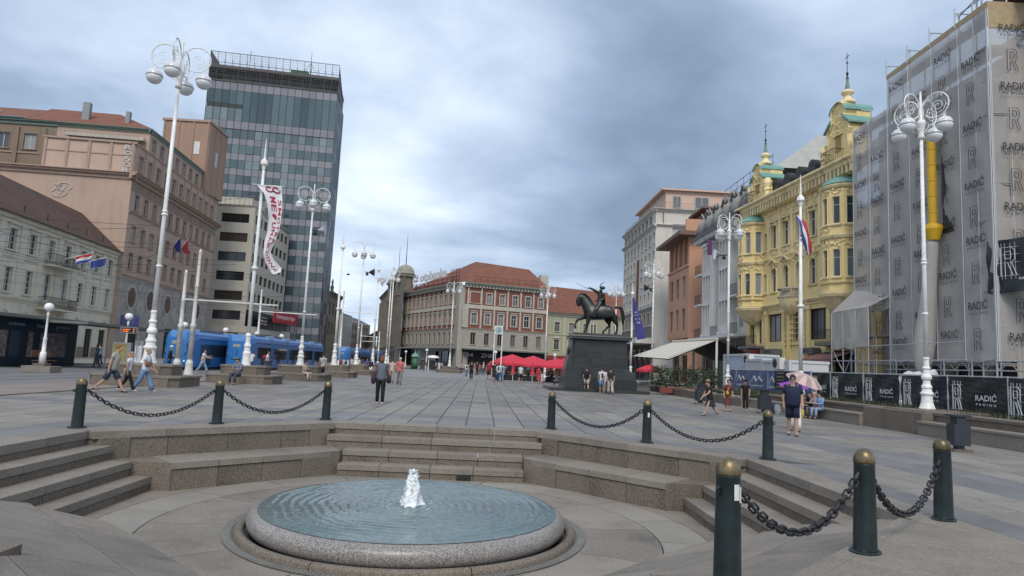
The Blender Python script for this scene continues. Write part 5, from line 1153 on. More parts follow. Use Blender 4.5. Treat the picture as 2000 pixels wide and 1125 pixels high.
# printing on the nets
pm_ = MB(); pl = MB(); q = random.Random(12)
def prints(M, x0, bw, nb, zs):
    for i in range(nb):
        for k in range(12):
            z = zs-1.0-k*3.55-(1.75 if i % 2 else 0)+q.uniform(-.25, .25)
            if z > 3.6:
                put_text(pm_, 'RADIĆ', M@T(x0+(i+.5)*bw, -.16, z), .62, 1.55); 
                for s in range(6): pm_.box(x0+(i+.5)*bw-.7+s*.24, x0+(i+.5)*bw-.62+s*.24, -.165, -.16, z-.62, z-.55, M) if False else None
                put_text(pm_, 'PROING', M@T(x0+(i+.5)*bw, -.16, z-.52), .13, 1.4, sp=1.8)
            zl = z-2.6
            if zl > 3.4: rlogo(pl, M@T(x0+(i+.5)*bw-.35, -.17, zl), 1.25)
prints(I4, L2, 2.46, 4, SH); prints(T(0, .02, 0), L1, 2.3, 2, 20.9); prints(EF, 0, 2.6, 1, SH); prints(T(L3, 2.6, 0), 0, 2.5, 3, SH-.6)
pm_.obj('net_lettering', prn, SC_, kind='stuff'); pl.obj('net_logo_print', prn, SC_, kind='stuff')
# black banner
bn = thing('black_banner', 'black construction banner reading RADIĆ tied across the netted corner', 'banner', (0, 0, 0)); bn.matrix_basis = T(*SB_.location)@RZ(SB_.rotation_euler.z)@T(L3-.5, -.1, 6.7)@RZ(.45)
m = MB(); nx, nz = 26, 16; vs = []
for j in range(nz+1):
    for i in range(nx+1):
        x = 5.2*i/nx; z = 2.9*j/nz+.07*x; vs.append((x, .06*math.sin(x*3.2+z*2.2)*(1-abs(2*j/nz-1)*.5)+.05*math.sin(x*6-z*4), z-.12*math.sin(PI*i/nx)))
m.add(vs, [(j*(nx+1)+i, j*(nx+1)+i+1, (j+1)*(nx+1)+i+1, (j+1)*(nx+1)+i) for j in range(nz) for i in range(nx)]); m.obj('banner_cloth', mat('black banner cloth', (.018, .021, .026), .42, .2, 2), bn, smooth=True)
tb = MB(); put_text(tb, 'RADIĆ', T(3.3, -.13, 1.85), .62, 1.9); put_text(tb, 'PROING', T(3.3, -.13, 1.28), .16, 1.8, sp=1.7); put_text(tb, 'GRAĐEVINSKI RADOVI', T(2.9, -.13, .72), .13, 2.6); put_text(tb, 'www.radicproing.hr', T(2.9, -.13, .48), .13, 1.6)
tb.obj('banner_lettering', prw, bn, kind='stuff'); tb = MB(); rlogo(tb, T(.75, -.12, .9), 1.55, .018); rlines(tb, T(.75, -.12, .9), 1.55, .008); tb.obj('banner_emblem', prw, bn, kind='stuff')
# rubble chute
d_ = ray(1821, 400); CHX = Vector((27.35, 27.35*d_.y/d_.x, 0)); ch = thing('rubble_chute', 'yellow segmented rubble chute hanging down the front of the nets', 'chute', CHX)
ym = mat('yellow plastic', (.55, .34, .02), .45, .08, 2)
for k in range(6):
    z = 17.2-k*1.0; MB().lathe([(.27, z), (.22, z-1.05)], 18).obj('chute_segment', ym, ch); MB().lathe([(.29, z), (.29, z-.08), (.27, z-.08)], 18).obj('segment_rim', ym, ch)
MB().lathe([(.36, 11.4), (.52, 11.3), (.55, 11.1), (.34, 10.4)], 18).obj('chute_hopper', ym, ch)
m = MB(); m.lathe([(.30, 10.6), (.34, 10.0), (.36, 9), (.46, 7.6), (.44, 6.4), (.52, 5.4), (.62, 4.2), (.52, 3.0), (.15, 2.0)], 20, None, sx=1.0, sy=.9)
m.v = [(x+(.02*math.sin(z*5+x*9)), y+.14*(11-z)+.04*math.sin(z*7+y*8), z) for x, y, z in m.v]; m.obj('debris_sleeve', netm, ch, smooth=True)
MB().box(.5, .6, -1.3, -.2, 10.8, 17.0).obj('torn_gap', M_['dark'], ch)
dp_ = thing('debris_bag_pile', 'heap of white rubble bags under the netting sleeve behind the black fence', 'bags', (CHX.x-1.5, CHX.y+1.0, 0)); q = random.Random(4)
wbag = mat('white rubble bag', (.55, .55, .58), .7, .12, 2, .05, 12, .03, 6)
for k in range(26): 
    m = MB(); m.ball((0, 0, 0), .55, 10, 7, sx=q.uniform(.8, 1.3), sy=q.uniform(.7, 1.1), sz=q.uniform(.55, .8)); m.v = [(x+.05*math.sin(y*9+k), y+.05*math.sin(z*11), z+.05*math.sin(x*10+k)) for x, y, z in m.v]
    m.obj('rubble_bag', wbag, dp_, T(q.gauss(0, 1.1), q.uniform(-.8, .8), .4+.5*(k//8)+q.uniform(0, .2))@RZ(q.uniform(0, 3)), smooth=True)
# ================================================================== granite bench wall, fences
bench = cstruct('right_bench_wall')
q = random.Random(6); y = 14.0
def bx(o, nm, *b): 
    x0, x1, y0, y1, z0, z1 = b; c = ((x0+x1)/2, (y0+y1)/2, z0); w, d, h = (x1-x0)/2, (y1-y0)/2, z1-z0; e = .012
    m = MB(); m.add([(-w, -d, 0), (w, -d, 0), (w, d, 0), (-w, d, 0), (-w, -d, h-e), (w, -d, h-e), (w, d, h-e), (-w, d, h-e), (-w+e, -d+e, h), (w-e, -d+e, h), (w-e, d-e, h), (-w+e, d-e, h)], [(0, 1, 5, 4), (1, 2, 6, 5), (2, 3, 7, 6), (3, 0, 4, 7), (4, 5, 9, 8), (5, 6, 10, 9), (6, 7, 11, 10), (7, 4, 8, 11), (8, 9, 10, 11)])
    return m.obj(nm, M_['granite' if 'seat' not in nm else 'tread'], o, T(*c))
while y < 34:
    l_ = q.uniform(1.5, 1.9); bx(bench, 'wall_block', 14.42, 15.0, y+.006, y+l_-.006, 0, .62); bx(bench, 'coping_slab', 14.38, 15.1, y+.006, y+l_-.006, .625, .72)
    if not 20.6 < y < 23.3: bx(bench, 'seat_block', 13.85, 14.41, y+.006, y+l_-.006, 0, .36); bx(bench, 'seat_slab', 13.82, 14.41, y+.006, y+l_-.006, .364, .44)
    else: bx(bench, 'pier_block', 14.0, 14.41, y+.006, y+l_-.006, 0, .70)
    y += l_
bx(bench, 'lamp_pedestal', 14.3, 16.4, 21.2, 23.4, 0, .74)
gb = MB(); q = random.Random(3)
for k in range(2600):
    x, y = q.uniform(15.1, 16.9), q.uniform(15, 42); h = q.uniform(.08, .3); a = q.uniform(0, 6.3); gb.add([(x-.02, y, .55), (x+.02, y, .55), (x+h*.5*math.cos(a), y+h*.5*math.sin(a), .6+h)], [(0, 1, 2)])
gb.box(15.1, 17, 14, 44, .3, .56); gb.obj('planting_strip', mat('strip foliage', (.05, .06, .03), .9, .3, 3), kind='stuff')
bk = mat('black fence print', (.02, .021, .023), .55, .35, 1.4, .45, 6); bkp = mat('black plain tarpaulin', (.022, .026, .036), .4, .2, 2)
def fence_y(px): d = ray(px, 735); return d.y/d.x*17.0
fe = thing('construction_fence', 'mesh fence hung with black RADIĆ banners behind the long granite bench', 'fence', (17, 20, 0))
ys = [fence_y(p) for p in (2040, 1968, 1850.6, 1758, 1686, 1622, 1585.7)]
for a, b in zip(ys[:-1], ys[1:]):
    k = ys.index(a); m = MB(); n = 8; vs = []
    for j in range(n+1):
        for i in range(n+1): vs.append((.03*math.sin(i*1.3+j+k), a+.05+(b-a-.1)*i/n-20, .55+1.36*j/n))
    m.add(vs, [(j*(n+1)+i, j*(n+1)+i+1, (j+1)*(n+1)+i+1, (j+1)*(n+1)+i) for j in range(n) for i in range(n)]); m.obj('banner_panel', bkp if k in (2, 0) else bk, fe)
    BM = T(-.06, b-20, 0)@RZ(-PI/2); w = b-a
    tb = MB(); put_text(tb, 'RADIĆ', BM@T(w*.68, 0, 1.25), .26, w*.34); tb.obj('banner_word', prw, fe, kind='stuff')
    tb = MB(); put_text(tb, 'PROING', BM@T(w*.68, 0, 1.0), .075, w*.32, sp=1.7); tb.obj('banner_subtitle', prw, fe, kind='stuff')
    tb = MB(); rlogo(tb, BM@T(w*.12, 0, .78), .86, .03); rlines(tb, BM@T(w*.12, 0, .78), .86, .012); tb.obj('banner_emblem', prw, fe, kind='stuff')
for y in ys: MB().tube([(0, y-20, .3), (0, y-20, 1.98)], .025, 6).obj('fence_post', tube_m, fe)
MB().tube([(0, ys[0]-20, 1.94), (0, ys[-1]-20, 1.94)], .022, 6).obj('top_rail', tube_m, fe)
# blue site banners further left
y6 = ys[-1]; f2 = thing('blue_banner_fence', 'blue fence banners printed with white mountain and house outlines', 'fence', (17, y6, 0))
blu = mat('blue grey banner', (.10, .13, .24), .6, .1, 1.2, rnd=.1)
bl_px = [(1585, 17.0), (1535, 17.0), (1500, 17.0), (1464, 17), (1438, 17.0), (1416, 17.0)]
yy = [ray(p, 735).y/ray(p, 735).x*x for p, x in bl_px]
for k, (a, b) in enumerate(zip(yy[:-1], yy[1:])):
    m = MB(); n = 8; vs = [(.05*math.sin(i*1.1+j*.7+k*2), a+(b-a)*i/n-y6, .45+1.5*j/n) for j in range(n+1) for i in range(n+1)]
    m.add(vs, [(j*(n+1)+i, j*(n+1)+i+1, (j+1)*(n+1)+i+1, (j+1)*(n+1)+i) for j in range(n) for i in range(n)]); m.obj('banner_panel', blu, f2, smooth=True)
    BM = T(-.1, b-y6, 0)@RZ(-PI/2); w = b-a; tb = MB()
    for off in (0, .07): tb.tube([BM@Vector((w*(.18+x*.6), 0, 1.28+z*.42-off)) for x, z in ((0, 0), (.25, .8), (.38, .45), (.5, .1), (.7, .7), (.85, .4), (1, .15))], .016, 4)
    tb.tube([BM@Vector((w*(.18+x*.6), 0, 1.28+z*.42)) for x, z in ((.3, .1), (.38, .3), (.46, .1), (.3, .1))], .014, 4)
    put_text(tb, 'AKUMULAT.hr' if k % 2 else 'KULMERPROJEKT', BM@T(w*.5, 0, 1.0), .13, w*.7); tb.obj('banner_print', prw, f2, kind='stuff')
    MB().tube([(0, b-y6, .2), (0, b-y6, 2.0)], .025, 6).obj('fence_post', tube_m, f2)
MB().tube([(0, 0, 1.96), (0, yy[-1]-y6, 1.96)], .02, 6).obj('top_rail', tube_m, f2)
m = MB(); m.box(-.14, -.11, 2.6, 4.1, .95, 1.95); m.obj('opening_hours_board', mat('navy board', (.012, .015, .06), .6), f2)
tb = MB(); 
for s in range(5): put_text(tb, ('OBAVIJEST', 'radovi', 'u tijeku do', 'jeseni', 'hvala')[s], T(-.15, 3.35, 1.82-s*.19)@RZ(-PI/2), .09, .9)
tb.obj('board_text', mat('yellow print', (.5, .42, .06), .7), f2, kind='stuff')
# low walls further along
b2 = cstruct('far_bench_wall')
for k in range(9):
    y = 34.3+k*1.8; bx(b2, 'wall_block', 13.4, 14.1, y, y+1.79, 0, .45); bx(b2, 'seat_slab', 13.4, 14.1, y, y+1.79, .455, .5) if k % 2 else None
MB().box(13.9, 16, 44, 62, 0, .30).obj('terrace_step', M_['granite'], b2); MB().box(14.3, 24, 44, 62, .3, .45).obj('terrace_step', M_['granite'], b2); MB().box(13.5, 14.0, 46, 60, 0, .15).obj('terrace_step', M_['tread'], b2)
# site containers with air conditioners
def cy_(px, X): d = ray(px, 725); return d.y/d.x*X
cm = mat('white container panel', (.50, .51, .52), .5, .05, 1); cmb = mat('bluish container panel', (.40, .48, .58), .5, .04)
for i, (x0, y0, w, h, lb, mm) in enumerate(((18.6, cy_(1456, 18.6), cy_(1413, 18.6)-cy_(1456, 18.6)-.1, 3.0, 'taller bluish white site container behind the blue banners', cmb), (18.4, cy_(1488, 18.4), cy_(1457, 18.4)-cy_(1488, 18.4)-.1, 2.6, 'middle white site container with fan unit at its left top', cm), (18.2, cy_(1541, 18.2), cy_(1489, 18.2)-cy_(1541, 18.2)-.1, 2.5, 'right hand white site container below the yellow palace shops', cm))):
    t = thing('site_container', lb, 'container', (x0, y0, .1), 0, 'site office containers')
    MB().box(0, 2.4, 0, w, 0, h).obj('body', mm, t)
    for yy_ in (0, w): MB().box(-.04, .1, yy_-.1, yy_+.1, 0, h+.04).obj('corner_post', cm, t)
    MB().box(-.05, 2.45, -.05, w+.05, h-.12, h+.04).obj('roof_frame', cm, t)
for i, (px, py, Y, lb) in enumerate(((1464, 702, 43.5, 'left air conditioner unit on the white containers'), (1523, 710, 38.2, 'right air conditioner unit hanging on a white container'))):
    X_ = 18.1 if i else 18.7; Y = cy_(px, X_); p = at_y(px, py, Y); p = Vector((X_, Y, p.z)); t = thing('air_conditioner', lb, 'air conditioner', p, 0, 'air conditioners')
    MB().box(-.25, .1, -.5, .5, -.35, .35).obj('casing', mat('ac casing', (.55, .55, .52), .5), t); MB().lathe([(.27, 0), (.27, .03), (1e-3, .03)], 20, T(-.25, .12, 0)@RY(-PI/2)).obj('fan_grille', M_['dark'], t)
MB().box(0, .05, 0, 3.4, 0, 1.8).obj('plywood_hoarding', mat('pale hoarding', (.36, .35, .31), .8, .1), None, T(16.9, 51.2, .1), label='pale plain hoarding panel with a paper notice left of the blue banners', cat='hoarding')
# bins
def bin_(p, lb, big=1.):
    t = thing('litter_bin', lb, 'bin', p, 0, 'dark litter bins', big); d = mat('anthracite bin', (.03, .035, .045), .45, .12)
    MB().box(-.24, .24, -.17, .17, .18, .78).obj('body', d, t); MB().box(-.14, .14, -.14, .14, .78, 1.0).obj('neck', d, t); MB().box(-.27, .27, -.19, .19, 1.0, 1.05).obj('lid', d, t); MB().box(-.28, .28, -.2, .2, .0, .07).obj('base', M_['granite'], t); MB().box(-.1, .1, -.1, .1, .07, .18).obj('foot', d, t)
bin_(on_z(1873, 882), 'dark litter bin in front of the bench wall on the right', .85); bin_(on_z(1493, 808), 'dark litter bin left of the man in navy'); bin_(on_z(1368, 790), 'dark litter bin near the cafe steps')
bin_((-14.3, 46, 0), 'dark litter bin beside the red backpack man near the trams')
# cafe: canopy tent, planters, umbrellas
ct_ = thing('cafe_canopy', 'large cream cafe canopy with a dark brown underside right of the statue', 'canopy', (14.6, 52, 0))
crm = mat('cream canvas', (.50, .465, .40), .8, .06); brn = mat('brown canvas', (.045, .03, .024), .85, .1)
def sheet(pts, nm, mt, par): m = MB(); m.add(pts, [tuple(range(len(pts)))]); v = m.obj(nm, mt, par); return v
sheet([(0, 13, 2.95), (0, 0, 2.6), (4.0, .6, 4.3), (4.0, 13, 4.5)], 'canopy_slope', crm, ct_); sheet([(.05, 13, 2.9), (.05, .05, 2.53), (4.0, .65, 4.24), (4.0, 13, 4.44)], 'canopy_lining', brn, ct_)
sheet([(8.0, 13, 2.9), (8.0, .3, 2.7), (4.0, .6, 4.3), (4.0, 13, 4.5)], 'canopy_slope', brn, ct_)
MB().tube([(4, .6, 4.36), (4, 13, 4.56)], .12, 8).obj('canopy_ridge', crm, ct_)
for y in (.7, 6.5, 12.6): MB().tube([(4, y, 0), (4, y, 4.3)], .09, 8).obj('canopy_post', M_['white'], ct_); MB().tube([(0.1, y, 2.65), (4, y, 4.25)], .04, 5).obj('canopy_arm', M_['dark'], ct_)
leafm = mat('laurel leaves', (.035, .055, .025), .6, .35, 3, col2=(.06, .085, .035))
def shrub(mb, r, h, z0, n, q, s0=.05, s1=.11):
    for k in range(n):
        v = Vector((q.gauss(0, 1), q.gauss(0, 1), q.gauss(0, 1))).normalized()*q.uniform(.35, 1)**.7; v = Vector((v.x*r*(1+.25*math.sin(k)), v.y*r, z0+h/2+v.z*h/2)); s = q.uniform(s0, s1); n_ = Matrix.Rotation(q.uniform(0, 6), 4, 'Z')@Matrix.Rotation(q.uniform(0, 3), 4, 'X')
        mb.add([(-s, 0, 0), (0, -s*.4, 0), (s, 0, 0), (0, s*.4, 0)], [(0, 1, 2, 3)], T(*v)@n_)
pls = [(1300, 751, 1), (1323, 752, 1), (1348, 754, 1), (1370, 750, 0), (1283, 747, 0), (1395, 752, 0)]
for i, (px, py, rd) in enumerate(pls):
    p = on_z(px, 738+ (px-1300)*.05); p = at_y(px, 740, 46.5+i*.3); p.z = .15
    t = thing('potted_shrub', ['bushy dark shrub in a red trough, leftmost of three', 'dark shrub in the middle red trough by the cafe', 'dark shrub in the right hand red trough', 'dark leafy shrub beside the last red trough', 'dark shrub left of the red troughs under the canopy', 'dark shrub at the right edge of the cafe'][i], 'plant', p, 0, 'shrubs round the cafe terrace')
    MB().box(-.42, .42, -.2, .2, 0, .36).obj('trough', mat('terracotta trough', (.20, .05, .04), .8) if rd else M_['dark'], t); m = MB(); shrub(m, .62, 1.6, .35, 700, random.Random(i)); m.obj('foliage', leafm, t, kind='stuff')
redm = mat('red parasol cloth', (.50, .03, .055), .75, .1, 1.5); 
def parasol(px, py, Y, r, lb, closed=False, base=None):
    p = at_y(px, py, Y); h = p.z; t = thing('red_parasol', lb, 'parasol', (p.x, p.y, 0), 0, 'red cafe parasols')
    MB().tube([(0, 0, 0), (0, 0, h)], .03, 6).obj('pole', M_['white'], t); m = MB()
    if closed: m.lathe([(.02, h), (.1, h-.3), (.16, h-1.0), (.24, h-1.35), (.02, h-1.3)], 10)
    else:
        n = 8; ring = [(r*math.cos(2*PI*k/n), r*math.sin(2*PI*k/n), h-.62*r/1.6) for k in range(n)]; mid = [(r*.5*math.cos(2*PI*k/n), r*.5*math.sin(2*PI*k/n), h-.24*r/1.6) for k in range(n)]; low = [(x*1.01, y*1.01, z-.2) for x, y, z in ring]
        m.add([(0, 0, h)]+mid+ring+low, [(0, 1+k, 1+(k+1) % n) for k in range(n)]+[(1+k, 9+k, 9+(k+1) % n, 1+(k+1) % n) for k in range(n)]+[(9+k, 17+k, 17+(k+1) % n, 9+(k+1) % n) for k in range(n)])
    m.obj('canopy', redm, t); return t
parasol(1001, 692, 70, 2.5, 'open red parasol, leftmost of the group near the clock'); parasol(1042, 695, 70, 2.5, 'open red parasol second from the left near the clock'); parasol(1088, 700, 66, 2.0, 'open red parasol beside the left side of the statue'); parasol(1103, 700, 72, 1.8, 'open red parasol half hidden behind the statue base')
parasol(1003, 703, 67, 1, 'closed red parasol below the left open ones', True); parasol(1041, 705, 66, 1, 'closed red parasol between the open ones', True)
parasol(1270, 712, 58, 1.2, 'small red parasol under the cream canopy', False)
for i, px in enumerate((975, 990, 1010, 1030, 1050, 1075, 1090)):
    p = at_y(px, 745, 68); t = thing('terrace_planter', 'dark leafy planter at the parasol terrace, '+('leftmost of seven', 'second from the left', 'below the left closed parasol', 'in the middle of the row', 'third from the right', 'second from the right', 'rightmost by the statue')[i], 'plant', (p.x, p.y, 0), 0, 'planters at the parasol terrace'); MB().box(-.5, .5, -.2, .2, 0, .5).obj('trough', M_['dark'], t); m = MB(); shrub(m, .6, .8, .4, 260, random.Random(i+40), .06, .13); m.obj('foliage', leafm, t, kind='stuff')
# ================================================================== street lamps with four globes
def lamp(label):
    t = thing('street_lamp', label, 'street lamp', group='ornate white lamps with globes'); w = M_['white']
    MB().lathe([(r_*.62, z_*.64) for r_, z_ in [(.42, 0), (.44, .05), (.40, .12), (.33, .35), (.30, .62), (.30, .80), (.36, .84), (.36, .92), (.29, .98), (.25, 1.15), (.29, 1.22), (.28, 1.30), (.21, 1.42), (.19, 1.62), (.27, 1.72), (.285, 1.82), (.25, 1.92), (.19, 2.0), (.17, 2.25), (.22, 2.3), (.22, 2.36), (.155, 2.44), (.145, 2.8), (.17, 2.84), (.17, 2.9), (.15, 2.95)]], 20).obj('ornate_base', w, t, smooth=False)
    MB().lathe([(.085, 1.88), (.072, 6.0), (.058, 10.3)], 14).obj('pole', w, t, smooth=True)
    for z, r in ((5.4, .115), (5.52, .105), (3.5, .115)): MB().lathe([(r-.02, z-.04), (r, z), (r-.02, z+.04)], 14).obj('collar', w, t)
    MB().lathe([(.09, 10.2), (.13, 10.25), (.10, 10.35), (.10, 10.5), (.15, 10.75), (.17, 10.8), (.15, 10.9), (.05, 11.0), (.04, 12.0), (.02, 12.1)], 14).obj('pole_head', w, t, smooth=True)
    for k in range(4):
        R_ = RZ(PI/2*k); m = MB(); cx, cz, r = .56, 11.38, .48
        m.tube([(cx+r*math.cos(a), 0, cz+r*math.sin(a)) for a in [PI*.93-(2*PI*.86)*i/22 for i in range(23)]], .024, 5)
        m.tube([(cx+.08+(.05+.25*i/26)*math.cos(.4+i*.48), 0, cz-.04+(.05+.25*i/26)*math.sin(.4+i*.48)) for i in range(27)], .013, 4)
        for a in (2.2, .9, -.3): m.tube([(cx+(r-.06-.05*math.cos(q*.9))*math.cos(a+q*.09), 0, cz+(r-.06-.05*math.cos(q*.9))*math.sin(a+q*.09)) for q in range(6)], .012, 4); m.ball((cx+r*math.cos(a), 0, cz+r*math.sin(a)), .035, 6, 4)
        m.tube([(.06, 0, 10.95), (.10, 0, 11.2), (.06, 0, 11.5)], .02, 4); m.tube([(.05, 0, 10.6), (.22, 0, 10.52), (.42, 0, 10.7), (.50, 0, 10.9)], .016, 4)
        m.tube([(.86, 0, 11.06), (.93, 0, 10.98), (.90, 0, 10.88), (.80, 0, 10.9), (.80, 0, 11.0), (.86, 0, 11.0)], .014, 4); m.tube([(.86, 0, 11.02), (.86, 0, 10.86)], .016, 4)
        m.obj('scroll_arm', w, t, R_, kind='stuff')
        g = MB(); g.lathe([(1e-3, 10.27)]+[(.285*math.cos(a), 10.56+.285*math.sin(a)) for a in [-PI/2+PI/2*q/7 for q in range(1, 8)]], 20, T(.86, 0, 0)); go = g.obj('globe', M_['globe'], t, R_, smooth=True)
        g = MB(); g.lathe([(.285*math.cos(a), 10.57+.285*math.sin(a)) for a in [PI/2*q/7*.93 for q in range(8)]]+[(.05, 10.9), (.02, 10.95)], 20, T(.86, 0, 0)); g.obj('globe_cap', M_['globet'], go, None, smooth=True)
        g = MB(); g.lathe([(.292, 10.555), (.298, 10.565), (.292, 10.575)], 20, T(.86, 0, 0)); g.obj('globe_band', M_['grey'], go)
    return t
LP = [(290, 29.3, 83, .9, .15, 'tallest looking white lamp with four globes, in front of the tan office building'), (586, 43, 362, .9, .25, 'white four globe lamp with a camera on its pole in front of the glass tower'), (695, 62.5, 470, .9, .2, 'white lamp with a loudspeaker in the open sky right of the tower'),
      (753, 81, 525, .9, .1, 'white lamp before the domed stone palace'), (877.8, 95, 550, .9, 0, 'white lamp in front of the left side of the bank building'), (1063.5, 92, 557, 0, .1, 'white lamp standing at the right end of the bank building'),
      (1199, 84, 553, 0, .1, 'white lamp seen behind the raised tail of the bronze horse'), (1272, 66, 510, .5, .3, 'white lamp by the cream cafe canopy'), (1421, 45, 418, .3, .5, 'white lamp with a camera in front of the grey art nouveau house'), (1811, 22.8, 184, .74, .45, 'nearest right lamp on the bench wall in front of the printed nets')]
l0 = lamp(LP[0][5])
def bpx(px, Y, z): 
    lo, hi = 500, 900           # ray through column px that meets height z at depth Y
    for _ in range(40):
        m_ = (lo+hi)/2; p = at_y(px, m_, Y)
        if p.z > z: lo = m_
        else: hi = m_
    return at_y(px, lo, Y)
blocks = []
for i, (px, Y, ty, bz, rz, lb) in enumerate(LP):
    p = bpx(px, Y, bz); lo, hi = 0, 700
    d0 = Vector((p.x, p.y)); z1, z2 = 6., 20.
    for _ in range(40):
        zm = (z1+z2)/2; v = Vector((p.x, p.y, zm-EYE)); k = v.dot(cf); y = 562.5-FPX*v.dot(cu)/k
        if y > ty: z1 = zm
        else: z2 = zm
    sc = (z1-bz)/12.0
    o = l0 if i == 0 else copy_tree(l0, label=lb); o.location = (p.x, p.y, bz); o.rotation_euler = (0, 0, rz); o.scale = (sc, sc, sc)
    if bz in (.9, .5, .3) : blocks.append((p.x, p.y, bz, lb))
def attach(px, py, Y, nm, lb, cat, flip=1):
    p = at_y(px, py, Y); t = thing(nm, lb, cat, p); m = MB(); m.tube([(0, 0, 0), (flip*.45, 0, -.05)], .04, 5); m.obj('bracket', M_['dark'], t)
    m = MB(); m.lathe([(.10, 0), (.14, .1), (.34, .42), (.36, .45), (.3, .45)], 14); m.obj('horn', M_['dark'] if nm == 'loudspeaker' else mat('silver housing', (.5, .5, .5), .15, .1, metal=.8), t, T(flip*.45, 0, 0)@RY(flip*PI/2)); m2 = MB(); m2.ball((flip*.25, 0, -.2), .14, 8, 6); m2.obj('housing', M_['dark'], t)
attach(608, 449, 43, 'floodlight', 'silver floodlight on the pole of the lamp before the glass tower', 'floodlight'); attach(712, 531, 62.5, 'loudspeaker', 'black horn loudspeaker on the third lamp pole', 'loudspeaker')
attach(1421, 498, 45, 'floodlight', 'silver floodlight facing left on the lamp before the art nouveau house', 'floodlight', -1); attach(1276, 563, 66, 'loudspeaker', 'black loudspeaker facing left on the lamp by the cafe canopy', 'loudspeaker', -1)
# granite pedestals round the lamps: two stepped tiers
def pedestal(x, y, lb, L1=3.9, L2=2.4, h=.45, rz=0.):
    t = thing('granite_pedestal', lb, 'stone bench', (x, y, 0), rz, 'stepped granite pedestals on the square')
    for (L, W_, z0, z1) in ((L1, L1*.75, 0, h), (L2, L2*.72, h, 2*h)):
        c = .35
        pl = [(-L/2+c, -W_/2), (L/2-c, -W_/2), (L/2, -W_/2+c), (L/2, W_/2-c), (L/2-c, W_/2), (-L/2+c, W_/2), (-L/2, W_/2-c), (-L/2, -W_/2+c)]
        n = 3
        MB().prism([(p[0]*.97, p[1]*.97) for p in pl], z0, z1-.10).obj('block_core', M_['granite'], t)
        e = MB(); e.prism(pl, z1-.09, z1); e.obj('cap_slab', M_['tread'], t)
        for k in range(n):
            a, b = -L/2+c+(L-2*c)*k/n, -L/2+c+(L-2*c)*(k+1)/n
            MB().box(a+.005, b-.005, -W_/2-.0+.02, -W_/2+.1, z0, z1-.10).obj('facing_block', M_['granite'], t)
for (x, y, bz, lb) in blocks[:5]: pedestal(x, y, 'stepped granite pedestal under the '+' '.join(lb.split()[:9]).replace('tallest looking ', 'first '), 3.7, 2.5)
for px, Y, lb in ((478, 35.5, 'granite pedestal under the banner flagpole, where the man sits'), (651, 52.5, 'granite pedestal under the thin flagpole in the open sky'), (728, 75, 'granite pedestal under the flagpole with the white pennant')):
    p = bpx(px, Y, 0); pedestal(p.x, p.y, lb, 3.4, 2.3)
p = bpx(1272, 66, 0); q_ = Vector((bpx(1272, 54, 0).x, 54, 0)); pedestal(p.x, p.y, 'low granite pedestal under the lamp by the cafe canopy', 3.2, 2.2, .25)
p = bpx(1421, 45, 0); pedestal(p.x, p.y, 'low granite pedestal under the lamp at the blue banners', 2.4, 1.6, .15)
# flag poles
def flagpole(px, Y, top, bz, lb, r=.1):
    p = bpx(px, Y, bz); z1, z2 = 3., 25.
    for _ in range(40):
        zm = (z1+z2)/2; v = Vector((p.x, p.y, zm-EYE)); y = 562.5-FPX*v.dot(cu)/v.dot(cf)
        if y > top: z1 = zm
        else: z2 = zm
    t = thing('flagpole', lb, 'flagpole', (p.x, p.y, bz), 0, 'white flagpoles'); h = z1-bz; w = M_['white']
    MB().lathe([(r_*.72, z_*.9) for r_, z_ in [(.34, 0), (.30, .15), (.26, .5), (.28, .7), (.22, .8), (.2, 1.0), (.25, 1.1), (.16, 1.3), (.17, 1.6), (.22, 1.7), (.13, 1.85)]], 16).obj('ornate_base', w, t)
    MB().lathe([(.098, 1.65), (.095, h*.4), (.062, h*.88)], 12).obj('pole', w, t, smooth=True); MB().lathe([(.16, h*.42-.06), (.18, h*.42), (.15, h*.42+.06)], 12).obj('collar', w, t)
    MB().lathe([(.08, h*.86), (.11, h*.875), (.20, h*.885), (.17, h*.90), (.06, h*.91), (.015, h)], 12).obj('finial', w, t); return Vector((p.x, p.y, bz)), h
flagpole(480, 35.5, 272, .9, 'white flagpole carrying the long red lettered festival banner'); flagpole(652, 52.5, 455, .9, 'bare white flagpole in the sky between two lamps'); flagpole(727, 75, 505, .9, 'white flagpole with a small folded pennant')
flagpole(757, 105, 500, .3, 'thin far flagpole behind the fourth lamp'); flagpole(1231, 62, 552, .3, 'white flagpole with the dark blue starred flag'); flagpole(1564, 33, 342, .3, 'white flagpole in front of the yellow palace'); 
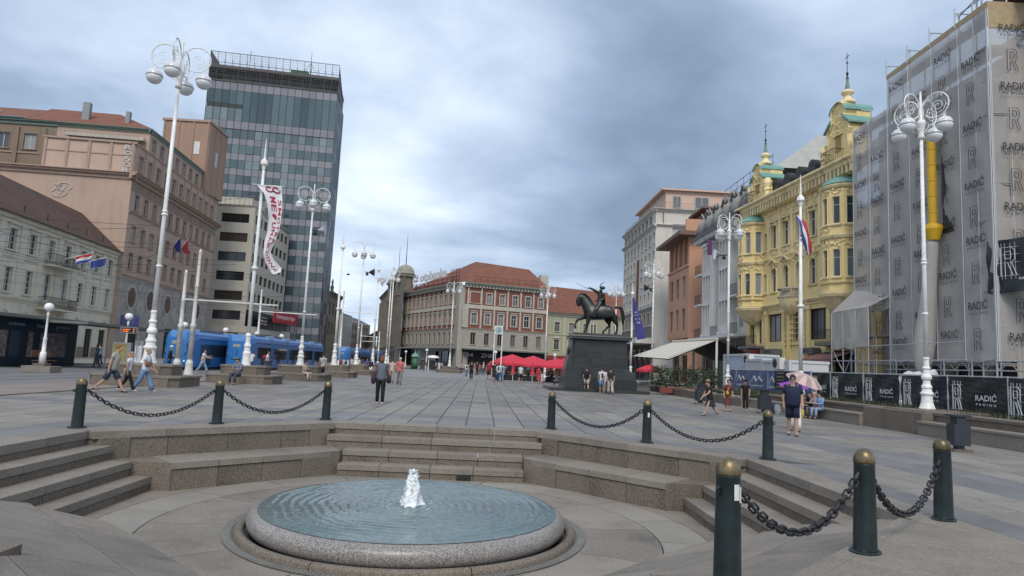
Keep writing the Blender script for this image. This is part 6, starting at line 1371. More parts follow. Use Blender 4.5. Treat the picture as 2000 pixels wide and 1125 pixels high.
# festival banner hanging from the first flagpole: quad strip through measured centre line
def cloth_strip(name, lb, Y, cl, mt, th=0., cat='flag', cols=None, xs=10):
    """cl: list of (left px, left py, right px, right py) rungs from top to bottom at depth Y"""
    A = [(at_y(a, b, Y-.15*math.sin(i*1.3)), at_y(c, d, Y+.2*math.sin(i*.9+1))) for i, (a, b, c, d) in enumerate(cl)]; o = A[0][0].copy(); t = thing(name, lb, cat, o)
    sub = []
    for i in range(len(A)-1):
        for s in range(4): f = s/4; sub.append((A[i][0].lerp(A[i+1][0], f)-o, A[i][1].lerp(A[i+1][1], f)-o))
    sub.append((A[-1][0]-o, A[-1][1]-o)); cols = cols or [(0, 1, mt)]
    def P(u, v):
        k = min(len(sub)-2, int(v*(len(sub)-1))); f = v*(len(sub)-1)-k; a = sub[k][0].lerp(sub[k+1][0], f); b = sub[k][1].lerp(sub[k+1][1], f); w = a.lerp(b, u); w.y += .05*math.sin(u*8+v*11); return w
    for (u0, u1, m_) in cols:
        n = len(sub)*2; w = max(2, int(xs*(u1-u0))); m = MB(); m.add([P(u0+(u1-u0)*i/w, j/n) for j in range(n+1) for i in range(w+1)], [(j*(w+1)+i, j*(w+1)+i+1, (j+1)*(w+1)+i+1, (j+1)*(w+1)+i) for j in range(n) for i in range(w)]); m.obj('cloth', m_, t, smooth=True)
    return t, P
wcl = mat('white banner cloth', (.62, .61, .64), .75, .06, 2); rpr = mat('red banner print', (.36, .025, .05), .75, .03)
bt, P = cloth_strip('festival_banner', 'long white festival banner with red vertical lettering twisting from the first flagpole', 35.2, [(502, 361, 549, 363), (515, 376, 551, 383), (522, 400, 552, 405), (525, 428, 549, 432), (523, 452, 545, 452), (516, 474, 538, 468), (514, 496, 528, 492), (519, 514, 536, 508), (528, 530, 550, 524), (534, 536, 548, 532)], wcl, cat='banner')
MB().tube([(-.25, 0, .03), (1.38, .05, -.03)], .02, 5).obj('spreader_bar', M_['white'], bt)
tb = MB()
def warp(s, u0, u1, v0, v1, mb):
    n = len(s)
    for i, ch in enumerate(s):
        if ch == ' ': continue
        vs, fs = text(ch); x0 = min(v[0] for v in vs); x1 = max(v[0] for v in vs); y0 = min(v[1] for v in vs); y1 = max(v[1] for v in vs); va = v0+(v1-v0)*(i+.08)/n; vb = v0+(v1-v0)*(i+.88)/n
        pts = []
        for v in vs:   # letters lie on their side, reading downwards
            a = (v[0]-x0)/(x1-x0+1e-6); b = (v[1]-y0)/(y1-y0+1e-6); q = P(u1-(u1-u0)*(1-b), va+(vb-va)*a); pts.append((q.x, q.y-.03, q.z))
        mb.add(pts, fs)
warp('MEĐUNARODNA', .30, .62, .13, .93, tb); warp('SMOTRA', .72, .95, .15, .6, tb); tb.obj('banner_lettering', rpr, bt, kind='stuff')
tb = MB(); 
for u0 in (.3, .62): tb.tube([P(u0+.14+.16*math.cos(a), .055+.03*math.sin(a))-Vector((0, .05, 0)) for a in [k*.5 for k in range(12)]], .03, 4)
tb.obj('banner_emblem', rpr, bt, kind='stuff')
eub = mat('navy flag cloth', (.05, .05, .20), .75, .08, 2)
ef, P = cloth_strip('eu_flag', 'dark blue flag with a ring of pale stars hanging beside the statue', 61.7, [(1235, 580, 1239, 581), (1235, 600, 1246, 606), (1237, 622, 1254, 630), (1240, 645, 1259, 645), (1244, 664, 1262, 661)], eub); tb = MB()
for k in range(9): a = 2*PI*k/9; q = P(.5+.22*math.cos(a), .45+.13*math.sin(a)); tb.ball((q.x, q.y-.06, q.z), .055, 6, 4)
tb.obj('stars', mat('pale star', (.6, .6, .62)), ef, kind='stuff')
cloth_strip('tricolour_flag', 'red white and blue tricolour flag furled on the pole before the yellow palace', 32.8, [(1555, 421, 1561, 421), (1561, 436, 1573, 434), (1565, 455, 1580, 454), (1569, 475, 1585, 474), (1576, 498, 1585, 496)], None, cols=[(0, .33, mat('flag blue', (.04, .07, .25), .7)), (.33, .6, mat('flag white', (.6, .6, .6), .7)), (.6, 1, mat('flag red', (.33, .03, .04), .7))])
cloth_strip('furled_flag', 'blue and white tail of the tricolour hanging beside the pole', 32.9, [(1566, 445, 1571, 446), (1565, 458, 1570, 460), (1563, 469, 1567, 470)], wcl)
cloth_strip('pennant', 'small pale pennant blown out from the far left flagpole', 74.8, [(730, 541, 755, 544), (736, 545, 754, 548), (742, 549, 751, 553), (745, 558, 748, 560)], mat('pale cloth', (.42, .42, .42), .8))
p = at_y(1385, 488, 76); f = thing('balcony_flag', 'small purple and red flag on the art nouveau balcony', 'flag', p); MB().tube([(0, 0, 0), (-.6, 0, 1.3)], .03, 4).obj('flag_pole', M_['dark'], f); MB().box(-.2, .35, -.02, .02, -.6, 1.2).obj('cloth', mat('purple cloth', (.12, .04, .12), .8), f)
for px, py, lb, c in ((350, 478, 'blue flag on the facade of the tan office building', (.03, .03, .2)), (365, 482, 'red flag on the facade of the tan office building', (.35, .03, .05))):
    q = at_y(px, py, 98 if px < 360 else 99); f = thing('facade_flag', lb, 'flag', q); MB().tube([(-1.6, 0, -1.6), (.1, 0, 1.2)], .05, 4).obj('flag_pole', M_['white'], f)
    MB().add([(.1, 0, 1.2), (.3, .05, -1.2), (-.3, .05, -1.0), (-.75, 0, -.1)], [(0, 1, 2, 3)]).obj('cloth', mat('facade cloth %g' % c[0], c, .8), f)
# plain white posts for the tram wires
wires = []
def post(px, Y, top, lb, bz=0, r=.13, arm=0, stick=False):
    p = bpx(px, Y, bz); z1, z2 = 3., 25.
    for _ in range(30):
        zm = (z1+z2)/2; v = Vector((p.x, p.y, zm-EYE)); y = 562.5-FPX*v.dot(cu)/v.dot(cf)
        if y > top: z1 = zm
        else: z2 = zm
    h = z1-bz; t = thing('tram_wire_post', lb, 'post', (p.x, p.y, bz), 0, 'white posts carrying the tram wires'); w = M_['dirtyw'] if stick else M_['white']
    MB().lathe([(r*2.4, 0), (r*2.2, .2), (r*1.7, .6), (r*1.8, .8), (r*1.3, .95), (r*1.3, 1.0)], 14).obj('base', w, t)
    MB().lathe([(r*1.25, 1.0), (r*1.15, 2.8), (r*1.45, 2.85), (r*1.45, 2.95), (r, 3.05), (r*.9, h*.7), (r*1.2, h*.7+.05), (r*.85, h*.7+.12), (r*.75, h-.2), (r*.9, h-.15), (r*.3, h)], 14).obj('pole', w, t, smooth=True)
    if arm: MB().tube([(0, 0, h*.72), (arm, 0, h*.72-.1)], .05, 6).obj('cross_arm', w, t)
    if stick:
        q = random.Random(int(px)); m = MB()
        for k in range(34):
            a = q.uniform(-PI, 0); z = q.uniform(1.0, 2.7); s = q.uniform(.02, .05); rr_ = r*1.25+.004; da = s/rr_
            m.add([(rr_*math.cos(a-da), rr_*math.sin(a-da), z-s), (rr_*math.cos(a+da), rr_*math.sin(a+da), z-s), (rr_*math.cos(a+da), rr_*math.sin(a+da), z+s), (rr_*math.cos(a-da), rr_*math.sin(a-da), z+s)], [(0, 1, 2, 3)])
        m.obj('sticker_patches', M_['grey'], t, kind='stuff')
    wires.append(Vector((p.x, p.y, bz+h*.72)))
post(343, 40.0, 527, 'sticker covered white post left of the pair by the first tram', 0, .115, 5.5, True); post(367, 38.5, 487, 'taller white sticker covered post beside the first tram', 0, .11, 0, True)
post(498, 72, 566, 'slim white wire post behind the banner flagpole', 0, .12, 6); post(661, 92, 566, 'slim white wire post left of the distant tram', 0, .13, 4); post(701, 118, 633, 'short far wire post behind the distant tram', 0, .13, 3); post(737, 120, 648, 'far wire post before the domed palace', 0, .12, -3)
wt = thing('tram_overhead_wires', 'thin dark overhead tram wires spanning the left side of the square', 'wires', (0, 0, 0)); q = random.Random(2)
def wire(a, b, sag=.3, r=.010):
    a, b = Vector(a), Vector(b); MB().tube([a.lerp(b, k/10)-Vector((0, 0, 4*sag*(k/10)*(1-k/10))) for k in range(11)], r, 4).obj('wire', M_['dark'], wt)
for x in (-19.9, -23.9):
    wire((x, 12, 5.6), (x, 60, 5.5)); wire((x, 60, 5.5), (x, 190, 5.6)); wire((x, 12, 6.4), (x, 60, 6.0)); 
for k, y in enumerate((28, 33, 38, 44, 56, 70, 92, 118, 135, 150, 165)):
    x1 = -43 if y < 84 else (-44.5 if y < 110 else -40); x2 = -13.7 if y < 60 else -16; wire((x1, y+3, 6.8+k % 2), (x2, y-1, 6.3), .5); wire((x1, y-2, 7.4), (x2, y, 6.6), .35)
wire((-43, 62, 7.5), (-16, 34, 6.4), .6); wire((-43, 50, 6.5), (-17, 72, 6.2), .5)
# small globe lamps
gl0 = thing('globe_lamp', 'globe lamp in front of the dark kiosk', 'street lamp', group='single white globe lamps')
MB().lathe([(.16, 0), (.15, .6), (.10, .65), (.09, 1.3), (.11, 1.35), (.06, 1.45), (.05, 2.6), (.09, 2.66), (.05, 2.72), (.07, 2.85)], 12).obj('pole', M_['white'], gl0, smooth=True); MB().ball((0, 0, 3.06), .24, 16, 12).obj('globe', mat('white opal globe', (.72, .72, .72), .3, .02), gl0, smooth=True)
for i, (px, py, Y, lb, s) in enumerate(((96, 600, 37, '', 1.0), (252, 619, 55, 'globe lamp behind the departure display', 1), (361, 635, 62, 'globe lamp above the roof of the first tram', 1), (441, 645, 74, 'globe lamp above the front of the second tram', 1), (502, 652, 82, 'globe lamp in front of the dark sign band', 1), (550, 657, 80, 'globe lamp hiding a letter of the sign band', 1), (619, 671, 92, 'globe lamp at the rear end of the second tram', 1), (793, 687, 120, 'far globe lamp left of the green advertising column', 1), (834, 684, 112, 'far globe lamp right of the green advertising column', 1), (968, 688, 100, 'globe lamp behind the square clock', 1), (1084, 694, 95, 'globe lamp right of the bank building', 1))):
    p = at_y(px, py, Y); o = gl0 if i == 0 else copy_tree(gl0, label=lb); sc = max(.6, (p.z)/3.06 if i else (p.z-.45)/3.06*1.0); o.location = (p.x, p.y, .45 if i == 0 else 0); o.scale = (sc, sc, sc)
p = at_y(90, 700, 37); t = thing('lamp_plinth', 'low stone plinth under the globe lamp at the kiosk', 'plinth', (gl0.location.x, gl0.location.y, 0)); MB().box(-.75, .75, -.5, .5, 0, .32).obj('plinth_block', M_['tread'], t); MB().box(-.3, .3, -.3, .3, .32, .45).obj('plinth_top', M_['granite'], t)
# ================================================================== trams
blue = mat('tram blue paint', (.03, .155, .42), .28, .05, .8, spec=.6); blued = mat('tram dark blue', (.015, .05, .16), .3, .05); tgl = glass_mat('tram side glass', (.02, .024, .028), .06, .2); tws = glass_mat('tram windscreen', (.16, .20, .21), .08, .2)
def tram(X1, Y0, Y1, lb, secs):
    t = thing('tram', lb, 'tram', (X1-1.1, Y0, -.02), 0, 'blue trams'); L_ = Y1-Y0; w = 1.1
    sec = [(-w, .25), (-w-.02, 1.2), (-w, 2.3), (-w+.12, 2.75), (-w+.35, 3.02), (w-.35, 3.02), (w-.12, 2.75), (w, 2.3), (w+.02, 1.2), (w, .25)]
    st_ = [(-1.15, .55, .30, .80), (-.95, .78, .0, .92), (-.5, .93, 0, .985), (.2, 1, 0, 1)]
    m = MB(); ys = []
    for k in range(secs): 
        a = L_*k/secs; b = L_*(k+1)/secs-.5
        prof = st_ if k == 0 else [(a, 1, 0, 1)]
        rows = [(y if k == 0 else a, sx, 0, sz) for y, sx, _, sz in prof]+[(b, 1, 0, 1)]
        m = MB(); vs = []
        for y, sx, _, sz in rows: vs += [(x*sx, y+(0 if k else max(0, (z-1.4))*.0), .25+(z-.25)*sz) for x, z in sec]
        n = len(sec); fs = [(j*n+i, j*n+i+1, (j+1)*n+i+1, (j+1)*n+i) for j in range(len(rows)-1) for i in range(n-1)]+[tuple(range(n))[::-1], tuple(range((len(rows)-1)*n, len(rows)*n))]
        m.add(vs, fs); m.obj('body_section', blue, t, smooth=False)
        if k < secs-1: MB().box(-w+.08, w-.08, b-.02, b+.52, .3, 2.85).obj('bellows', M_['grey'], t)
        y0 = max(a, .5)+.25; MB().box(w-.02, w+.035, y0, b-.2, 1.0 if k else 1.05, 2.02).obj('side_window_band', tgl, t); MB().box(-w-.035, -w+.02, y0, b-.2, 1.05, 2.02).obj('side_window_band', tgl, t)
        nn = max(2, int((b-y0)/1.4))
        for q in range(1, nn): y = y0+(b-.2-y0)*q/nn; MB().box(w+.03, w+.045, y-.03, y+.03, 1.0, 2.02).obj('window_bar', M_['dark'], t)
        MB().box(w-.05, w+.03, a+.3, b-.1, 2.36, 2.42).obj('roof_seam', blued, t); MB().box(w-.02, w+.05, y0+1.2, y0+2.0, .42, 2.0).obj('door', tgl, t); MB().box(-w+.3, w-.3, a+1, b-1, 3.02, 3.16).obj('roof_pod', M_['grey'], t)
        MB().box(-w, w, a+.1, b, .0, .27).obj('skirt', M_['dark'], t)
    # rounded windscreen on the nose
    pts = [(.78*math.cos(a), 1.85+(.72 if math.sin(a) > 0 else 1.0)*math.sin(a)*(.62 if math.sin(a) > 0 else .92)) for a in [2*PI*k/24 for k in range(24)]]
    pts = [(max(-.8, min(.8, x*1.25)), z) for x, z in pts]
    def nose(x, z): return -1.02-.12*(1-min(1, abs(x)/.9)**2)+ .12*max(0, z-1.4)
    m = MB(); vs = [(0, nose(0, 1.7)-.03, 1.7)]+[(x, nose(x, z)-.02, z) for x, z in pts]; m.add(vs, [(0, k+1, (k+1) % 24+1) for k in range(24)]); m.obj('windscreen', tws, t, smooth=True)
    MB().tube([(x, nose(x, z)-.03, z) for x, z in pts], .035, 5, closed=True).obj('windscreen_trim', blued, t)
    MB().box(-.45, .45, nose(0, 2.6)-.04, -.8, 2.52, 2.66).obj('destination_slot', blued, t); MB().box(-.3, .3, -1.17, -1.15, 1.95, 2.2).obj('route_display', mat('route display', (.3, .3, .28), .5), t)
    MB().tube([(0, -1.19, .95), (.08, -1.19, 1.7)], .015, 4).obj('wiper', M_['dark'], t)
    for s in (-1, 1): MB().lathe([(.09, 0), (.09, .03), (1e-3, .04)], 12, T(s*.62, -1.06, .72)@RX(PI/2)).obj('headlight', mat('headlight glass', (.8, .8, .8), .1, emit=2.5 if s > 0 else 0) if s > 0 else M_['globe'], t)
    MB().box(-.75, .75, -1.14, -.6, .22, .5).obj('bumper', blued, t)
    m = MB(); 
    for k in range(1, 8): m.box(-.98+.06, w+.012, .3, .32, 0, 0)
    return t
tram(-21.75, 52.5, 82, 'blue articulated tram on the outer track, its left headlight lit, furthest left', 4)
tram(-19.15, 57.8, 83, 'blue articulated tram with rounded windscreen in front, nearest of the trams', 5)
tram(-20.4, 106, 142, 'distant blue tram seen between the flagpoles', 4)
# ================================================================== kiosk, shelter, displays on the left
kx = thing('kiosk', 'dark green news kiosk with magazine windows at the tram stop', 'kiosk', (-28.9, 40.2, 0), 1.62)
kd = mat('dark teal kiosk', (.012, .022, .030), .4, .15); mag = mat('magazine rack', (.2, .17, .16), .5, .9, 5, .5, 14)
MB().box(0, 10, 0, 3, 0, 3.0).obj('body', kd, kx); MB().box(-1.2, 11, -1.5, 3.2, 3.0, 3.18).obj('roof', mat('grey shelter roof', (.15, .155, .15), .6, .1), kx)
for a, b, mt in ((.3, 2.2, mag), (2.5, 3.4, M_['glass']), (4.3, 4.8, mag), (5.6, 8.6, mag)): MB().box(a, b, -.04, .02, .6, 2.2).obj('display_window', mt, kx)
tb = MB()
for x, s, w in ((.9, 'iNovine', .9), (3.0, 'prodavaonica', 1.6), (5.4, 'Tisak', .9), (8.0, 'grickalice', 1.6)): put_text(tb, s, T(x, -.05, 2.62), .24, w)
tb.obj('kiosk_lettering', mat('pale blue print', (.35, .5, .6), .6), kx, kind='stuff')
sh = thing('tram_shelter', 'flat grey shelter roof on thin posts with a bench right of the kiosk', 'shelter', (-26.4, 44, 0)); MB().box(-1.6, 1.2, 0, 12, 2.85, 3.0).obj('roof', MATS['grey shelter roof'], sh)
for y in (3, 9): MB().tube([(.9, y, 0), (.9, y, 2.9)], .05, 6).obj('shelter_post', M_['grey'], sh)
bn_ = thing('wooden_bench', 'brown wooden bench in front of the kiosk', 'bench', (-27.3, 42.2, 0)); 
for k in range(4): MB().box(-.03, .03, 0, 1.9, .65+k*.11, .74+k*.11).obj('back_slat', mat('bench wood', (.19, .09, .05), .7), bn_)
for k in range(3): MB().box(.05+k*.14, .17+k*.14, 0, 1.9, .43, .46).obj('seat_slat', MATS['bench wood'], bn_)
for y in (.2, 1.6): MB().box(0, .45, y, y+.08, 0, .43).obj('leg', M_['dark'], bn_)
ds = thing('departure_display', 'electronic departure display with orange text on a post', 'display', at_y(252, 645, 42), 0, None, .54); MB().box(-.95, .95, -.1, .1, -.35, .35).obj('casing', M_['grey'], ds); MB().box(-.86, .86, -.12, -.1, -.27, .27).obj('screen', M_['dark'], ds); tb = MB()
put_text(tb, '6  ČRNOMEREC', T(-.3, -.13, .1), .15, .95); put_text(tb, '11 DUBEC', T(-.35, -.13, -.13), .15, .75); put_text(tb, "3'", T(.6, -.13, .1), .15, .2); put_text(tb, "5'", T(.6, -.13, -.13), .15, .2); tb.obj('display_text', mat('orange led', (.9, .22, .03), .5, emit=.8), ds, kind='stuff'); MB().tube([(1.0, .1, .2), (1.0, .1, -3)], .05, 6).obj('post', M_['grey'], ds)
ad = thing('advertising_column', 'backlit yellow and brown poster board behind the walking trio', 'poster board', at_y(240, 700, 42.3), 0, None, .78); ad.location.z = 0; MB().box(-.8, .6, -.15, .15, .2, 2.3).obj('casing', M_['grey'], ad); MB().box(-.72, .3, -.17, -.15, .35, 2.2).obj('poster', mat('poster', (.42, .38, .12), .5, .3, 1, col2=(.10, .05, .03)), ad); MB().box(.85, 1.5, -.1, .1, .5, 2.5).obj('timetable_frame', M_['grey'], ad); MB().box(.92, 1.43, -.12, -.1, .7, 2.1).obj('timetable', mat('paper', (.5, .52, .56), .7), ad)
mu = thing('movie_poster', 'blue poster panel on the ground floor of the tan building', 'poster', at_y(253, 628, 83), 0, None, .5); MB().box(-2.2, 2.2, -.1, .1, -1.5, 1.5).obj('panel', mat('blue poster', (.06, .07, .2), .5, .5, 1.5), mu)
lc = thing('green_advertising_column', 'round green advertising column with a domed top before the bank building', 'advertising column', (at_y(810, 715, 118).x, 118, 0), 0, None, .68); MB().lathe([(.8, 0), (.8, 3.0)], 18).obj('drum', mat('column poster', (.05, .15, .08), .6, .5, 2), lc, smooth=True); MB().lathe([(1.05, 3.0), (1.05, 3.2), (.8, 3.7), (.3, 3.95), (.1, 4.4), (.02, 4.7)], 18).obj('cap', copper, lc)
ck = thing('square_clock', 'square white street clock on two thin posts', 'clock', (at_y(974, 645, 66).x, 66, 0)); cz = at_y(974, 645, 66).z
MB().box(-.42, .42, -.12, .12, cz-.4, cz+.42).obj('case', mat('white clock case', (.6, .62, .63), .5, .03), ck); MB().lathe([(.34, 0), (1e-3, .004)], 24, T(0, -.125, cz)@RX(PI/2)).obj('dial', mat('dial blue grey', (.30, .40, .46), .5, .03), ck)
m = MB()
for k in range(12): a = PI/6*k; m.box(-.015, .015, -.135, -.13, .27, .33, T(0, 0, cz)@RY(a))
m.obj('hour_marks', M_['dark'], ck, kind='stuff'); MB().box(-.02, .02, -.145, -.14, -.05, .22, T(0, 0, cz)@RY(2.3)).obj('hour_hand', M_['dark'], ck); MB().box(-.015, .015, -.15, -.145, -.05, .29, T(0, 0, cz)@RY(.9)).obj('minute_hand', M_['dark'], ck)
for x in (-.38, .38): MB().tube([(x, .1, 0), (x, 0, cz-.4)], .06, 8).obj('post', M_['white'], ck)
ki = thing('snack_stall', 'small white vending stall among the crowd before the bank', 'stall', (at_y(845, 715, 106).x, 106, 0)); MB().box(-.7, -.6, -.3, .3, 0, 2.0).obj('side_frame', M_['white'], ki); MB().lathe([(.95, 2.0), (.8, 2.3), (.2, 2.4)], 14).obj('roof', M_['white'], ki); MB().box(-.5, .4, -.2, .3, .2, 1.6).obj('cabinet', M_['dark'], ki)
# ================================================================== skinned figures
RK = 1.13
def skin(name, nodes, edges, mt, par, sub=1, root=0, M=None, smooth=True):
    me = bpy.data.meshes.new(name); keys = list(nodes); ix = {k: i for i, k in enumerate(keys)}
    me.from_pydata([nodes[k][0] for k in keys], [(ix[a], ix[b]) for a, b in edges], [])
    bm = bmesh.new(); bm.from_mesh(me); ly = bm.verts.layers.skin.verify(); bm.verts.ensure_lookup_table()
    for k in keys:
        r = nodes[k][1]; r = tuple(x*RK for x in r) if isinstance(r, tuple) else r*RK; v = bm.verts[ix[k]][ly]; v.radius = (r, r) if not isinstance(r, tuple) else r; v.use_root = (ix[k] == root or k == root)
    bm.to_mesh(me); bm.free(); me.materials.append(mt)
    o = link(name, me, par, M); s = o.modifiers.new('skin', 'SKIN'); s.use_smooth_shade = smooth
    if sub: b = o.modifiers.new('sub', 'SUBSURF'); b.levels = sub; b.render_levels = sub
    return o
SK = mat('skin', (.40, .235, .17), .6, .06, 6)
def cm_(c, nm='cloth'): return mat('%s %.2f %.2f %.2f' % (nm, *c), c, .85, .10, 5, .04, 40)
def person(pos, h, face, label, shirt, lower, kind='trousers', hair=(.05, .03, .02), hairlen=0, pose='walk', shoes=(.03, .03, .03), bulk=1., arms=(.1, -.1), bend=(.2, .2), stride=.55, bald=False, near=False, group=None, phase=1, hat=None, sleeve=.55, lean=.02):
    """local frame: faces -y, x to the figure's left"""
    t = thing('person', label, 'person', pos, face, group); H = h
    def V(x, y, z): return (x*H, y*H, z*H)
    st = stride if pose == 'walk' else .06
    J = {}
    L = -lean
    if pose == 'sit':
        hz = .27; J['pel'] = (0, 0, hz); J['spi'] = (0, -.01, hz+.12); J['che'] = (0, -.03, hz+.235); J['nck'] = (0, -.045, hz+.315)
        J['hd'] = (0, -.075, hz+.375); J['hdt'] = (0, -.075, hz+.425)
    else:
        J['pel'] = (0, 0, .52); J['spi'] = (0, L*.4, .62); J['che'] = (0, L, .735); J['nck'] = (0, L*1.4, .832); J['hd'] = (0, L*1.8-.008, .895); J['hdt'] = (0, L*1.8-.004, .945)
    for s, sg in (('l', 1), ('r', -1)):
        ph = sg*phase; c = J['che']
        J['sh'+s] = (sg*.098, c[1]+.005, c[2]+.06)
        if pose == 'sit':
            J['el'+s] = (sg*.125, c[1]-.05, c[2]-.08); J['wr'+s] = (sg*.05, c[1]-.19, c[2]-.085); J['ha'+s] = (sg*.03, c[1]-.225, c[2]-.075)
            J['hi'+s] = (sg*.05, -.02, hz-.005); J['kn'+s] = (sg*.07, -.25, hz+.01); J['an'+s] = (sg*.075, -.27, .045); J['to'+s] = (sg*.08, -.35, .018)
        else:
            sw = arms[0 if sg > 0 else 1]; bd = bend[0 if sg > 0 else 1]; ua, fa = .165, .15
            J['el'+s] = (sg*(.12+.01*bulk), c[1]-math.sin(sw)*ua, c[2]+.06-math.cos(sw)*ua); e = J['el'+s]
            J['wr'+s] = (e[0]-sg*.02*bd, e[1]-math.sin(sw+bd)*fa, e[2]-math.cos(sw+bd)*fa); w_ = J['wr'+s]; J['ha'+s] = (w_[0], w_[1]-math.sin(sw+bd)*.045, w_[2]-math.cos(sw+bd)*.045)
            a = ph*st*.5; J['hi'+s] = (sg*.047, 0, .505)
            kb = .30*st if ph < 0 else .05; k_ = a+.05
            J['kn'+s] = (sg*.052, -math.sin(k_)*.235, .505-math.cos(k_)*.235); k = J['kn'+s]; an = a-kb*1.2
            J['an'+s] = (sg*.052, k[1]-math.sin(an)*.23, max(.035, k[2]-math.cos(an)*.23)); q = J['an'+s]; J['to'+s] = (sg*.062, q[1]-.075, .014 if ph > 0 or st < .2 else .02)
    mz = min(J['anl'][2], J['anr'][2])-.038
    if pose != 'sit':
        for k in J: J[k] = (J[k][0], J[k][1], J[k][2]-(mz if k[:2] != 'to' else (mz if J[k][2] > .03 else 0)))
        for s in 'lr': J['to'+s] = (J['to'+s][0], J['to'+s][1], max(.012, J['an'+s][2]-.028))
    R_ = dict(pel=.050*bulk, spi=.048*bulk, che=.052*(bulk*.5+.5), nck=.026, hd=.044, hdt=.040, shl=.027, shr=.027, ell=.023, elr=.023, wrl=.015, wrr=.015, hal=.013, har=.013, hil=.043, hir=.043, knl=.031, knr=.031, anl=.021, anr=.021, tol=.017, tor=.017)
    E = [('pel', 'spi'), ('spi', 'che'), ('che', 'nck'), ('nck', 'hd'), ('hd', 'hdt')]+[(a+s, b+s) for s in 'lr' for a, b in (('sh', 'el'), ('el', 'wr'), ('wr', 'ha'), ('hi', 'kn'), ('kn', 'an'), ('an', 'to'))]+[('che', 'sh'+s) for s in 'lr']+[('pel', 'hi'+s) for s in 'lr']
    nodes = {k: (V(*J[k]), R_[k]*H) for k in J}
    if near:   # nose, chin, five fingers on each hand
        c = J['hd']; nodes['nose'] = (V(c[0], c[1]-.058, c[2]-.005), .009*H); E.append(('hd', 'nose'))
        for s, sg in (('l', 1), ('r', -1)):
            a = Vector(J['ha'+s]); d = (a-Vector(J['wr'+s])).normalized(); sd = Vector((0, 1, 0)) if abs(d.y) < .8 else Vector((1, 0, 0))
            for i, (o, ln) in enumerate(((-.012, .036), (-.004, .042), (.004, .040), (.012, .032))):
                p = a+sd*o+d*.006; q = p+d*ln*.6+Vector((-sg*.006, -.004, 0)); nodes['f%s%d' % (s, i)] = (V(*p), .0052*H); nodes['g%s%d' % (s, i)] = (V(*q), .0045*H); E += [('ha'+s, 'f%s%d' % (s, i)), ('f%s%d' % (s, i), 'g%s%d' % (s, i))]
            p = Vector(J['wr'+s])+d*.02-sd*.02; nodes['t'+s] = (V(*p), .0065*H); nodes['u'+s] = (V(*(p+d*.025-sd*.004)), .0055*H); E += [('wr'+s, 't'+s), ('t'+s, 'u'+s)]
    if near: nodes['hal'] = (nodes['hal'][0], (.017*H, .009*H)); nodes['har'] = (nodes['har'][0], (.017*H, .009*H))
    skin('body', nodes, E, SK, t, 2 if near else 1)
    # shirt: lofted torso with sleeves
    def loft(rings, n=16):
        m = MB(); m.smooth = True; vs = []
        for (c, rx, ry) in rings:
            for i in range(n): a = 2*PI*i/n; vs.append(V(c[0]+rx*math.cos(a), c[1]+ry*math.sin(a), c[2]))
        m.add(vs, [(j*n+i, j*n+(i+1) % n, (j+1)*n+(i+1) % n, (j+1)*n+i) for j in range(len(rings)-1) for i in range(n)]+[tuple(range(n))[::-1], tuple(range((len(rings)-1)*n, len(rings)*n))]); return m
    pe, sp_, ch = J['pel'], J['spi'], J['che']; bt = .55+.45*bulk; be = max(0, bulk-1)*.05
    m = loft([((pe[0], pe[1]-be*.5, pe[2]-.045), .088*bt, .066*bulk), ((pe[0], pe[1]-be*.6, pe[2]+.005), .090*bt, .070*bulk), ((sp_[0], sp_[1]-be, sp_[2]), .084*bulk, .064*bulk), ((ch[0], ch[1]-be*.4, ch[2]-.04), .092*bt, .066*bulk), ((ch[0], ch[1], ch[2]+.02), .103*bt, .064*bt), ((ch[0], ch[1]+.003, ch[2]+.06), .102, .052), ((ch[0], ch[1]+.003, ch[2]+.082), .070, .042), ((ch[0], ch[1], ch[2]+.094), .036, .034)])
    for s in 'lr':
        a, b, c = Vector(J['sh'+s]), Vector(J['el'+s]), Vector(J['wr'+s]); a0 = Vector((a.x*.82, a.y, a.z+.004))
        if sleeve <= 1: e = a.lerp(b, max(.12, sleeve)); m.tube([V(*a0), V(*a), V(*a.lerp(e, .5)), V(*e)], [.032*H, .038*H, .036*H, .035*H], 10)
        else: e = b.lerp(c, sleeve-1); m.tube([V(*a0), V(*a), V(*a.lerp(b, .5)), V(*b), V(*e)], [.032*H, .038*H, .034*H, .030*H, .024*H], 10)
    m.obj('shirt', cm_(shirt), t)
    lo = cm_(lower, 'lower')
    if kind in ('trousers', 'shorts', 'wide'):
        m = loft([((pe[0], pe[1]-.02*be, pe[2]-.062), .050*bt, .048), ((pe[0], pe[1], pe[2]-.045), .082*bt, .062*bulk), ((pe[0], pe[1], pe[2]), .085*bt, .065*bulk), ((pe[0], pe[1]-be*.3, pe[2]+.05), .078*bulk, .060*bulk)])
        for s in 'lr':
            a, b, c = Vector(J['hi'+s])+Vector((0, 0, .01)), Vector(J['kn'+s]), Vector(J['an'+s])
            if kind == 'shorts': m.tube([V(*a), V(*a.lerp(b, .45)), V(*a.lerp(b, .92))], [.055*H*bt, .056*H, .057*H], 12)
            else: w = kind == 'wide'; m.tube([V(*a), V(*a.lerp(b, .5)), V(*b), V(*b.lerp(c, .5)), V(*b.lerp(c, .95))], [.055*H*bt, .050*H, (.048 if w else .041)*H, (.050 if w else .039)*H, (.054 if w else .034)*H], 12)
        m.obj('trousers' if kind != 'shorts' else 'shorts', lo, t)
    else:
        z0, z1, r1 = J['pel'][2]+.06, (.24 if kind == 'skirt' else .20), (.12 if kind == 'skirt' else .11); m = MB(); n = 22; vs = []
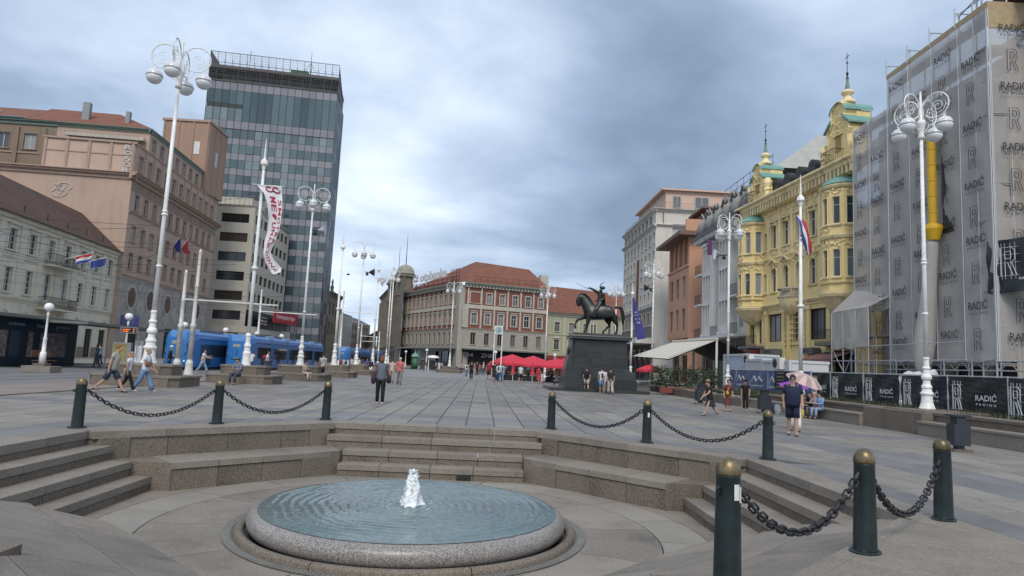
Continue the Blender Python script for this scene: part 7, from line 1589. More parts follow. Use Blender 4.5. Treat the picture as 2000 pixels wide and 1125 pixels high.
        for j in range(6):
            f = j/5; z = z0+(z1-z0)*f; r = (.068*bulk+(r1-.068*bulk)*f**.8)
            for i in range(n): a = 2*PI*i/n; rr_ = r*(1+.08*f*math.sin(i*2.9)); vs.append(V(rr_*math.cos(a)*.95, rr_*math.sin(a)*(.8+st*.5*f), z))
        m.add(vs, [(j*n+i, j*n+(i+1) % n, (j+1)*n+(i+1) % n, (j+1)*n+i) for j in range(5) for i in range(n)]); m.obj('skirt', lo, t, smooth=True)
    for s in 'lr':
        a, b = Vector(J['an'+s]), Vector(J['to'+s]); m = MB(); c = a.lerp(b, .45); 
        m.tube([V(a.x, a.y+.025, b.z), V(a.x, a.y, b.z+.012), V(*a.lerp(b, .6)-Vector((0, 0, .004))), V(b.x, b.y-.012, b.z-.001)], [.018*H, .024*H, .022*H, .015*H], 8, flat=.8); m.obj('shoe', cm_(shoes, 'shoe'), t, smooth=True)
    # hair
    hd = Vector(J['hd']); tp = Vector(J['hdt']); m = MB()
    if not bald:
        c = tp+Vector((0, .008, -.012)); m.ball(V(*c), .052*H, 12, 8, sx=.93, sy=1.05, sz=.98)
        m.v = [(x, y, z if not (y < c.y*H-.012*H and z < c.z*H-.005*H) else c.z*H-.002*H) for x, y, z in m.v]
        if hairlen: m.tube([V(c.x, c.y+.03, c.z), V(c.x, c.y+.045, c.z-.06), V(c.x, c.y+.05, c.z-.06-hairlen)], [.042*H, .045*H, .03*H], 8)
    else: c = tp+Vector((0, .012, -.02)); m.ball(V(*c), .047*H, 10, 7)
    m.obj('hair', cm_(hair, 'hair'), t, smooth=True)
    if hat: m = MB(); m.lathe([(.085*H, 0), (.085*H, .006*H), (.055*H, .012*H), (.05*H, .05*H), (.02*H, .06*H)], 14, T(*V(tp.x, tp.y, tp.z+.012))); m.obj('hat', cm_(hat, 'hat'), t, smooth=True)
    if near:
        m = MB()
        for s in (-1, 1): m.ball(V(hd.x+s*.018, hd.y-.043, hd.z+.012), .006*H, 6, 4)
        m.obj('eyes', M_['dark'], t, kind='stuff'); m = MB(); m.tube([V(hd.x-.014, hd.y-.044, hd.z-.022), V(hd.x, hd.y-.047, hd.z-.023), V(hd.x+.014, hd.y-.044, hd.z-.022)], .003*H, 4); m.obj('mouth', mat('lips', (.25, .08, .07), .5), t)
        for s in (-1, 1): m = MB(); m.ball(V(hd.x+s*.046, hd.y+.005, hd.z), .013*H, 6, 5, sx=.4); m.obj('ear', SK, t)
    t['_'] = 1; del t['_']
    return t, J, H, V
def bag(t, c, sz, col, nm='bag', strap=None):
    m = MB(); x, y, z = sz; m.tube([(c[0], c[1], c[2]-z/2), (c[0], c[1], c[2]-z*.3), (c[0], c[1], c[2]+z*.3), (c[0], c[1], c[2]+z/2)], [min(x, y)*.35, x*.55, x*.5, x*.25], 10, flat=y/x)
    o = m.obj(nm, cm_(col, 'bag'), t, smooth=True)
    if strap: MB().tube(strap, .012, 5).obj('bag_strap', cm_(col, 'bag'), t)
def P2(px, py): 
    v = on_z(px, py, 0); return (v.x, v.y, 0)
def hgt(px, py, hy): v = on_z(px, py, 0); return (py-hy)*v.y/FPX/1.0
A = math.radians
RIGHT, LEFT, AWAY, TOW = A(90), A(-90), A(180), 0.
# --- near left trio
t, J, H, V = person(P2(214, 766), 1.76, A(98), 'man in grey tee and navy shorts striding right, left of the trio', (.30, .31, .27), (.035, .055, .10), 'shorts', hair=(.20, .085, .04), bald=True, bulk=1.25, stride=.95, near=True, arms=(-.1, -.25), bend=(.15, .1), lean=.05, shoes=(.02, .02, .02))
t, J, H, V = person(P2(247, 764), 1.48, A(98), 'long haired girl in white tee and black trousers between two adults', (.55, .57, .63), (.02, .02, .022), 'trousers', hair=(.30, .20, .10), hairlen=.10, stride=.75, near=True, bulk=.85, phase=-1, shoes=(.5, .5, .5)); bag(t, V(-.11, .05, .46), (.10, .07, .26), (.28, .25, .2), 'shoulder_bag', [V(.05, 0, .8), V(-.10, .02, .6), V(-.11, .05, .5)])
t, J, H, V = person(P2(279, 765), 1.64, A(95), 'short haired blonde woman in white tee and blue jeans, right one of the trio', (.58, .60, .66), (.13, .21, .36), 'wide', hair=(.34, .26, .16), stride=.75, near=True, bulk=1.1, shoes=(.45, .42, .4), arms=(.35, .1), bend=(.2, .9)); bag(t, V(-.14, -.1, .6), (.16, .1, .2), (.14, .08, .05), 'handbag')
# --- man sitting on the pedestal
v = bpx(463, 33.4, 0); t, J, H, V = person((v.x, v.y, .0), 1.72, A(-12), 'young man in blue grey top sitting on the granite pedestal looking at his phone', (.13, .15, .2), (.04, .05, .075), pose='sit', hair=(.02, .018, .015), near=True, sleeve=1.5); bag(t, V(.0, .12, .45), (.26, .14, .36), (.02, .02, .022), 'backpack')
# --- single people of the left side
t, J, H, V = person(P2(394, 730), 1.72, A(92), 'person in pale jeans with a yellow hip bag walking past the first tram', (.56, .55, .54), (.22, .28, .36), near=True, stride=.85, arms=(.5, .9), bend=(1.1, .9), shoes=(.5, .5, .5)); bag(t, V(-.09, 0, .56), (.16, .1, .18), (.45, .30, .04), 'hip_bag')
t, J, H, V = person(P2(489, 727), 1.7, A(170), 'person in white tee looking at a phone behind the banner flagpole', (.55, .56, .58), (.05, .06, .1), pose='stand', arms=(.4, .4), bend=(1.3, 1.3))
t, J, H, V = person(P2(519, 731), 1.78, A(100), 'man in white shirt and beige trousers with a red backpack', (.6, .6, .6), (.36, .32, .27), stride=.5, near=True); bag(t, V(0, .11, .70), (.26, .16, .32), (.22, .02, .045), 'backpack')
t, J, H, V = person(P2(628, 742), 1.76, A(172), 'man in light grey tee and black shorts walking away with a cross body strap', (.42, .40, .36), (.02, .02, .02), 'shorts', stride=.4, near=True, shoes=(.12, .07, .05)); MB().tube([V(-.09, .065, .80), V(0, .085, .66), V(.10, .06, .54)], .015, 5).obj('cross_strap', M_['dark'], t)
v = bpx(604, 42.0, 0); person((v.x-.3, v.y-.2, 0), 1.66, A(60), 'woman in pale pink dress sitting on the granite pedestal with legs stretched', (.46, .38, .30), (.46, .40, .36), pose='sit', hair=(.05, .03, .02), near=True); v = bpx(612, 44, 0); person((v.x, v.y, 0), 1.66, A(80), 'person in bright blue jacket sitting on the pedestal behind the woman in pink', (.03, .09, .25), (.05, .06, .1), pose='sit', sleeve=1.8)
person(P2(328, 727), 1.75, A(100), 'person in black with a white hat standing behind the first lamp pedestal', (.02, .02, .022), (.02, .02, .02), pose='stand', hair=(.5, .5, .5), hat=(.55, .55, .55), sleeve=1.8)
person(P2(193, 713), 1.72, A(-80), 'person in pale green shirt with a dark backpack behind the bald man', (.3, .34, .29), (.05, .05, .06), stride=.4); person(P2(188, 716), 1.65, A(-80), 'person in blue patterned top beside the shelter post', (.12, .15, .3), (.07, .09, .16), stride=.4)
person((-27.0, 42.6, 0), 1.5, A(80), 'person sitting on the wooden bench by the kiosk', (.10, .09, .09), (.03, .03, .04), pose='sit')
# --- centre: woman with bags
t, J, H, V = person(P2(741, 789), 1.74, A(188), 'auburn haired woman in grey vest carrying large dark bags, seen from behind', (.10, .12, .15), (.008, .008, .009), hair=(.15, .055, .03), hairlen=.035, stride=.22, near=True, bulk=1.15, shoes=(.5, .47, .44), sleeve=.25, arms=(.12, .3), bend=(.5, .9)); bag(t, V(-.155, -.02, .50), (.30, .16, .30), (.02, .02, .022), 'handbag', [V(-.09, 0, .82), V(-.12, .06, .66), V(-.16, 0, .56)]); bag(t, V(.15, .02, .52), (.26, .16, .44), (.05, .025, .04), 'shoulder_bag', [V(.09, 0, .82), V(.13, .06, .68), V(.15, 0, .6)])
t, J, H, V = person(P2(779, 752), 1.75, A(185), 'white haired man in salmon shirt and grey trousers walking away', (.52, .13, .14), (.17, .165, .15), hair=(.5, .46, .42), stride=.35, near=True, bulk=1.2, shoes=(.1, .09, .08)); MB().tube([V(.09, .08, .80), V(0, .10, .68), V(-.10, .08, .56)], .013, 5).obj('cross_strap', M_['dark'], t)
person(P2(764, 748), 1.62, A(185), 'person in pale pink top between the grey vest woman and the salmon shirt man', (.46, .34, .32), (.3, .22, .2), hair=(.06, .03, .02), stride=.3)
# --- statue visitors
t, J, H, V = person(P2(1145, 765), 1.75, A(178), 'man in navy tee and beige shorts with a backpack before the statue pedestal', (.02, .022, .035), (.38, .34, .28), 'shorts', stride=.55, near=True, shoes=(.02, .02, .02)); bag(t, V(0, .10, .69), (.24, .14, .3), (.025, .025, .03), 'backpack')
t, J, H, V = person(P2(1175, 768), 1.72, A(178), 'person in white tee and sky blue shorts with a navy backpack', (.55, .56, .58), (.16, .30, .55), 'shorts', stride=.35, near=True, shoes=(.4, .4, .4)); bag(t, V(0, .10, .68), (.24, .14, .3), (.02, .025, .06), 'backpack')
person(P2(1184, 769), 1.6, A(182), 'person in white top and light brown trousers between two others at the statue', (.5, .5, .5), (.28, .25, .22), hair=(.03, .02, .02), stride=.3); person(P2(1192, 770), 1.72, A(182), 'person with a large dark backpack and beige trousers, right of the statue group', (.02, .02, .02), (.38, .35, .31), 'wide', hair=(.02, .02, .02), stride=.45, bulk=1.2)
# --- right side
t, J, H, V = person(P2(1387, 812), 1.44, A(-80), 'elderly woman in black blouse and dark flared skirt with a straw hat hurrying left', (.015, .016, .02), (.022, .024, .036), 'skirt', hair=(.2, .1, .05), hat=(.24, .15, .08), stride=.9, near=True, bulk=1.2, arms=(.5, .3), bend=(.5, .3), lean=.04)
t, J, H, V = person(P2(1421, 804), 1.43, A(8), 'woman in patterned maroon dress with a yellow bag facing the camera', (.11, .03, .03), (.11, .035, .03), 'dress', hair=(.05, .03, .02), stride=.15, near=True, shoes=(.02, .02, .02), sleeve=.9); bag(t, V(-.07, -.10, .56), (.20, .08, .17), (.52, .32, .03), 'yellow_bag', [V(.06, -.05, .82), V(-.02, -.09, .7), V(-.07, -.10, .63)])
t, J, H, V = person(P2(1456, 801), 1.42, A(-30), 'woman in black tee, black trousers and black cap looking left', (.008, .008, .009), (.008, .008, .009), hair=(.01, .01, .01), stride=.12, near=True, shoes=(.55, .55, .55), hat=(.01, .01, .012))
for px, yy, lb, c, l_ in ((1485, 27.6, 'person in black sitting on the bench wall under the purple umbrella', (.01, .01, .012), (.01, .01, .012)), (1497, 27.2, 'person with pink headscarf sitting behind the dark bin', (.4, .25, .25), (.1, .1, .12)), (1508, 26.8, 'person in light blue top sitting right of the dark bin', (.17, .26, .40), (.2, .25, .33))):
    person((13.75, yy, 0), 1.45, A(-70), lb, c, l_, pose='sit', sleeve=1.8, hair=(.02, .02, .02) if c[0] < .3 else (.5, .3, .32))
um = thing('purple_umbrella', 'purple umbrella held over the people sitting on the bench wall', 'umbrella', (13.2, 28.0, 1.25)); m = MB(); n = 8
m.add([(0, 0, .25)]+[(.62*math.cos(2*PI*k/n), .62*math.sin(2*PI*k/n), 0) for k in range(n)], [(0, 1+k, 1+(k+1) % n) for k in range(n)]); m.obj('canopy', mat('purple cloth umbrella', (.22, .05, .34), .6), um, RX(.2)); MB().tube([(0, 0, .25), (.2, .1, -.45)], .012, 5).obj('shaft', M_['grey'], um)
for i, (x, y, c, lb) in enumerate(((12.9, 28.9, (.5, .5, .5), 'white shopping bag with a green emblem beside the bench wall'), (13.1, 29.6, (.03, .04, .12), 'dark blue bag behind the white shopping bag'), (13.0, 27.0, (.5, .4, .05), 'yellow bag at the feet of the sitting people'))):
    m = MB(); m.tube([(0, 0, 0), (0, 0, .15), (0, 0, .34), (0, 0, .42)], [.16, .22, .2, .12], 8, flat=.6); m.obj('shopping_bag', cm_(c, 'sack'), None, T(x, y, 0), label=lb, cat='bag')
t, J, H, V = person(P2(1548, 851), 1.74, A(-22), 'heavy set man in navy tee and navy shorts with sunglasses walking towards the camera', (.012, .018, .045), (.012, .017, .04), 'shorts', hair=(.02, .018, .017), stride=.3, near=True, bulk=1.5, shoes=(.04, .025, .02), arms=(.05, -.12), bend=(.25, .2), sleeve=.75)
c = J['hd']; m = MB(); m.tube([V(c[0]-.044, c[1]-.02, c[2]+.014), V(c[0]-.03, c[1]-.046, c[2]+.012), V(c[0], c[1]-.054, c[2]+.012), V(c[0]+.03, c[1]-.046, c[2]+.012), V(c[0]+.044, c[1]-.02, c[2]+.014)], [.006, .024, .012, .024, .006], 6, flat=1.0); m.obj('sunglasses', M_['dark'], t)
MB().lathe([(.034, -.012), (.036, 0), (.034, .012)], 12, T(*V(*J['wrl']))).obj('wrist_watch', M_['dark'], t)
t, J, H, V = person(P2(1553, 842), 1.62, A(-20), 'person in wide white trousers mostly hidden behind the man in navy', (.5, .48, .46), (.62, .61, .6), 'wide', stride=.35, hair=(.1, .06, .04), near=True)
um = thing('striped_umbrella', 'pale pink striped umbrella behind the head of the man in navy', 'umbrella', (P2(1553, 842)[0]+.25, P2(1553, 842)[1], 1.45)); n = 16
for j, mt in enumerate((mat('pink umbrella cloth', (.50, .36, .34), .7), mat('grey pink stripe', (.32, .24, .22), .7))):
    for k in range(j, n, 2):
        m = MB(); vs = [(0, 0, .30)]; 
        for r, z in ((.32, .24), (.55, .05)):
            for q in (0, 1): a = 2*PI*(k+q)/n; vs.append((r*math.cos(a), r*math.sin(a), z))
        m.add(vs, [(0, 1, 2), (1, 3, 4, 2)]); m.obj('umbrella_gore', mt, um, RX(.35)@RY(.25))
MB().tube([(0, 0, .3), (-.12, 0, -.5)], .012, 5).obj('shaft', M_['grey'], um)
# black dog by the statue
t = thing('dog', 'black dog standing at the left end of the statue steps', 'dog', P2(1090, 757), 0); 
skin('body', dict(ch=((.22, 0, .50), .15), md=((0, 0, .5), .13), hp=((-.26, 0, .5), .13), nk=((.34, 0, .64), .09), hd=((.44, 0, .74), .08), mz=((.57, 0, .70), .045), fl=((.24, .09, .36), .05), fl2=((.24, .09, .18), .033), fl3=((.26, .09, .03), .035), fr=((.24, -.09, .36), .05), fr2=((.26, -.09, .18), .033), fr3=((.28, -.09, .03), .035), bl=((-.28, .09, .36), .07), bl2=((-.34, .09, .2), .035), bl3=((-.30, .09, .03), .033), br=((-.28, -.09, .36), .07), br2=((-.36, -.09, .2), .035), br3=((-.32, -.09, .03), .033), tl=((-.42, 0, .56), .035), tl2=((-.56, 0, .46), .02)),
     [('md', 'ch'), ('md', 'hp'), ('ch', 'nk'), ('nk', 'hd'), ('hd', 'mz'), ('ch', 'fl'), ('fl', 'fl2'), ('fl2', 'fl3'), ('ch', 'fr'), ('fr', 'fr2'), ('fr2', 'fr3'), ('hp', 'bl'), ('bl', 'bl2'), ('bl2', 'bl3'), ('hp', 'br'), ('br', 'br2'), ('br2', 'br3'), ('hp', 'tl'), ('tl', 'tl2')], M_['dark'], t, 1, 1)
for s in (-1, 1): MB().add([(0, -.03, 0), (0, .03, 0), (-.02, 0, .09)], [(0, 1, 2)]).obj('ear', M_['dark'], t, T(.42, s*.06, .80))
# --- far crowd: (feet px, feet py, head py, facing, shirt, lower, kind, label)
q = random.Random(31)
FC_ = [(663, 724, 703, 90, (.25, .04, .04), (.05, .05, .08), 'trousers', 'person in dark red top near the third lamp pedestal'), (670, 727, 703, 180, (.35, .35, .38), (.03, .03, .05), 'trousers', 'person with grey top bending by the second pedestal'), (677, 731, 700, 120, (.45, .45, .47), (.02, .02, .02), 'trousers', 'person in pale top with a dark bag in front of the far pedestals'), (686, 722, 702, 0, (.5, .5, .5), (.4, .4, .4), 'trousers', 'person in white under the distant tram front'), (700, 722, 703, 180, (.5, .48, .45), (.1, .1, .1), 'trousers', 'person in cream top right of the third lamp'), (707, 724, 705, 20, (.05, .05, .08), (.4, .3, .3), 'skirt', 'person in dark top and pale skirt by the third lamp'), (723, 733, 705, 175, (.02, .02, .03), (.62, .62, .62), 'shorts', 'person in black top and white shorts by the granite pedestal'), (716, 728, 706, 0, (.06, .08, .25), (.04, .04, .06), 'trousers', 'person in blue near the pennant flagpole'),
 (817, 723, 705, 90, (.1, .1, .12), (.36, .36, .36), 'trousers', 'striding person in black vest and light trousers left of the far crowd'), (824, 723, 706, 90, (.05, .04, .04), (.04, .04, .05), 'trousers', 'dark dressed person behind the striding one'), (833, 723, 705, 180, (.03, .03, .03), (.3, .25, .2), 'shorts', 'person with dark backpack under the far globe lamp'), (846, 724, 706, 180, (.5, .5, .5), (.55, .55, .55), 'trousers', 'person in white at the vending stall'), (850, 724, 707, 0, (.4, .4, .4), (.02, .02, .02), 'trousers', 'person in black trousers right of the stall'), (857, 725, 706, 180, (.55, .55, .55), (.55, .55, .55), 'trousers', 'person dressed all in white left of the far pedestal'),
 (892, 727, 708, 90, (.3, .33, .4), (.02, .02, .03), 'trousers', 'person in grey blue right of the far pedestal'), (897, 728, 707, 90, (.45, .5, .6), (.03, .03, .05), 'trousers', 'person in light blue shirt right of the far pedestal'), (901, 727, 709, 90, (.5, .4, .4), (.02, .02, .03), 'trousers', 'person in pale top in the crowd by the shop'), (910, 735, 708, 180, (.5, .55, .6), (.14, .18, .24), 'trousers', 'person in white shirt and grey jeans with a dark bag'), (920, 741, 707, 175, (.008, .008, .009), (.008, .008, .009), 'trousers', 'person dressed all in black walking alone in the middle'), (916, 730, 708, 0, (.3, .06, .06), (.2, .2, .25), 'trousers', 'person in red top behind the one in black'), (926, 731, 708, 0, (.4, .2, .2), (.4, .4, .4), 'trousers', 'person in pink top in the crowd'), (931, 734, 707, 180, (.02, .02, .02), (.02, .02, .02), 'trousers', 'person in black right of the lone walker'), (936, 732, 709, 0, (.3, .1, .1), (.1, .1, .12), 'trousers', 'person in maroon in the crowd by the shop'), (943, 732, 707, 100, (.55, .48, .42), (.06, .08, .16), 'trousers', 'white haired person in cream top and blue trousers'), (950, 730, 709, 0, (.1, .1, .2), (.1, .1, .1), 'trousers', 'dark dressed person behind the cream one'),
 (954, 742, 706, 170, (.26, .015, .03), (.02, .02, .02), 'shorts', 'person in red top and black shorts with a white bag'), (964, 744, 707, 175, (.02, .015, .02), (.02, .02, .02), 'dress', 'person in dark dress near the clock'), (973, 746, 708, 180, (.5, .5, .52), (.03, .06, .14), 'trousers', 'person in white shirt with a green backpack near the parasols'), (980, 746, 709, 180, (.3, .38, .5), (.14, .24, .38), 'trousers', 'person in light blue denim beside the green backpack'), (1016, 747, 711, 180, (.5, .5, .52), (.04, .02, .02), 'shorts', 'person in white top and dark shorts before the closed parasol'), (1051, 749, 715, 150, (.42, .02, .03), (.42, .02, .03), 'dress', 'woman in bright red dress in front of the parasol terrace'), (1058, 750, 728, 160, (.5, .35, .38), (.5, .38, .42), 'dress', 'small child in pale pink beside the red dress'), (988, 740, 712, 0, (.1, .1, .1), (.1, .1, .12), 'trousers', 'person sitting area guest in dark clothes under the left parasol'), (1031, 742, 713, 0, (.1, .12, .2), (.05, .05, .06), 'trousers', 'guest in navy under the middle parasol'), (1078, 744, 716, 90, (.3, .28, .25), (.1, .08, .06), 'trousers', 'guest in beige at the right parasol'), (1086, 748, 716, 180, (.45, .2, .1), (.4, .4, .38), 'trousers', 'person with bare arms standing behind the black dog'),
 (862, 725, 707, 0, (.3, .3, .33), (.25, .25, .28), 'trousers', 'grey dressed person at the shop door'), (803, 722, 706, 90, (.02, .02, .03), (.05, .05, .06), 'trousers', 'dark person left of the green advertising column'), (744, 722, 707, 0, (.2, .1, .1), (.05, .05, .05), 'trousers', 'person behind the woman in the grey vest'), (1462, 780, 744, 0, (.05, .05, .06), (.04, .04, .05), 'trousers', None), (1402, 760, 730, -90, (.05, .05, .07), (.05, .05, .06), 'trousers', 'dark figure at the cafe entrance')]
for i, (px, fy, hy, f, s, l_, k, lb) in enumerate(FC_):
    if lb is None: continue
    v = on_z(px, fy); Y = min(v.y, 112) if v.y > 0 else 112; Y = min(Y, 92) if px > 940 else Y; v = bpx(px, Y, 0); h = max(1.0 if 'child' in lb else 1.5, min(1.85, (fy-hy)*Y/FPX))
    if 'child' in lb: h = 1.05
    t, J, H, V = person((v.x, v.y, 0), h, A(f+q.uniform(-15, 15)), lb, s, l_, k, hair=q.choice(((.02, .015, .01), (.08, .05, .03), (.03, .02, .015), (.25, .2, .13))) if 'white haired' not in lb else (.6, .6, .58), stride=q.uniform(.2, .7), group='people crossing the square', shoes=q.choice(((.02, .02, .02), (.4, .4, .4))), sleeve=q.choice((.5, .6, 1.7)), phase=q.choice((1, -1)))
    if 'backpack' in lb or 'dark bag' in lb: bag(t, V(0, .10, .69), (.22, .13, .28), (.02, .05, .04) if 'green' in lb else (.02, .02, .03), 'backpack')
    if 'white bag' in lb: bag(t, V(-.16, 0, .4), (.2, .1, .25), (.5, .5, .5), 'carrier_bag')
RK = 1.28
# ================================================================== equestrian statue
SY = 47.5; pc = bpx(1166, SY, 0)
pd_ = thing('statue_pedestal', 'tall black stone pedestal with wreath carrying the bronze rider', 'pedestal', (pc.x, SY, 0)); pd_.scale = (.93, .93, 1.0); ps = M_['pedestal']
def slabs(x0, x1, y0, y1, z0, z1, nx, nm, par=pd_, ins=0.):
    w = (x1-x0)/nx
    for k in range(nx):
        m = MB(); a, b = x0+k*w+.006, x0+(k+1)*w-.006; m.add([(a, y0, z0), (b, y0, z0), (b, y1, z0), (a, y1, z0), (a+(ins if k == 0 else 0), y0+ins, z1-.008), (b-(ins if k == nx-1 else 0), y0+ins, z1-.008), (b-(ins if k == nx-1 else 0), y1-ins, z1-.008), (a+(ins if k == 0 else 0), y1-ins, z1-.008)], [(0, 1, 5, 4), (1, 2, 6, 5), (2, 3, 7, 6), (3, 0, 4, 7), (4, 5, 6, 7), (0, 3, 2, 1)]); m.obj(nm, ps, par)
slabs(-3.9, 3.4, -2.6, 2.6, 0, .22, 6, 'step_block'); slabs(-2.75, 2.65, -1.75, 1.75, .22, .85, 5, 'base_block'); slabs(-2.68, 2.58, -1.65, 1.65, .85, 1.45, 4, 'base_block', ins=.04)
for k in range(5): slabs(-2.05+.02*k, 2.05-.02*k, -1.1+.01*k, 1.1-.01*k, 1.45+.42*k, 1.45+.42*(k+1), 3 if k % 2 else 4, 'die_block')
slabs(-2.3, 2.3, -1.35, 1.35, 1.45, 1.62, 3, 'plinth_moulding', ins=.2)
for z0, z1, o in ((3.5, 3.6, .12), (3.6, 3.78, .30), (3.78, 3.86, .34), (3.86, 4.02, .18)): slabs(-2.0-o, 2.0+o, -1.05-o, 1.05+o, z0, z1, 3, 'cornice_block', ins=.03)
for sx in (-1, 1): MB().prism([(-.18, -.45), (.18, -.3), (.18, .3), (-.18, .45)], 0, 1.9).obj('buttress', ps, pd_, T(sx*2.1, -.0, 1.5)) if sx > 0 else MB().add([(-2.6, -.9, 1.45), (-2.0, -.9, 1.45), (-2.0, -.9, 3.5), (-2.1, -.9, 3.5), (-2.6, .9, 1.45), (-2.0, .9, 1.45), (-2.0, .9, 3.5), (-2.1, .9, 3.5)], [(0, 1, 2, 3), (4, 7, 6, 5), (0, 3, 7, 4)]).obj('buttress', ps, pd_)
MB().tube([(-2.36, -.45+.2*math.cos(a), 2.75+.24*math.sin(a)) for a in [k*PI/8 for k in range(16)]], .06, 6, closed=True).obj('wreath', M_['bronze'], pd_)
st_ = thing('equestrian_statue', 'dark bronze rider with raised sabre on a pacing horse', 'statue', (pc.x, SY, 4.0)); bz = M_['bronze']
def Q(cx, cy, y=0.): return ((cx-560)*.00446, y, (965-cy)*.00446)
nd_ = {}
def add_(k, cx, cy, r, y=0.): nd_[k] = (Q(cx, cy, y), r)
for k, cx, cy, r, y in (('br', 590, 615, (.42, .44), 0), ('ch', 430, 610, (.37, .43), 0), ('cr', 720, 600, (.42, .41), 0), ('rp', 775, 585, (.33, .33), 0), ('nb', 375, 530, (.27, .38), 0), ('nm', 320, 440, (.20, .31), 0), ('np', 275, 380, (.15, .22), 0), ('po', 232, 378, (.15, .19), 0), ('fa', 213, 440, (.14, .19), 0), ('ms', 222, 500, (.10, .145), 0), ('mz', 230, 535, (.09, .115), 0),
    ('fs', 385, 690, .19, -.22), ('fe', 372, 755, .125, -.24), ('fk', 356, 842, .085, -.24), ('fc', 345, 885, .055, -.24), ('ff', 325, 925, .062, -.24), ('fh', 300, 948, .08, -.24),
    ('gs', 350, 680, .18, .22), ('ge', 300, 705, .115, .24), ('gk', 212, 745, .085, .24), ('gc', 190, 795, .05, .24), ('gf', 178, 835, .058, .24), ('gh', 188, 890, .075, .24),
    ('hs', 790, 680, .25, -.20), ('ht', 805, 745, .15, -.22), ('hk', 842, 800, .085, -.22), ('hc', 838, 860, .058, -.22), ('hf', 832, 915, .065, -.22), ('hh', 812, 955, .08, -.22),
    ('is', 715, 690, .23, .20), ('it', 718, 760, .14, .22), ('ik', 738, 812, .085, .22), ('ic', 690, 862, .056, .22), ('if', 640, 905, .062, .22), ('ih', 632, 950, .08, .22)): add_(k, cx, cy, r, y)
skin('horse_body', nd_, [('br', 'ch'), ('br', 'cr'), ('cr', 'rp'), ('ch', 'nb'), ('nb', 'nm'), ('nm', 'np'), ('np', 'po'), ('po', 'fa'), ('fa', 'ms'), ('ms', 'mz'), ('ch', 'fs'), ('fs', 'fe'), ('fe', 'fk'), ('fk', 'fc'), ('fc', 'ff'), ('ff', 'fh'), ('ch', 'gs'), ('gs', 'ge'), ('ge', 'gk'), ('gk', 'gc'), ('gc', 'gf'), ('gf', 'gh'), ('cr', 'hs'), ('hs', 'ht'), ('ht', 'hk'), ('hk', 'hc'), ('hc', 'hf'), ('hf', 'hh'), ('cr', 'is'), ('is', 'it'), ('it', 'ik'), ('ik', 'ic'), ('ic', 'if'), ('if', 'ih')], bz, st_, 2, 0)
m = MB(); m.tube([Q(800, 530), Q(850, 508), Q(905, 525), Q(932, 600), Q(945, 690), Q(940, 750), Q(932, 800)], [.10, .16, .20, .19, .17, .12, .03], 10, flat=.7); m.obj('tail', bz, st_, smooth=True)
m = MB(); m.tube([Q(205, 372), Q(255, 318), Q(320, 330), Q(370, 375), Q(420, 440), Q(462, 500)], [.04, .09, .12, .13, .12, .06], 8, flat=.6); m.obj('mane', bz, st_, smooth=True)
for s in (-1, 1): MB().lathe([(.045, 0), (.05, .06), (.005, .16)], 6, T(*Q(225, 350, s*.07))@RY(-.2)).obj('horse_ear', bz, st_)
m = MB(); m.tube([Q(228, 470, -.13), Q(330, 520, -.28), Q(440, 460, -.22), Q(490, 430, -.1)], .018, 5); m.tube([Q(290, 560, -.3), Q(400, 640, -.42), Q(480, 610, -.42)], .03, 5); m.obj('reins_and_breast_strap', bz, st_, kind='stuff')
m = MB(); m.lathe([(.45, -.30), (.46, 0), (.455, .30)], 16, T(*Q(640, 590))@RY(PI/2), -1.2, PI+1.2 if False else 1.9); m.obj('saddle_cloth', bz, st_, RX(0)); 
rn = {}
for k, cx, cy, r, y in (('pe', 560, 495, .20, 0), ('wa', 565, 430, .16, 0), ('cs', 575, 350, (.22, .19), 0), ('nk', 575, 290, .085, 0), ('hd', 568, 258, .105, 0), ('ht', 572, 225, .105, 0), ('s1', 540, 310, .105, -.14), ('e1', 450, 258, .075, -.16), ('w1', 385, 232, .055, -.16), ('h1', 356, 232, .05, -.16), ('s2', 608, 320, .11, .14), ('e2', 608, 408, .08, -.22), ('w2', 530, 422, .055, -.2), ('h2', 490, 425, .055, -.1), ('hl', 545, 500, .15, -.22), ('kl', 488, 580, .105, -.42), ('al', 468, 680, .075, -.42), ('tl', 432, 700, .05, -.44), ('hr', 545, 500, .15, .22), ('kr', 490, 580, .105, .42), ('ar', 468, 680, .075, .42), ('tr', 432, 700, .05, .44)): rn[k] = (Q(cx, cy, y), r)
skin('rider_body', rn, [('pe', 'wa'), ('wa', 'cs'), ('cs', 'nk'), ('nk', 'hd'), ('hd', 'ht'), ('cs', 's1'), ('s1', 'e1'), ('e1', 'w1'), ('w1', 'h1'), ('cs', 's2'), ('s2', 'e2'), ('e2', 'w2'), ('w2', 'h2'), ('pe', 'hl'), ('hl', 'kl'), ('kl', 'al'), ('al', 'tl'), ('pe', 'hr'), ('hr', 'kr'), ('kr', 'ar'), ('ar', 'tr')], bz, st_, 2, 0)
m = MB(); m.lathe([(.14, 0), (.155, .04), (.15, .16), (.09, .2), (.01, .21)], 12, T(*Q(590, 232))@RY(.2)); m.ball(Q(618, 215), .10, 8, 6); m.obj('fur_cap', bz, st_, smooth=True); MB().tube([Q(556, 225), Q(552, 185), Q(575, 150), Q(605, 132), Q(628, 112)], [.03, .035, .03, .022, .006], 6).obj('plume', bz, st_)
m = MB(); m.tube([Q(350, 236, -.16), Q(300, 225, -.16), Q(240, 200, -.16), Q(180, 168, -.16), Q(138, 130, -.16)], [.022, .022, .020, .016, .004], 6, flat=.6); m.tube([Q(335, 222, -.16), Q(340, 246, -.16), Q(362, 246, -.16)], .018, 5); m.obj('sabre', bz, st_)
m = MB(); vs = []
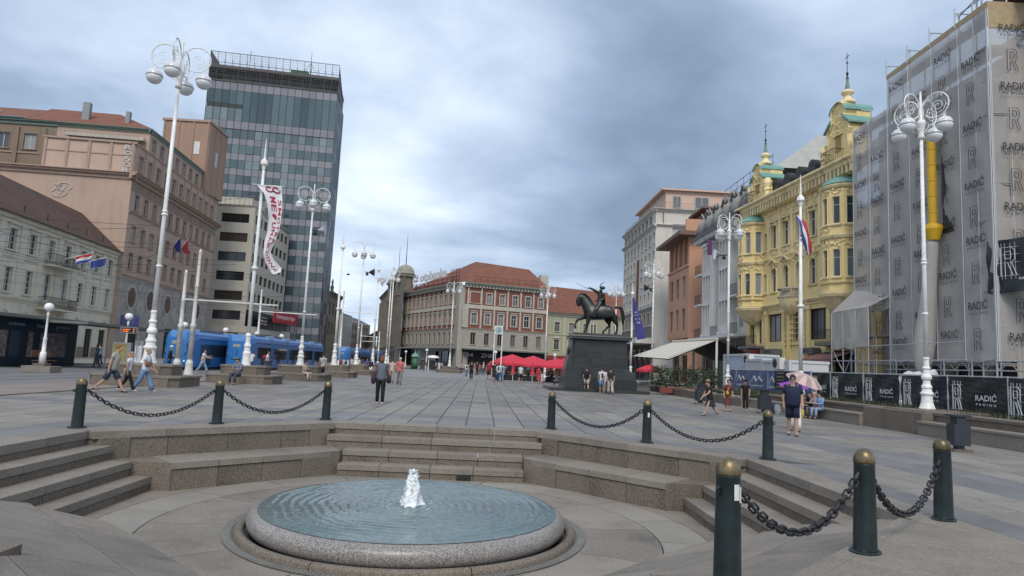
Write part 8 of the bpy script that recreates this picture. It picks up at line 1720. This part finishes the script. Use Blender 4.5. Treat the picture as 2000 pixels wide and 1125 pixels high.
for j in range(7):
    for i in range(7): u = i/6-.5; v = j/6; vs.append(Q(612+26*v+10*math.sin(u*9)+26*(1-4*u*u)*.6, 318+v*215, u*(.42+.25*v)))
m.add(vs, [(j*7+i, j*7+i+1, (j+1)*7+i+1, (j+1)*7+i) for j in range(6) for i in range(6)]); m.add([(x-.03, y, z) for x, y, z in vs], [(j*7+i, (j+1)*7+i, (j+1)*7+i+1, j*7+i+1) for j in range(6) for i in range(6)]); m.obj('cape', bz, st_, smooth=True)
# a few pigeons on the ledges and one in the air
q = random.Random(17)
for i, (px, py, Y, lb) in enumerate(((680, 536, 70, 'pigeon flying in the open sky right of the tower'),)):
    t = thing('bird', lb, 'bird', at_y(px, py, Y)); MB().ball((0, 0, 0), .12, 8, 5, sx=1.6, sz=.7).obj('body', M_['dark'], t); 
    for s in (-1, 1): MB().add([(.05, 0, .03), (-.1, 0, .03), (-.05, s*.4, .12)], [(0, 1, 2)]).obj('wing', M_['dark'], t, RZ(.6))

# manhole plate and small things on the paving
mp = thing('manhole_cover', 'rectangular inset manhole frame in the paving beyond the central steps', 'manhole cover', (*on_z(920, 787).to_2d(), .003))
for a in (-.55, .55): MB().box(a-.02, a+.02, -.25, .25, 0, .004).obj('frame_bar', M_['dark'], mp)
for a in (-.25, .25): MB().box(-.53, .53, a-.02, a+.02, 0, .004).obj('frame_bar', M_['dark'], mp)
# faded white graffiti on the tan building
gf = mat('faded white graffiti', (.45, .44, .42), .8, .2, 3); GB = [o for o in COL.objects if o.name == 'tan_office_building'][0]
for k, c_ in enumerate('ROSOR'):
    m = MB(); put_text(m, c_, EW@T(-.75, -.16, 26.1-k*.72), .62, .95, off=.03); m.obj('graffiti_letter', gf, GB)
m = MB(); m.tube([EW@Vector((-8.2+1.0*math.cos(a)+(.5 if math.sin(a) > 0 else 0), -.03, 20.2+.9*math.sin(a))) for a in [k*PI/8 for k in range(16)]], .07, 4, closed=True)
m.tube([EW@Vector((-8.2+x, -.03, 20.2+z)) for x, z in ((-.7, .6), (.2, .6), (-.3, 0), (.5, -.1), (0, -.7), (.7, .5))], .06, 4); m.obj('graffiti_emblem', gf, GB, kind='stuff')
